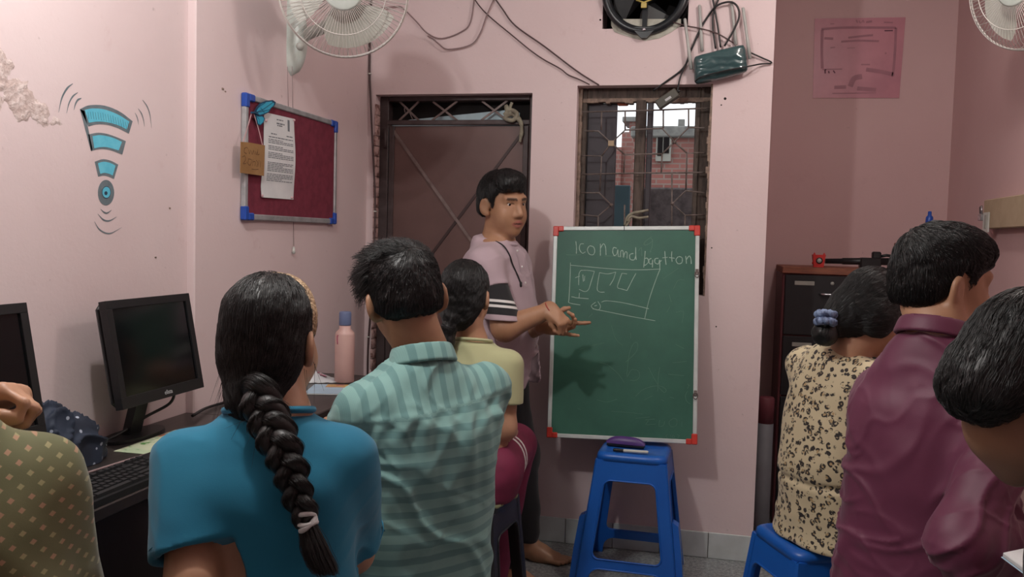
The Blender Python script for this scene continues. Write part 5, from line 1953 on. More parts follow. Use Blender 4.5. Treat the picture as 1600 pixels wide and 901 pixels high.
def hand_ops(F, wrist, R, curls, thumb, s=1.0, side=1, spread=0.0):
    """R columns: across the palm towards the thumb, along the fingers, out of the back of the hand.
    curls: four (knuckle, middle) bend angles in degrees, index first"""
    W = lambda x, y, z: np.array(wrist) + R @ (A3(x, y, z) * s)
    F.box(W(0.002, .050, 0), R, A3(.040, .046, .014) * s, .012 * s, .012)
    F.cap(W(0, -.02, 0), W(0, .03, 0), .026 * s, .028 * s, .02)
    bases = [(.031, .092), (.0105, .097), (-.0105, .093), (-.030, .083)]
    lens = [(.042, .026, .020), (.047, .029, .021), (.043, .027, .020), (.034, .021, .018)]
    rad = [.0086, .0090, .0085, .0075]
    for i in range(4):
        p_ = A3(bases[i][0], bases[i][1] - .006, 0)
        an = 0.0
        sp_ = spread * (1.5 - i) * 0.5
        for j in range(3):
            an += math.radians(curls[i][min(j, 1)] * (1.0 if j < 2 else 0.7))
            d = A3(math.sin(sp_) * math.cos(an), math.cos(sp_) * math.cos(an), -math.sin(an))
            q = p_ + d * lens[i][j]
            F.cap(W(*p_), W(*q), rad[i] * s * (1 - .07 * j), rad[i] * s * (0.93 - .09 * j), .005 if j else .010)
            p_ = q
    t0 = A3(.030, .018, -.004)
    t1 = t0 + A3(*thumb[0]) * .042
    t2 = t1 + A3(*thumb[1]) * .030
    t3 = t2 + A3(*thumb[2]) * .022
    F.cap(W(*t0), W(*t1), .0150 * s, .0112 * s, .014)
    F.cap(W(*t1), W(*t2), .0108 * s, .0098 * s, .006)
    F.cap(W(*t2), W(*t3), .0098 * s, .0080 * s, .006)
    return W


def foot_ops(F, ankle, fwd, s=1.0, zf=0.0):
    f = np.array(fwd, float)
    f[2] = 0
    f /= np.linalg.norm(f)
    r_ = np.cross(f, A3(0, 0, 1))
    a = np.array(ankle, float)
    b_ = A3(a[0], a[1], zf)
    F.cap(a, b_ + A3(0, 0, .045) - f * .02, .036 * s, .036 * s, .03)
    F.cap(b_ + A3(0, 0, .034) - f * .045, b_ + A3(0, 0, .034) + f * .06, .031 * s, .034 * s, .03)
    F.cap(b_ + A3(0, 0, .030) + f * .05 - r_ * .012, b_ + A3(0, 0, .020) + f * .13 - r_ * .016, .030 * s, .020 * s, .03)
    F.cap(b_ + A3(0, 0, .028) + f * .05 + r_ * .014, b_ + A3(0, 0, .018) + f * .12 + r_ * .018, .028 * s, .018 * s, .03)
    for i in range(5):
        x = -.034 + i * .0165
        y = (.178, .184, .178, .168, .155)[i] if True else 0
        F.cap(b_ + f * (y - .05) + r_ * x + A3(0, 0, .018), b_ + f * y + r_ * x * 1.05 + A3(0, 0, .012), .010 * s, .0095 if i else .0115, .006)


def hair_strands(name, F, roots, comb, parent, origin, mat, n=10, step=0.006, lift=0.002, radius=0.00035, jitter=0.25, grow=0.0, clump=0.0):
    """real hairs: each starts on the hair shell and is combed along it"""
    p = np.array(roots, float)
    m = len(p)
    rnd = np.random.default_rng(len(p))
    jit = rnd.normal(0, jitter, (m, 3))
    ln = rnd.uniform(0.6, 1.15, m) * step
    path = [p.copy()]
    e = 0.002
    off = lift * rnd.uniform(0.1, 1.3, m)
    for i in range(n - 1):
        d0 = F(p)
        g = np.stack([F(p + np.eye(3)[k] * e) - d0 for k in range(3)], 1)
        g /= np.linalg.norm(g, axis=1)[:, None] + 1e-9
        d = comb(p) + jit
        d = d - g * np.sum(d * g, 1)[:, None]
        d /= np.linalg.norm(d, axis=1)[:, None] + 1e-9
        p = p + d * ln[:, None] + g * (grow * ln)[:, None]
        if np.max(grow) <= 0:
            dv = F(p) - off
            p = p - g * np.clip(dv, -0.006, 0.006)[:, None]
        path.append(p.copy())
    path = np.stack(path, 1)
    cu = bpy.data.hair_curves.new(name)
    cu.add_curves([n] * m)
    cu.attributes['position'].data.foreach_set('vector', (path - np.array(origin)).astype(np.float32).ravel())
    ra = cu.attributes.get('radius') or cu.attributes.new('radius', 'FLOAT', 'POINT')
    tap = np.linspace(1, 0.25, n)
    ra.data.foreach_set('value', np.tile(radius * tap, m).astype(np.float32))
    cu.materials.append(MATS[mat])
    o = bpy.data.objects.new(name, cu)
    COL.objects.link(o)
    o.parent = parent
    o['kind'] = 'stuff'
    return o


def shell_points(F, c, r, n, seed, keep=None):
    """random points on the surface of F near the centre c"""
    rnd = np.random.default_rng(seed)
    d = rnd.normal(size=(n, 3))
    d /= np.linalg.norm(d, axis=1)[:, None]
    a, b_ = np.zeros(n), np.full(n, r)
    c = np.array(c, float)
    for _ in range(18):
        m = (a + b_) / 2
        v = F(c + d * m[:, None])
        a = np.where(v < 0, m, a)
        b_ = np.where(v < 0, b_, m)
    p = c + d * a[:, None]
    ok = np.abs(F(p)) < 0.002
    if keep is not None:
        ok &= keep(p)
    return p[ok]


# ------------------------------------------------------------------ skin, hair and cloth
def skin_mat(name, c1, c2, lip):
    m, nt, bs = newmat(name)
    v = coords(nt)
    c = mixc(nt, ramp(nt, noise(nt, v, 16, 4), 0.35, 0.7), lin(c1), lin(c2))
    at_ = nd(nt, 'ShaderNodeAttribute')
    at_.attribute_name = 'lip'
    c = mixc(nt, at_.outputs['Fac'], c, lin(lip))
    at2 = nd(nt, 'ShaderNodeAttribute')
    at2.attribute_name = 'brow'
    c = mixc(nt, at2.outputs['Fac'], c, lin((26, 20, 19)))
    nt.links.new(c, bs.inputs['Base Color'])
    bs.inputs['Roughness'].default_value = 0.48
    bs.inputs['Subsurface Weight'].default_value = 0.08
    bs.inputs['Subsurface Radius'].default_value = (0.012, 0.005, 0.003)
    bump(nt, bs, noise(nt, v, 420, 2), 0.06, 0.001)
    MATS[name] = m


skin_mat('skin_brown', (178, 136, 106), (162, 120, 92), (166, 104, 92))
skin_mat('skin_tan', (188, 144, 116), (172, 128, 102), (170, 110, 98))
skin_mat('skin_dark', (150, 112, 86), (134, 98, 76), (140, 92, 80))


def hair_mat(name, c, rough):
    m, nt, bs = newmat(name)
    bs.inputs['Base Color'].default_value = (*lin(c), 1)
    bs.inputs['Roughness'].default_value = rough
    bs.inputs['Specular IOR Level'].default_value = 0.6
    v = coords(nt, 'pc')
    bump(nt, bs, noise(nt, v, 1.0, 3, 0.6), 0.2, 0.003)
    MATS[name] = m


hair_mat('black_hair', (13, 13, 14), 0.46)
hair_mat('brown_black_hair', (17, 14, 14), 0.47)


def cloth_base(name, rough=0.85, weave=420):
    m, nt, bs = newmat(name)
    bs.inputs['Roughness'].default_value = rough
    bs.inputs['Sheen Weight'].default_value = 0.15
    v = coords(nt, 'pc')
    bump(nt, bs, noise(nt, v, weave, 2), 0.12, 0.001)
    return m, nt, bs, v


def plain_cloth(name, c, c2=None, rough=0.85, sc=5):
    m, nt, bs, v = cloth_base(name, rough)
    nt.links.new(mixc(nt, ramp(nt, noise(nt, v, sc, 3), 0.35, 0.7), lin(c), lin(c2 or tuple(x * .93 for x in c))), bs.inputs['Base Color'])
    MATS[name] = m


plain_cloth('teal_knit', (22, 120, 152), (18, 108, 140))
plain_cloth('mauve_cotton', (186, 166, 174), (177, 157, 166))
plain_cloth('black_cotton', (28, 28, 32))
plain_cloth('dark_trouser', (34, 34, 40))
plain_cloth('pale_green_cotton', (186, 188, 146), (176, 178, 136))
plain_cloth('maroon_satin', (104, 42, 72), (92, 34, 62), 0.55)
plain_cloth('olive_cotton', (92, 90, 74))
plain_cloth('navy_denim', (40, 52, 96))
plain_cloth('black_knit', (20, 20, 23))


def stripes_mat():
    """pc.x across, pc.z up, pc.y picks yoke stripes (across) against body stripes (up)"""
    m, nt, bs, v = cloth_base('striped_shirt')
    sep = nd(nt, 'ShaderNodeSeparateXYZ')
    nt.links.new(v, sep.inputs[0])
    wob = mth(nt, 'MULTIPLY', mth(nt, 'SUBTRACT', noise(nt, v, 6, 2), 0.5), 0.006)
    u = mth(nt, 'ADD', sep.outputs[0], wob)
    fr_ = mth(nt, 'FRACT', mth(nt, 'DIVIDE', u, 0.0345))
    d = mth(nt, 'ABSOLUTE', mth(nt, 'SUBTRACT', fr_, 0.5))
    s1 = ramp(nt, d, 0.20, 0.23)
    c = mixc(nt, s1, lin((106, 148, 146)), lin((132, 174, 169)))
    fr2 = mth(nt, 'FRACT', mth(nt, 'DIVIDE', u, 0.0028))
    c = mixc(nt, mth(nt, 'MULTIPLY', fr2, 0.16), c, lin((70, 112, 110)))
    nt.links.new(c, bs.inputs['Base Color'])
    MATS['striped'] = m


stripes_mat()


def sleeve_mat():
    """pc.x = distance from the cuff edge along the arm: pink cuff, black band, two white stripes"""
    m, nt, bs, v = cloth_base('polo_sleeve')
    sep = nd(nt, 'ShaderNodeSeparateXYZ')
    nt.links.new(v, sep.inputs[0])
    t = sep.outputs[0]
    rng = lambda a, b_: mth(nt, 'MULTIPLY', mth(nt, 'GREATER_THAN', t, a), mth(nt, 'LESS_THAN', t, b_))
    c = mixc(nt, rng(-.150, -.020), lin((182, 162, 170)), lin((28, 28, 32)))
    c = mixc(nt, mth(nt, 'ADD', rng(-.078, -.068), rng(-.058, -.048)), c, lin((222, 220, 218)))
    nt.links.new(c, bs.inputs['Base Color'])
    MATS['polo_sleeve'] = m


sleeve_mat()


def leopard_mat():
    m, nt, bs, v = cloth_base('leopard_print', 0.7)
    vv = nd(nt, 'ShaderNodeVectorMath', operation='ADD')
    nz = nd(nt, 'ShaderNodeTexNoise')
    nz.inputs['Scale'].default_value = 26
    nt.links.new(v, nz.inputs['Vector'])
    sc_ = nd(nt, 'ShaderNodeVectorMath', operation='SCALE')
    sc_.inputs['Scale'].default_value = 0.020
    nt.links.new(nz.outputs['Color'], sc_.inputs[0])
    nt.links.new(v, vv.inputs[0])
    nt.links.new(sc_.outputs[0], vv.inputs[1])
    vo = nd(nt, 'ShaderNodeTexVoronoi')
    vo.inputs['Scale'].default_value = 53
    vo.inputs['Randomness'].default_value = 0.85
    nt.links.new(vv.outputs[0], vo.inputs['Vector'])
    dd = vo.outputs['Distance']
    ring = mth(nt, 'MULTIPLY', ramp(nt, dd, 0.17, 0.22), ramp(nt, dd, 0.50, 0.44))
    brk = ramp(nt, noise(nt, v, 75, 2), 0.43, 0.50)
    spot = mth(nt, 'MULTIPLY', ring, brk)
    c = mixc(nt, ramp(nt, dd, 0.26, 0.18), lin((204, 190, 156)), lin((178, 152, 110)))
    c = mixc(nt, spot, c, lin((38, 32, 32)))
    nt.links.new(c, bs.inputs['Base Color'])
    MATS['leopard'] = m


leopard_mat()


def diamond_mat():
    m, nt, bs, v = cloth_base('olive_diamond_print', 0.8)
    sep = nd(nt, 'ShaderNodeSeparateXYZ')
    nt.links.new(v, sep.inputs[0])
    P_ = 0.0235
    zz = mth(nt, 'DIVIDE', sep.outputs[2], P_ * 0.62)
    row = mth(nt, 'FLOOR', zz)
    xx = mth(nt, 'ADD', mth(nt, 'DIVIDE', sep.outputs[0], P_ * 1.1), mth(nt, 'MULTIPLY', row, 0.5))
    dx = mth(nt, 'ABSOLUTE', mth(nt, 'SUBTRACT', mth(nt, 'FRACT', xx), 0.5))
    dz = mth(nt, 'ABSOLUTE', mth(nt, 'SUBTRACT', mth(nt, 'FRACT', zz), 0.5))
    s_ = mth(nt, 'ADD', mth(nt, 'MULTIPLY', dx, 1.25), mth(nt, 'MULTIPLY', dz, 0.85))
    mk_ = ramp(nt, s_, 0.27, 0.21)
    alt = ramp(nt, noise(nt, v, 38, 1), 0.46, 0.54)
    dc = mixc(nt, alt, lin((164, 128, 100)), lin((150, 144, 102)))
    c = mixc(nt, mk_, mixc(nt, ramp(nt, noise(nt, v, 9, 3), 0.4, 0.65), lin((104, 102, 68)), lin((94, 96, 62))), dc)
    nt.links.new(c, bs.inputs['Base Color'])
    MATS['diamond'] = m


diamond_mat()
M('eye_white', (214, 208, 200), 0.25)
M('eye_dark', (24, 16, 14), 0.15)
M('gold_sequin', (196, 168, 134), 0.35, metal=0.3, col2=(120, 92, 70), vs=160, bs=0.9, bscale=220)
M('tie_white', (206, 206, 206), 0.8, bs=0.3, bscale=90)
M('scrunchie_blue', (128, 148, 182), 0.5, col2=(60, 72, 104), vs=70, bs=0.5, bscale=90)
M('stripe_white', (222, 220, 218), 0.8)
M('maroon_jersey', (118, 32, 66), 0.75, col2=(104, 26, 58), vs=12)
M('thread_red', (170, 70, 60), 0.8)
M('cord_black', (30, 28, 30), 0.7)
# ================================================================== PEOPLE
def bounds(pts, m=0.2):
    pts = np.array(pts)
    return pts.min(0) - m, pts.max(0) + m


def wrinkle(o, R, amp, dirs, warp=3.0, mask=4.0, seed=0.0, sharp=0.42):
    """cloth folds: ridges running across the given directions, coming and going"""
    o, R = np.array(o, float), np.array(R, float)

    def fn(p):
        q = (p - o) @ R + seed
        w_ = vnoise(q * 6.5) * warp
        out = 0
        for k, (dv, fr_) in enumerate(dirs):
            ph = q @ np.array(dv, float) * fr_ + w_ + k * 1.7
            r_ = np.exp(-(np.sin(ph * 0.5) / sharp) ** 2)
            mk_ = np.clip(0.35 + 1.3 * vnoise(q * mask + 7.3 * (k + 1)), 0, 1)
            out = out + r_ * mk_
        return amp * (out - 0.35) + amp * 0.5 * vnoise(q * 16)
    return fn


def crease(o, R, amp, dirs, along=4.0, across=15.0, seed=0.0):
    """sharp pulled creases: thin ridges of stretched noise"""
    o, R = np.array(o, float), np.array(R, float)

    def fn(p):
        q = (p - o) @ R
        out = 0
        for k, dv in enumerate(dirs):
            dv = np.array(dv, float)
            dv = dv / np.linalg.norm(dv)
            al = q @ dv
            qq = (q - al[:, None] * dv) * across + (al * along)[:, None] * dv + seed + 5.3 * k + 0.6 * vnoise(q * 9)[:, None]
            n_ = vnoise(qq)
            out = out + np.maximum(0, 1 - np.abs(n_) * 3.2) ** 2 * np.clip(0.5 + 1.4 * vnoise(q * 5 + seed + k), 0, 1)
        return amp * out
    return fn


def strand_pc(c, R, comb_axis=2, along=6.0, across=170.0):
    c, R = np.array(c, float), np.array(R, float)

    def fn(p):
        q = (p - c) @ R
        th = np.arctan2(q[:, 0], q[:, 1])
        return np.stack([th * across * 0.09, q[:, comb_axis] * along, np.linalg.norm(q, axis=1) * 40], 1)
    return fn


def lipfn(c, R, s=1.0):
    c, R = np.array(c, float), np.array(R, float)

    def lip(p):
        q = (p - c) @ R / s
        a = ((np.abs(q[:, 0]) / 0.0280) ** 2 + ((q[:, 2] + 0.0625) / (0.0155 - 0.25 * np.abs(q[:, 0]))) ** 2)
        return np.where((q[:, 1] > 0.07), np.clip((1.15 - a) * 4, 0, 1), 0)

    def brow_mouth_shade(p):
        q = (p - c) @ R / s
        x = np.abs(q[:, 0])
        zc = 0.0335 - 0.10 * np.abs(x - 0.030) + 0.0
        d = np.abs(q[:, 2] - zc) / (0.0052 - 0.05 * np.maximum(x - 0.03, 0))
        m_ = np.where((q[:, 1] > 0.05) & (x > 0.011) & (x < 0.050), np.clip((1.2 - d) * 3, 0, 1), 0)
        # lash line
        zl = 0.0165 - 6.0 * (x - 0.033) ** 2
        l_ = np.where((q[:, 1] > 0.05) & (x > 0.018) & (x < 0.048), np.clip((1.0 - np.abs(q[:, 2] - zl) / 0.0022) * 2, 0, 0.8), 0)
        g_ = np.where((q[:, 1] > .06) & (x < .021), np.clip((1.0 - np.abs(q[:, 2] + .0625) / (.0042 - .09 * x)) * 2, 0, .9), 0)  # gap between the lips: shade of the mouth painted as a dark line
        return np.maximum(np.maximum(m_ * .85, l_), g_)
    return {'lip': lip, 'brow': brow_mouth_shade}


def eyes(parent, c, R, s, origin, look=(0, 1, 0)):
    W = lambda x, y, z: np.array(c) + R @ (A3(x, y, z) * s)
    lk = R @ A3(*look)
    for x in (-1, 1):
        m_ = MB()
        A = axis_mat(W(x * .0325, .0742, .0118), lk)
        r_ = 0.0122 * s
        th = np.linspace(0, math.pi, 15)
        m_.cur = 0
        m_.lathe([(r_ * math.sin(t), r_ * math.cos(t)) for t in th if t >= 0.44], 18, A)
        m_.cur = 1
        m_.lathe([(0, r_ * 1.015)] + [(r_ * 1.01 * math.sin(t), r_ * 1.01 * math.cos(t)) for t in (0.15, 0.3, 0.46)], 18, A)
        m_.build('eye', ['eye_white', 'eye_dark'], parent, origin=origin)


def person_root(name_label, group=None):
    return name_label


def body_obj(F, label, base, lo, hi, h, skin, attrs=None, group=None):
    o = sdf_obj('person', F, lo, hi, h, skin, None, base, attrs=attrs)
    o.location = base
    return tag(o, label, 'person', group)


def seated_legs(F, hipL, hipR, kneeL, kneeR, footfwd, r=(.078, .056, .040), zf=0.0):
    for hp, kn in ((hipL, kneeL), (hipR, kneeR)):
        an = A3(kn[0], kn[1], 0.08) - np.array(footfwd) * 0.04
        limb(F, [hp, kn, an], [r[0], r[1], r[2]], 0.03)
        foot_ops(F, an, footfwd, 0.95, zf)


# ------------------------------------------------------------------ teacher standing at the board
def build_teacher():
    c = P(786, 321, 3.58)
    HR = axes(-38, -6, 3)
    TR_ = axes(-16)
    nb = P(781, 384, 3.60)
    o = A3(nb[0] - 0.012, nb[1], 0)
    F = SDF()
    W = head_ops(F, c, HR, 1.03)
    F.ell(W(0, .052, -.055), HR, A3(.052, .040, .045), .03)
    F.cap(W(0, -.018, -.055), nb + A3(-0.012, 0.0, -0.02), .058, .066, .03)
    rows = [(0.80, .155, .115), (0.92, .165, .125), (1.05, .165, .128), (1.18, .172, .118), (1.27, .165, .095), (1.33, .10, .07), (1.37, .05, .05)]
    F.prof(o, TR_, rows, .03)
    shR, shL = P(757, 410, 3.42), P(800, 412, 3.74)
    elR, elL = P(789, 512, 3.37), P(812, 520, 3.66)
    wrR, wrL = P(860, 484, 3.375), P(852, 508, 3.46)
    limb(F, [shR, elR, wrR], [.044, .049, .030], .03)
    limb(F, [shL, elL, wrL], [.042, .045, .028], .03)
    # right hand: loose fist above, forefinger reaching over the other palm
    d = P(880, 503, 3.345) - wrR
    d /= np.linalg.norm(d)
    k = A3(0.75, -0.55, 0.45)
    k = k - d * (k @ d)
    k /= np.linalg.norm(k)
    HRt = np.stack([np.cross(d, k), d, k], 1)
    hand_ops(F, wrR + d * 0.004, HRt, [(66, 92), (72, 95), (74, 95), (74, 92)], ((0.1, .75, -.65), (-.5, .75, -.45), (-.6, .6, -.3)), 0.84)
    # left hand: open, palm up, fingers towards the board
    d = P(900, 513, 3.42) - wrL
    d /= np.linalg.norm(d)
    k = A3(0.05, 0.62, -0.75)
    k = k - d * (k @ d)
    k /= np.linalg.norm(k)
    HLt = np.stack([np.cross(d, k), d, k], 1)
    if (HLt[:, 0] @ A3(0, 1, 0)) < 0:
        HLt[:, 0] *= -1
    hand_ops(F, wrL + A3(0, 0, -0.002), HLt, [(-6, 6), (48, 52), (34, 30), (4, 4)], ((.75, .5, -.4), (.45, .8, -.3), (.2, .9, -.2)), 0.98, spread=0.22)
    # legs
    hR, hL = o + TR_ @ A3(.085, -.005, .82), o + TR_ @ A3(-.085, -.005, .82)
    aR, aL = P(792, 862, 3.44), P(824, 838, 3.74)
    aR[2] = aL[2] = 0.085
    kR, kL = (hR + aR) / 2 + A3(0.03, 0, 0), (hL + aL) / 2 + A3(0.02, 0, 0)
    limb(F, [hR, kR, aR], [.085, .056, .038], .03)
    limb(F, [hL, kL, aL], [.085, .056, .038], .03)
    for a in (aR, aL):
        foot_ops(F, a, (0.985, -0.17, 0), 1.02)
    lo, hi = bounds([c + A3(0, 0, .1), shR, shL, wrL, P(920, 510, 3.4), aR, aL, A3(aL[0] + .15, aL[1], 0)], 0.11)
    lo[2] = -0.02
    base = A3((aR[0] + aL[0]) / 2, (aR[1] + aL[1]) / 2, 0)
    root = body_obj(F, 'person standing at the chalkboard in mauve polo shirt and black trousers, hands held out', base, lo, hi, 0.0047, 'skin_brown', lipfn(c, HR, 1.03))
    eyes(root, c, HR, 1.03, base, (0.12, 1, -0.05))
    # shirt
    G = SDF()
    rows2 = [(0.755, .196, .160, 0, .016), (0.86, .194, .160, 0, .018), (0.98, .186, .154, 0, .016), (1.10, .184, .144, 0, .008), (1.20, .184, .128), (1.28, .168, .105), (1.322, .112, .084), (1.346, .074, .078)]
    G.prof(o, TR_, rows2, .03, 2.3, kc=.012)
    G.ell(o + TR_ @ A3(0, -.048, 1.338), TR_, A3(.082, .046, .034), .04)
    for s_, e_, y_ in ((shR, elR, .05), (shL, elL, -.05)):
        ax = (e_ - s_) / np.linalg.norm(e_ - s_)
        G.cap(s_ + A3(0, y_, .012), s_ + A3(0, 0, -.004), .052, .056, .06)
        G.cap(s_ + A3(0, 0, -.004), s_ + (e_ - s_) * .38, .056, .062, .05)
        cut = s_ + (e_ - s_) * .40
        G.add((lambda p, cut=cut, ax=ax: np.maximum(-((p - cut) @ ax), np.linalg.norm(p - cut - ((p - cut) @ ax)[:, None] * ax, axis=1) - .085)), .003, 's')
    G.disp(wrinkle(o, TR_, 0.0042, [((.5, .2, 1), 40), ((-.6, .3, .8), 33), ((0, .3, 1), 55)], 3.2))
    G.disp(crease(o, TR_, .0028, [(.3, .6, .8), (-.5, .5, .7)], 4, 14, 6.0))
    G.plane(A3(0, 0, .767), A3(0.03, 0, -1), .005)
    lo2, hi2 = bounds([o + A3(0, 0, .74), o + A3(0, 0, 1.40), shR, shL], 0.26)
    pcf = lambda v: (v - o) @ TR_
    sh = sdf_obj('shirt', G, lo2, hi2, 0.006, 'mauve_cotton', root, base, pc=pcf)
    for nm, s_, e_ in (('sleeve', shR, elR), ('sleeve', shL, elL)):
        K = SDF()
        ax = (e_ - s_) / np.linalg.norm(e_ - s_)
        top = s_ + (e_ - s_) * .34
        end = e_ - ax * 0.012
        K.cap(top, end, .0615, .070, 0)
        cutn = ax * 0.9 + (A3(-.36, 0, -.25) if s_ is shR else 0)
        cutn = cutn / np.linalg.norm(cutn)
        K.plane(e_ - ax * 0.028, cutn, .004)
        K.plane(s_ + (e_ - s_) * .385, -ax, .002)
        K.cap(e_ - ax * 0.045, e_, .054, .062, .004, 's')
        K.disp(wrinkle(s_, np.eye(3), 0.003, [((.4, .2, 1), 60), ((.8, 0, .4), 45)], 3.0))
        l_, h_ = bounds([top, e_], .12)
        T = lambda v, e_=e_, ax=ax, cn=cutn: np.stack([(v - (e_ - ax * 0.028)) @ cn, v[:, 0], v[:, 1]], 1)
        sdf_obj(nm, K, l_, h_, 0.0035, 'polo_sleeve', sh, base, pc=T)
    # placket and neckband
    B_ = MB()
    nbm = o + TR_ @ A3(0, .0, 1.342)
    fr_ = [nbm + TR_ @ A3(.073 * math.cos(a), .004 + .077 * math.sin(a), -.014 * math.sin(a) + .000) for a in np.linspace(0, 2 * math.pi, 33)[:-1]]
    B_.tube(fr_, 0.0085, 8, closed=True)
    B_.build('neckband', 'mauve_cotton', sh, origin=base)
    pk = []
    for t in np.linspace(1.335, 1.16, 12):
        p0, dr = o + TR_ @ A3(0.0, 0.02, t), TR_ @ A3(0.0, 1, 0)
        a, b2 = 0.0, 0.3
        for _ in range(20):
            m_ = (a + b2) / 2
            if G((p0 + dr * m_)[None])[0] < 0:
                a = m_
            else:
                b2 = m_
        pk.append(p0 + dr * (a + 0.0015))
    B_ = MB()
    B_.ribbon(pk, 0.032, TR_ @ A3(0, 1, .25))
    B_.build('placket', 'mauve_cotton', sh, origin=base, recalc=False)
    for i in (2, 6, 10):
        MB().lathe([(0, .002), (.0045, .0015), (.005, -.001)], 12, axis_mat(pk[i] + TR_ @ A3(0, .001, 0), TR_ @ A3(0, 1, .2))).build('button', 'stripe_white', sh, origin=base)
    # neck cord
    B_ = MB()
    pts = []
    for xx, t in ((.064, 1.345), (.062, 1.325), (.050, 1.29), (.034, 1.25), (.018, 1.21), (.006, 1.175)):
        p0, dr = o + TR_ @ A3(xx, -0.01, t), TR_ @ A3(0.25, 1, 0)
        a, b2 = 0.0, 0.3
        for _ in range(20):
            m_ = (a + b2) / 2
            if G((p0 + dr * m_)[None])[0] < 0:
                a = m_
            else:
                b2 = m_
        pts.append(p0 + dr * (a + 0.004))
    B_.tube(spline(pts, 5), 0.0030, 7)
    B_.lathe([(0, .008), (.005, .005), (.005, -.012), (0, -.016)], 10, Matrix.Translation(Vector(pts[-1])))
    B_.build('neck_cord', 'cord_black', root, origin=base)
    # trousers
    Q = SDF()
    Q.prof(o, TR_, [(0.74, .160, .118), (0.86, .168, .128), (0.95, .16, .12)], .03)
    limb(Q, [hR, kR, aR + A3(0, 0, .03)], [.084, .076, .062], .05)
    limb(Q, [hL, kL, aL + A3(-.004, 0, .03)], [.084, .076, .060], .05)
    Q.plane(A3(0, 0, .075), A3(0, 0, -1), .006)
    Q.disp(wrinkle(o, np.eye(3), 0.004, [((.4, .2, 1), 40), ((-.5, 0, 1), 30)], 3.0))
    l_, h_ = bounds([hR, hL, aR, aL], .16)
    sdf_obj('trousers', Q, l_, h_, 0.007, 'black_cotton', root, base, pc=lambda v: v * 1.0)
    # red thread on the right wrist
    ax = (wrR - elR) / np.linalg.norm(wrR - elR)
    A = axis_mat(wrR - ax * 0.006, ax)
    MB().tube([np.array(A @ Vector((.0335 * math.cos(t), .0335 * math.sin(t), 0.004 * math.sin(2 * t)))) for t in np.linspace(0, 2 * math.pi, 25)[:-1]], .0022, 6, closed=True).build('wrist_thread', 'thread_red', root, origin=base)
    # hair
    H = SDF()
    hair_cap(H, c, HR, 1.03, [(-.12, -.050), (-.06, -.045), (-.03, -.010), (-.006, .032), (.012, .028), (.018, -.006), (.028, -.004), (.036, .040), (.06, .062), (.09, .066), (.12, .078)], .012)
    H.ell(W(.01, .045, .104), HR, A3(.064, .062, .036), .03)
    H.ell(W(.034, .070, .086), HR, A3(.036, .030, .022), .02)
    H.disp(lambda p: 0.0025 * vnoise(p * A3(50, 50, 22)) + 0.0015 * vnoise(p * A3(130, 130, 50)))
    l_, h_ = bounds([c], .19)
    ho = sdf_obj('hair', H, l_, h_, 0.0042, 'black_hair', root, base, pc=strand_pc(c, HR))
    rts = shell_points(H, W(0, 0, .04), .2, 5200, 1)
    fwd = HR @ A3(0.45, 0.7, -0.5)
    cen = W(-.02, -.05, .12)

    def comb(p):
        d = p - cen
        d = d / np.linalg.norm(d, axis=1)[:, None]
        return d + 0.5 * fwd + A3(0, 0, -.45)
    hair_strands('hair_strands', H, rts, comb, ho, base, 'black_hair', n=8, step=.006, lift=.004, radius=.0006, jitter=.16)
    return root


teacher = build_teacher()


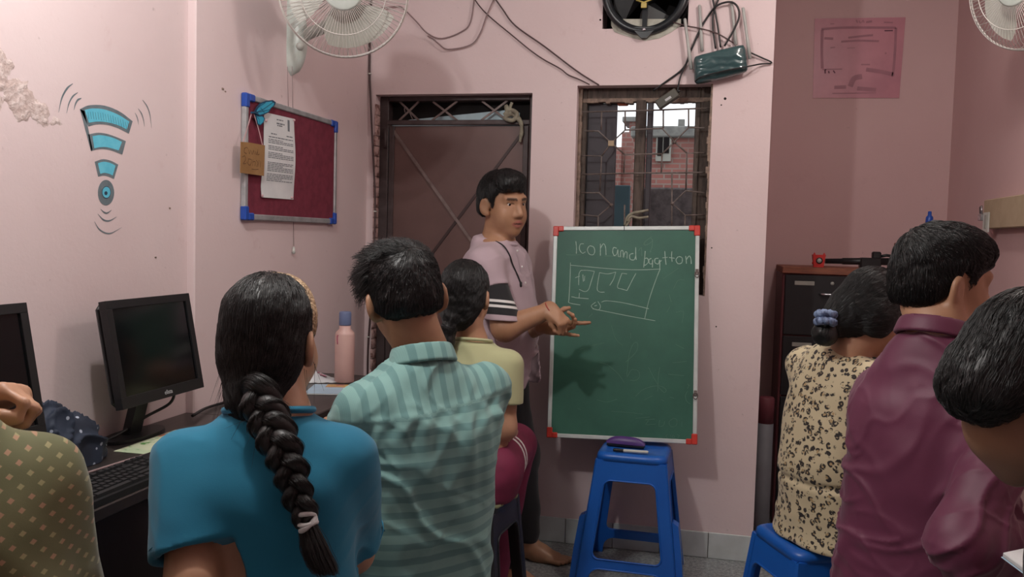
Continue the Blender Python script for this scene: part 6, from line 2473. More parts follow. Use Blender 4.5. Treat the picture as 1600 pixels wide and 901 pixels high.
# ------------------------------------------------------------------ girl in teal with a braid
def build_teal():
    c = P(424, 538, 1.63)
    HR = axes(92, -4, -2)
    TR_ = axes(114)
    nb = P(437, 634, 1.60)
    hz = 0.475
    o = A3(nb[0] - 0.01, nb[1] - 0.02, hz)
    T = lambda x, y, z: o + TR_ @ A3(x, y, z)
    H_ = nb[2] - hz
    F = SDF()
    W = head_ops(F, c, HR, 0.98)
    F.cap(W(0, -.022, -.045), nb + A3(0, 0.0, -.01), .050, .056, .03)
    rows = [(0, .165, .120), (.15, .142, .100), (.30, .145, .098), (H_ - .14, .160, .094), (H_ - .07, .140, .075), (H_ - .02, .075, .055), (H_ + .01, .045, .042)]
    F.prof(o, TR_, rows, .03, infl=-.010)
    shR, shL = T(.150, .0, H_ - .085), T(-.155, .0, H_ - .085)
    elL, wrL = P(300, 905, 1.47), P(330, 830, 1.80)
    elR, wrR = T(.155, .16, H_ - .33), T(.02, .36, H_ - .24)
    wrL = elL + A3(-.10, .19, .06)
    limb(F, [shL, elL, wrL], [.036, .038, .026], .03)
    limb(F, [shR, elR, wrR], [.036, .038, .026], .03)
    for wr_, el in ((wrL, elL), (wrR, elR)):
        d = (wr_ - el) / np.linalg.norm(wr_ - el)
        k = A3(0, 0, 1) - d * d[2]
        k /= np.linalg.norm(k)
        hand_ops(F, wr_, np.stack([np.cross(d, k), d, k], 1), [(20, 25)] * 4, ((.7, .6, -.3), (.4, .8, -.3), (.2, .9, -.2)), .9)
    LR = axes(168)
    TL = lambda x, y, z: o + LR @ A3(x, y, z)
    ff = LR @ A3(0, 1, 0)
    seated_legs(F, TL(-.09, .02, .06), TL(.09, .02, .06), TL(-.10, .30, .06), TL(.10, .30, .06), ff)
    lo, hi = bounds([c + A3(0, 0, .1), nb, o, elL, wrL, wrR, TL(-.1, .4, -.45), TL(.1, .4, 0)], .2)
    lo[2] = -.02
    base = A3(o[0], o[1], 0)
    root = body_obj(F, 'person in teal tee with long black braid and sequinned hairband, seen from behind', base, lo, hi, 0.0065, 'skin_tan')
    # tee shirt
    G = SDF()
    rows2 = [(-.02, .185, .140), (.10, .170, .125), (.24, .158, .117, 0, -.004), (.36, .160, .116, 0, -.006), (H_ - .13, .166, .112, 0, -.006), (H_ - .07, .146, .090), (H_ - .03, .104, .070), (H_ - .005, .072, .062)]
    G.prof(o, TR_, rows2, .03, 2.4, kc=.014)
    eL = shL + (elL - shL) * 0.80
    eR = shR + (elR - shR) * 0.80
    limb(G, [shL + A3(.01, 0, -.008), eL], [.053, .062], .05)
    limb(G, [shR + A3(-.01, 0, -.008), eR], [.053, .060], .05)
    for s_, e_, el in ((shL, eL, elL), (shR, eR, elR)):
        ax = (el - s_) / np.linalg.norm(el - s_)
        wn = ax.copy()
        cut = e_ + ax * 0.0

        def fn(p, cut=cut, wn=wn, s_=s_):
            dd = (p - cut) @ wn
            near = np.linalg.norm(p - cut - dd[:, None] * wn, axis=1) - .085
            return np.maximum(-dd, near) * 1.0
        G.add(fn, .006, 's')
        G.cap(e_ - ax * .03, e_ + ax * .05, .048, .054, .004, 's')
    G.disp(wrinkle(o, TR_, 0.0055, [((.75, .2, .65), 26), ((-.5, .2, .9), 30), ((.1, .1, 1), 22)], 2.6, 3.2))
    G.disp(crease(o, TR_, .0035, [(.8, .2, .55), (-.6, .1, .8)], 4, 14, 3.0))
    l_, h_ = bounds([o, nb, shL, shR, eL, eR], .16)
    pcf = lambda v: (v - o) @ TR_
    sh = sdf_obj('tee_shirt', G, l_, h_, 0.0062, 'teal_knit', root, base, pc=pcf)
    bd = MB()
    bd.tube([T(.077 * math.cos(a), .062 * math.sin(a), H_ - .004 - .012 * math.sin(a)) for a in np.linspace(0, 2 * math.pi, 37)[:-1]], .0065, 8, closed=True)
    bd.build('neckband', 'teal_knit', sh, origin=base)
    for s_, e_, el, rr in ((shL, eL, elL, .0615), (shR, eR, elR, .0595)):
        ax = (el - s_) / np.linalg.norm(el - s_)
        A = axis_mat(e_ - ax * .016, ax)
        MB().tube([np.array(A @ Vector((rr * math.cos(t), rr * math.sin(t), 0))) for t in np.linspace(0, 2 * math.pi, 33)[:-1]], .0016, 5, closed=True).build('hem_seam', 'teal_knit', sh, origin=base)
    Q = SDF()
    Q.prof(o, TR_, [(-.06, .17, .135), (.03, .17, .13), (.08, .15, .11)], .03)
    for x in (-1, 1):
        limb(Q, [TL(x * .09, .02, .06), TL(x * .10, .31, .06), A3(*TL(x * .10, .29, 0)[:2], .16)], [.092, .075, .06], .03)
    l_, h_ = bounds([o, TL(-.1, .35, .0), TL(.1, .35, -.4)], .16)
    sdf_obj('trousers', Q, l_, h_, 0.009, 'dark_trouser', root, base, pc=pcf)
    # hair: cap swept back to the nape
    H = SDF()
    hair_cap(H, c, HR, 1.0, [(-.12, -.120), (-.06, -.110), (-.03, -.075), (.0, -.055), (.02, -.035), (.035, .0), (.06, .05), (.10, .085)], .006, True)
    H.ell(W(.0, -.046, -.030), HR, A3(.068, .056, .080), .02)
    H.ell(W(.002, -.062, -.082), HR, A3(.044, .040, .050), .03)
    H.ell(W(.0, -.082, -.100), HR, A3(.036, .032, .036), .03)
    H.disp(lambda p: 0.0014 * vnoise(p * 55) + 0.0008 * vnoise(p * 130))
    l_, h_ = bounds([c], .23)
    ho = sdf_obj('hair', H, l_, h_, 0.0045, 'brown_black_hair', root, base, pc=strand_pc(c, HR))
    tie = W(.002, -.088, -.112)
    rts = shell_points(H, W(0, -.02, .02), .25, 7500, 2)

    def comb(p):
        d = tie - p
        d = d / np.linalg.norm(d, axis=1)[:, None]
        return d + A3(0, 0, -.25)
    hair_strands('hair_strands', H, rts, comb, ho, base, 'brown_black_hair', n=12, step=.009, lift=.0022, radius=.00045, jitter=.10)
    # braid
    pts = [tie + A3(0, .045, -.010), P(400, 612, 1.525), P(418, 650, 1.50), P(436, 690, 1.475), P(452, 730, 1.468), P(466, 775, 1.462), P(480, 815, 1.458)]
    cp = np.array(spline(pts, 24))
    seg = np.linalg.norm(np.diff(cp, axis=0), axis=1)
    arc = np.concatenate([[0], np.cumsum(seg)])
    L_ = arc[-1]
    s_ = np.linspace(0, L_, 150)
    ctr = np.stack([np.interp(s_, arc, cp[:, k]) for k in range(3)], 1)
    tg = np.gradient(ctr, axis=0)
    tg /= np.linalg.norm(tg, axis=1)[:, None]
    side = np.cross(tg, CF)
    side /= np.linalg.norm(side, axis=1)[:, None]
    dep = np.cross(tg, side)
    strands3 = []
    for q in range(3):
        ph = 2 * math.pi * (s_ / 0.105) + q * 2 * math.pi / 3
        w_ = np.interp(s_ / L_, [0, .12, .55, 1], [.018, .021, .018, .012])
        pth = ctr + side * (w_ * np.sin(ph))[:, None] + dep * (w_ * 0.62 * np.sin(2 * ph))[:, None]
        rad = np.interp(s_ / L_, [0, .12, .55, 1], [.013, .0180, .0158, .0100])
        bm_ = MB()
        bm_.tube(pth, list(rad), 14)
        ob = bm_.build('braid_strand', 'brown_black_hair', ho, origin=base)
        at_ = ob.data.attributes.new('pc', 'FLOAT_VECTOR', 'POINT')
        co = np.array([v.co[:] for v in ob.data.vertices]) + base
        j = np.argmin(np.linalg.norm(co[:, None, :] - pth[None, ::3], axis=2), axis=1) * 3
        ang = np.arctan2(np.sum((co - pth[j]) * side[j], 1), np.sum((co - pth[j]) * dep[j], 1))
        at_.data.foreach_set('vector', np.stack([ang * 5, s_[j] * 14, ang * 0], 1).astype(np.float32).ravel())
        strands3.append((pth, rad))
    # surface hairs of the braid and the tail below the tie
    rnd = np.random.default_rng(5)
    cur = []
    NP = 9
    for pth, rad in strands3:
        for _ in range(1900):
            i0 = rnd.integers(0, 132)
            a = rnd.uniform(0, 2 * math.pi)
            ii = np.linspace(i0, min(149, i0 + 15), NP).astype(int)
            rr = rad[ii] * (1.0 + rnd.uniform(0, .14) + np.linspace(0, max(0, rnd.normal(.0, .16)), NP))
            cur.append(pth[ii] + side[ii] * (rr * math.cos(a))[:, None] + dep[ii] * (rr * math.sin(a))[:, None])
    tail = np.array(spline([P(480, 812, 1.458), P(487, 840, 1.452), P(497, 868, 1.448), P(511, 897, 1.444)], 8))
    tw = np.interp(np.linspace(0, 1, len(tail)), [0, .12, .5, .85, 1], [.009, .014, .021, .022, .020])
    for _ in range(2600):
        a, q = rnd.uniform(0, 2 * math.pi), rnd.random() ** 0.5
        ii = np.linspace(0, len(tail) - 1 - rnd.integers(0, 6), NP).astype(int)
        wob = rnd.normal(0, .0016, (NP, 3)).cumsum(0) * 0.5
        cur.append(tail[ii] + CR[None] * (tw[ii] * q * math.cos(a))[:, None] + CF[None] * (tw[ii] * q * .8 * math.sin(a))[:, None] + wob)
    # fly-away hairs
    for _ in range(26):
        p0 = cp[rnd.integers(0, 60)] + rnd.normal(0, .008, 3)
        dd = side[10] * rnd.uniform(-.6, 1.0) + A3(0, 0, -.7) + rnd.normal(0, .3, 3)
        t = np.linspace(0, rnd.uniform(.03, .09), NP)
        cur.append(p0 + dd[None] * t[:, None] + A3(0, 0, -1)[None] * (t ** 2 * 3)[:, None] - CF[None] * .014)
    for _ in range(26):
        sg = rnd.choice([-1, 1], p=[.85, .15])
        p0 = W(sg * .083, rnd.uniform(-.04, .02), rnd.uniform(-.09, .0))
        t = np.linspace(0, rnd.uniform(.04, .10), NP)
        dd = HR @ A3(sg * rnd.uniform(.05, .35), rnd.uniform(-.3, .2), -1)
        cur.append(p0 + dd[None] * t[:, None])
    cur = np.array(cur)
    cu = bpy.data.hair_curves.new('braid_hairs')
    cu.add_curves([NP] * len(cur))
    cu.attributes['position'].data.foreach_set('vector', (cur - base).astype(np.float32).ravel())
    ra = cu.attributes.get('radius') or cu.attributes.new('radius', 'FLOAT', 'POINT')
    ra.data.foreach_set('value', np.tile(.00042 * np.linspace(1, .3, NP), len(cur)).astype(np.float32))
    cu.materials.append(MATS['brown_black_hair'])
    ob = bpy.data.objects.new('braid_hairs', cu)
    COL.objects.link(ob)
    ob.parent = ho
    ob['kind'] = 'stuff'
    # hair tie
    tc = P(480, 814, 1.456)
    tt = (P(487, 840, 1.452) - P(474, 795, 1.46))
    A = axis_mat(tc, tt)
    tb = MB()
    for k, (dz, tl_) in enumerate(((-.009, .35), (.0, -.45), (.009, .25), (.004, .6))):
        tb.tube([np.array(A @ Vector((.0145 * math.cos(t), .0135 * math.sin(t), dz + .0135 * tl_ * math.cos(t + k)))) for t in np.linspace(0, 2 * math.pi, 25)[:-1]], .0042, 7, closed=True)
    tb.build('hair_tie', 'tie_white', ho, origin=base)
    # sequinned hairband, ear to ear over the crown
    hb_ = []
    for a in np.linspace(-0.12, math.pi + 0.12, 40):
        p0 = W(0, .000, .030)
        d = HR @ A3(math.cos(a), .16 * max(0, math.sin(a)) + .02, math.sin(a))
        d /= np.linalg.norm(d)
        lo_, hi_ = 0.0, 0.2
        for _ in range(20):
            m_ = (lo_ + hi_) / 2
            if H((p0 + d * m_)[None])[0] < 0 or F((p0 + d * m_)[None])[0] < 0:
                lo_ = m_
            else:
                hi_ = m_
        hb_.append(p0 + d * (lo_ + .0015))
    bb = MB()
    for dy in (-.006, 0, .006):
        bb.tube([p + HR @ A3(0, dy, 0) for p in hb_], .0050, 8)
    bb.build('hairband', 'gold_sequin', root, origin=base)
    return root


teal = build_teal()
# ------------------------------------------------------------------ boy in the striped shirt
def surf_along(G, p0, dr, far=.35):
    a, b2 = 0.0, far
    for _ in range(22):
        m_ = (a + b2) / 2
        if G((p0 + dr * m_)[None])[0] < 0:
            a = m_
        else:
            b2 = m_
    return p0 + dr * a


def collar(parent, origin, mat, T, TR_, z, rx, ry, hgt, tilt, pc):
    C1 = SDF()
    o = T(0, 0, z)
    a = math.radians(tilt)
    R = TR_ @ np.array([[1, 0, 0], [0, math.cos(a), math.sin(a)], [0, -math.sin(a), math.cos(a)]])
    C1.prof(o, R, [(-.012, rx + .012, ry + .012), (hgt * .5, rx + .006, ry + .006), (hgt, rx, ry)], .0, 2.0, kc=.006)
    C1.prof(o, R, [(-.05, rx + .003, ry + .003), (hgt * .5, rx - .003, ry - .003), (hgt + .03, rx - .007, ry - .007)], .003, 2.0, kc=.004, op='s')
    l_, h_ = bounds([o], .12)
    return sdf_obj('collar', C1, l_, h_, 0.0035, mat, parent, origin, pc=pc)


def build_striped():
    c = P(634, 468, 2.03)
    HR = axes(120, -8, -9)
    TR_ = axes(136)
    nb = P(664, 553, 2.03)
    hz = 0.475
    o = A3(nb[0] + .005, nb[1] - .03, hz)
    T = lambda x, y, z: o + TR_ @ A3(x, y, z)
    H_ = nb[2] - hz
    F = SDF()
    W = head_ops(F, c, HR, 1.0)
    F.cap(W(0, -.020, -.045), nb + A3(0, 0, -.01), .056, .062, .03)
    F.prof(o, TR_, [(0, .165, .12), (.2, .150, .110), (.38, .168, .110), (H_ - .13, .165, .10), (H_ - .06, .14, .08), (H_, .05, .05)], .03, infl=-.012)
    shR, shL = T(.172, 0, H_ - .075), T(-.150, 0, H_ - .110)
    elR, wrR = T(.215, .12, H_ - .34), T(.08, .33, H_ - .26)
    elL, wrL = T(-.165, .18, H_ - .34), T(-.06, .38, H_ - .26)
    limb(F, [shR, elR, wrR], [.038, .040, .028])
    limb(F, [shL, elL, wrL], [.038, .040, .028])
    for wr_, el in ((wrL, elL), (wrR, elR)):
        d = (wr_ - el) / np.linalg.norm(wr_ - el)
        k = A3(0, 0, 1) - d * d[2]
        k /= np.linalg.norm(k)
        hand_ops(F, wr_, np.stack([np.cross(d, k), d, k], 1), [(25, 30)] * 4, ((.7, .6, -.3), (.4, .8, -.3), (.2, .9, -.2)), .95)
    ff = TR_ @ A3(0, 1, 0)
    LR = axes(172)
    TL = lambda x, y, z: o + LR @ A3(x, y, z)
    ff = LR @ A3(0, 1, 0)
    seated_legs(F, TL(-.09, .02, .06), TL(.09, .02, .06), TL(-.10, .36, .06), TL(.10, .36, .06), ff)
    lo, hi = bounds([c + A3(0, 0, .1), nb, o, elL, elR, wrL, wrR, TL(-.1, .45, -.45)], .2)
    lo[2] = -.02
    base = A3(o[0], o[1], 0)
    root = body_obj(F, 'person with spiky black hair in green striped shirt, seated with back to camera', base, lo, hi, .0078, 'skin_brown')
    G = SDF()
    G.prof(o, TR_, [(-.05, .175, .140), (.06, .170, .130, 0, -.006), (.2, .165, .122, 0, -.010), (.36, .170, .122, .006, -.012), (H_ - .15, .174, .120, .010, -.010), (H_ - .085, .160, .098, .008), (H_ - .035, .112, .078), (H_ - .004, .072, .066)], .03, 2.4, kc=.014)
    limb(G, [shR + A3(0, 0, -.006), elR + (wrR - elR) * .15, elR + (wrR - elR) * .55], [.058, .060, .052], .05)
    limb(G, [shL + A3(0, 0, -.006), elL + (wrL - elL) * .15, elL + (wrL - elL) * .55], [.058, .060, .052], .05)
    ykc = H_ - .105

    def pleat(p):
        q = (p - o) @ TR_
        z = q[:, 2]
        yk = ykc + .13 * q[:, 0]
        ph = np.clip(np.exp(-np.maximum(yk - z, 0) / .09), 0, 1) * np.clip((yk - z) / .016, 0, 1) ** 2
        return ph * (.0042 * np.sin(q[:, 0] * 120 + 3 * vnoise(q * 7)) - 0.0015) + .0016 * np.exp(-((z - yk - .004) / .006) ** 2)
    G.disp(pleat)
    G.disp(wrinkle(o, TR_, 0.0062, [((.7, .2, .7), 34), ((-.7, .2, .75), 38), ((0, .2, 1), 28)], 3.0, 3.2, 2.0, .30))
    G.disp(crease(o, TR_, .0036, [(.6, .2, .75), (-.7, .2, .7), (.1, 0, 1)], 4, 17, 1.0))
    l_, h_ = bounds([o, nb, shL, shR, elR, elL, wrL, wrR], .14)

    def pc(v):
        q = (v - o) @ TR_
        arm = np.minimum(np.abs(q[:, 0] - .2), np.abs(q[:, 0] + .2))
        st = np.where(q[:, 2] > ykc + .13 * q[:, 0], q[:, 0] + 0.008, q[:, 2] - .05 * q[:, 0])
        return np.stack([st, q[:, 1], q[:, 2]], 1)
    sh = sdf_obj('shirt', G, l_, h_, .0062, 'striped', root, base, pc=pc)
    collar(sh, base, 'striped', T, TR_, H_ - .008, .068, .066, .032, 16, lambda v: np.stack([((v - o) @ TR_)[:, 0], v[:, 1], v[:, 2]], 1))
    Q = SDF()
    Q.prof(o, TR_, [(-.06, .175, .135), (.03, .17, .13), (.07, .15, .11)], .03)
    for x in (-1, 1):
        limb(Q, [TL(x * .09, .02, .06), TL(x * .10, .36, .06), A3(*TL(x * .10, .33, 0)[:2], .12)], [.094, .076, .06], .03)
    l_, h_ = bounds([o, TL(-.1, .4, 0), TL(.1, .4, -.44)], .16)
    sdf_obj('trousers', Q, l_, h_, .012, 'navy_denim', root, base, pc=lambda v: v * 1.0)
    H = SDF()
    hair_cap(H, c, HR, 1.0, [(-.12, -.044), (-.06, -.040), (-.035, -.022), (-.014, .016), (.0, .036), (.016, .024), (.022, -.005), (.034, .0), (.05, .045), (.09, .06), (.12, .065)], .007, True)
    H.ell(W(0, .02, .085), HR, A3(.072, .080, .046), .03)
    H.ell(W(-.025, .066, .070), HR, A3(.052, .042, .034), .03)
    H.ell(W(-.052, .030, .045), HR, A3(.028, .052, .040), .03)
    H.disp(lambda p: .0018 * vnoise(p * 60) + .001 * vnoise(p * 130))
    l_, h_ = bounds([c], .21)
    ho = sdf_obj('hair', H, l_, h_, .0045, 'black_hair', root, base, pc=strand_pc(c, HR))
    ctr = W(.01, -.065, .085)
    rts = shell_points(H, W(0, 0, .04), .24, 9000, 3)

    def comb(p):
        d = p - ctr
        d = d / np.linalg.norm(d, axis=1)[:, None]
        q = (p - c) @ HR
        return d + np.where(q[:, 2:] < .03, A3(0, 0, -.6), A3(0, 0, 0.0))
    rq = (rts - c) @ HR
    low = (rq[:, 2] < .03) | ((rq[:, 1] < -.03) & (rq[:, 2] < .10))
    hair_strands('hair_strands', H, rts[low], comb, ho, base, 'black_hair', n=6, step=.005, lift=.002, radius=.0005, jitter=.12)
    up_ = rts[~low]
    # tufts: neighbouring hairs share a direction, lifted off the head
    cell = vnoise(up_ * 48)[:, None] * A3(.5, .3, .4) + vnoise(up_ * 41 + 9)[:, None] * A3(-.3, .5, .3)

    class _c:
        pass
    off = {}

    def comb2(p):
        d = p - ctr
        d = d / np.linalg.norm(d, axis=1)[:, None]
        return d + cell * .9
    hair_strands('hair_tufts', H, up_, comb2, ho, base, 'black_hair', n=7, step=.0062, lift=.003, radius=.0007, jitter=.10, grow=np.clip(.24 - 8.0 * ((up_ - c) @ HR)[:, 0], .12, .75))
    return root


striped = build_striped()


# ------------------------------------------------------------------ girl in pale green beside the teacher
def build_pale():
    c = P(727, 465, 2.93)
    HR = axes(88, -3, 0)
    TR_ = axes(88)
    nb = P(738, 529, 2.93)
    hz = .515
    o = A3(nb[0] + .005, nb[1] - .01, hz)
    T = lambda x, y, z: o + TR_ @ A3(x, y, z)
    H_ = nb[2] - hz
    F = SDF()
    W = head_ops(F, c, HR, .94)
    F.cap(W(0, -.022, -.045), nb, .044, .050, .03)
    F.prof(o, TR_, [(0, .15, .11), (.16, .125, .09), (.32, .135, .09), (H_ - .1, .130, .085), (H_ - .05, .11, .065), (H_, .045, .045)], .03, infl=-.01)
    shR, shL = T(.125, 0, H_ - .07), T(-.135, 0, H_ - .075)
    elR, wrR = P(788, 668, 2.90), T(.06, .30, .13)
    elL, wrL = T(-.19, .06, H_ - .32), T(-.04, .30, .13)
    limb(F, [shR, elR, wrR], [.034, .036, .025])
    limb(F, [shL, elL, wrL], [.034, .036, .025])
    for wr_, el in ((wrL, elL), (wrR, elR)):
        d = (wr_ - el) / np.linalg.norm(wr_ - el)
        k = A3(0, 0, 1) - d * d[2]
        k /= np.linalg.norm(k)
        hand_ops(F, wr_, np.stack([np.cross(d, k), d, k], 1), [(25, 30)] * 4, ((.7, .6, -.3), (.4, .8, -.3), (.2, .9, -.2)), .85)
    hipR, hipL, knR, knL = T(.088, -.01, .075), T(-.09, .0, .075), T(.075, .32, .085), T(-.13, .33, .085)
    ff = TR_ @ A3(0, 1, 0)
    for hp, kn, an in ((hipR, knR, T(.02, .26, -.43)), (hipL, knL, P(745, 890, 2.86))):
        an = A3(an[0], an[1], .085)
        limb(F, [hp, kn, an], [.075, .055, .036], .03)
        foot_ops(F, an, ff, .9)
    lo, hi = bounds([c + A3(0, 0, .1), nb, o, elL, elR, knR, knL, T(.1, .45, -.4), P(745, 890, 2.8)], .16)
    lo[2] = -.02
    base = A3(o[0], o[1], 0)
    root = body_obj(F, 'person in pale green tee and maroon track pants sitting on the black stool', base, lo, hi, .0075, 'skin_tan')
    G = SDF()
    G.prof(o, TR_, [(-.035, .165, .125), (.05, .160, .118), (.18, .138, .105), (.32, .140, .105), (H_ - .11, .140, .098), (H_ - .055, .122, .078), (H_ - .004, .062, .058)], .03, 2.4, kc=.014)
    for s_, e_ in ((shR, elR), (shL, elL)):
        ax = (e_ - s_) / np.linalg.norm(e_ - s_)
        cut = s_ + (e_ - s_) * .62
        limb(G, [s_ - A3(0, 0, .006), cut + ax * .02], [.050, .058], .04)
        G.add((lambda p, cut=cut, ax=ax: np.maximum(-((p - cut) @ ax), np.linalg.norm(p - cut - ((p - cut) @ ax)[:, None] * ax, axis=1) - .064)), .004, 's')
    G.disp(wrinkle(o, TR_, .004, [((.6, .2, .8), 36), ((-.5, .2, .9), 32)], 3, 4, 5.0))
    l_, h_ = bounds([o, nb, shL, shR, elR, elL], .14)
    sh = sdf_obj('tee_shirt', G, l_, h_, .0065, 'pale_green_cotton', root, base, pc=lambda v: (v - o) @ TR_)
    MB().tube([T(.062 * math.cos(a), .058 * math.sin(a), H_ - .003 - .010 * math.sin(a)) for a in np.linspace(0, 2 * math.pi, 33)[:-1]], .0055, 8, closed=True).build('neckband', 'pale_green_cotton', sh, origin=base)
    Q = SDF()
    Q.prof(o, TR_, [(-.03, .165, .130), (.05, .165, .125), (.09, .14, .1)], .03)
    for hp, kn, an in ((hipR, knR, T(.02, .26, -.43)), (hipL, knL, P(745, 890, 2.86))):
        limb(Q, [hp, kn, A3(an[0], an[1], .14)], [.090, .072, .055], .03)
    Q.disp(wrinkle(o, TR_, .004, [((.6, .8, .3), 34)], 3, 4, 8.0))
    l_, h_ = bounds([o, knR, knL, T(.1, .25, -.42), P(745, 890, 2.86)], .13)
    tq = sdf_obj('track_pants', Q, l_, h_, .007, 'maroon_jersey', root, base, pc=lambda v: v * 1.0)
    for k in range(2):
        st = []
        for t in np.linspace(-.45, 1.15, 16):
            p0 = hipR + (knR - hipR) * (.30 + .12 * k + .10 * t)
            d = TR_ @ A3(math.cos(1.9 * t - .35), 0, math.sin(1.9 * t - .35))
            st.append(surf_along(Q, p0, d, .2) + d * .0008)
        sb_ = MB()
        for i in range(len(st) - 1):
            pass
        nrm_pts = st
        vs = []
        for i, p_ in enumerate(nrm_pts):
            a_ = (knR - hipR) / np.linalg.norm(knR - hipR)
            vs += [p_ + a_ * .0075, p_ - a_ * .0075]
        sb_._add(vs, [(2 * i, 2 * i + 1, 2 * i + 3, 2 * i + 2) for i in range(len(st) - 1)], True)
        sb_._add([v + A3(0, 0, 0) for v in vs], [], True)
        sb_.build('side_stripe', 'stripe_white', tq, origin=base, recalc=False)
    H = SDF()
    hair_cap(H, c, HR, .95, [(-.12, -.100), (-.06, -.085), (-.03, -.060), (.0, -.045), (.02, -.030), (.035, .0), (.06, .05), (.10, .085)], .008, True)
    H.ell(W(-.005, -.060, -.060), HR, A3(.050, .045, .050), .04)
    tl = [W(-.012, -.092, -.075), W(-.022, -.104, -.105), W(-.026, -.100, -.150), W(-.020, -.088, -.205)]
    H.cap(tl[0], tl[1], .026, .020, .02)
    H.cap(tl[1], tl[2], .022, .024, .01)
    H.cap(tl[2], tl[3], .024, .010, .01)
    H.disp(lambda p: .0016 * vnoise(p * 60) + .001 * vnoise(p * 140))
    l_, h_ = bounds([c, tl[3]], .16)
    ho = sdf_obj('hair', H, l_, h_, .0048, 'black_hair', root, base, pc=strand_pc(c, HR))
    tie = tl[1]
    rts = shell_points(H, W(0, -.01, .03), .22, 4500, 4)

    def comb(p):
        d = tie - p
        return d / np.linalg.norm(d, axis=1)[:, None] + A3(0, 0, -.25)
    hair_strands('hair_strands', H, rts, comb, ho, base, 'black_hair', n=10, step=.009, lift=.0016, radius=.0005, jitter=.07)
    A = axis_mat(tl[1] + A3(0, 0, .004), tl[2] - tl[0])
    MB().tube([np.array(A @ Vector((.0215 * math.cos(t), .0215 * math.sin(t), 0))) for t in np.linspace(0, 2 * math.pi, 21)[:-1]], .0035, 7, closed=True).build('hair_tie', 'black_cotton', ho, origin=base)
    return root


pale = build_pale()
ps_ = P(778, 780, 2.95)
stool('glossy black plastic stool under the girl in pale green', (pale.location[0] - .01, pale.location[1] + .02, 0), -.10, 'stool_black', .500, .27, .36)


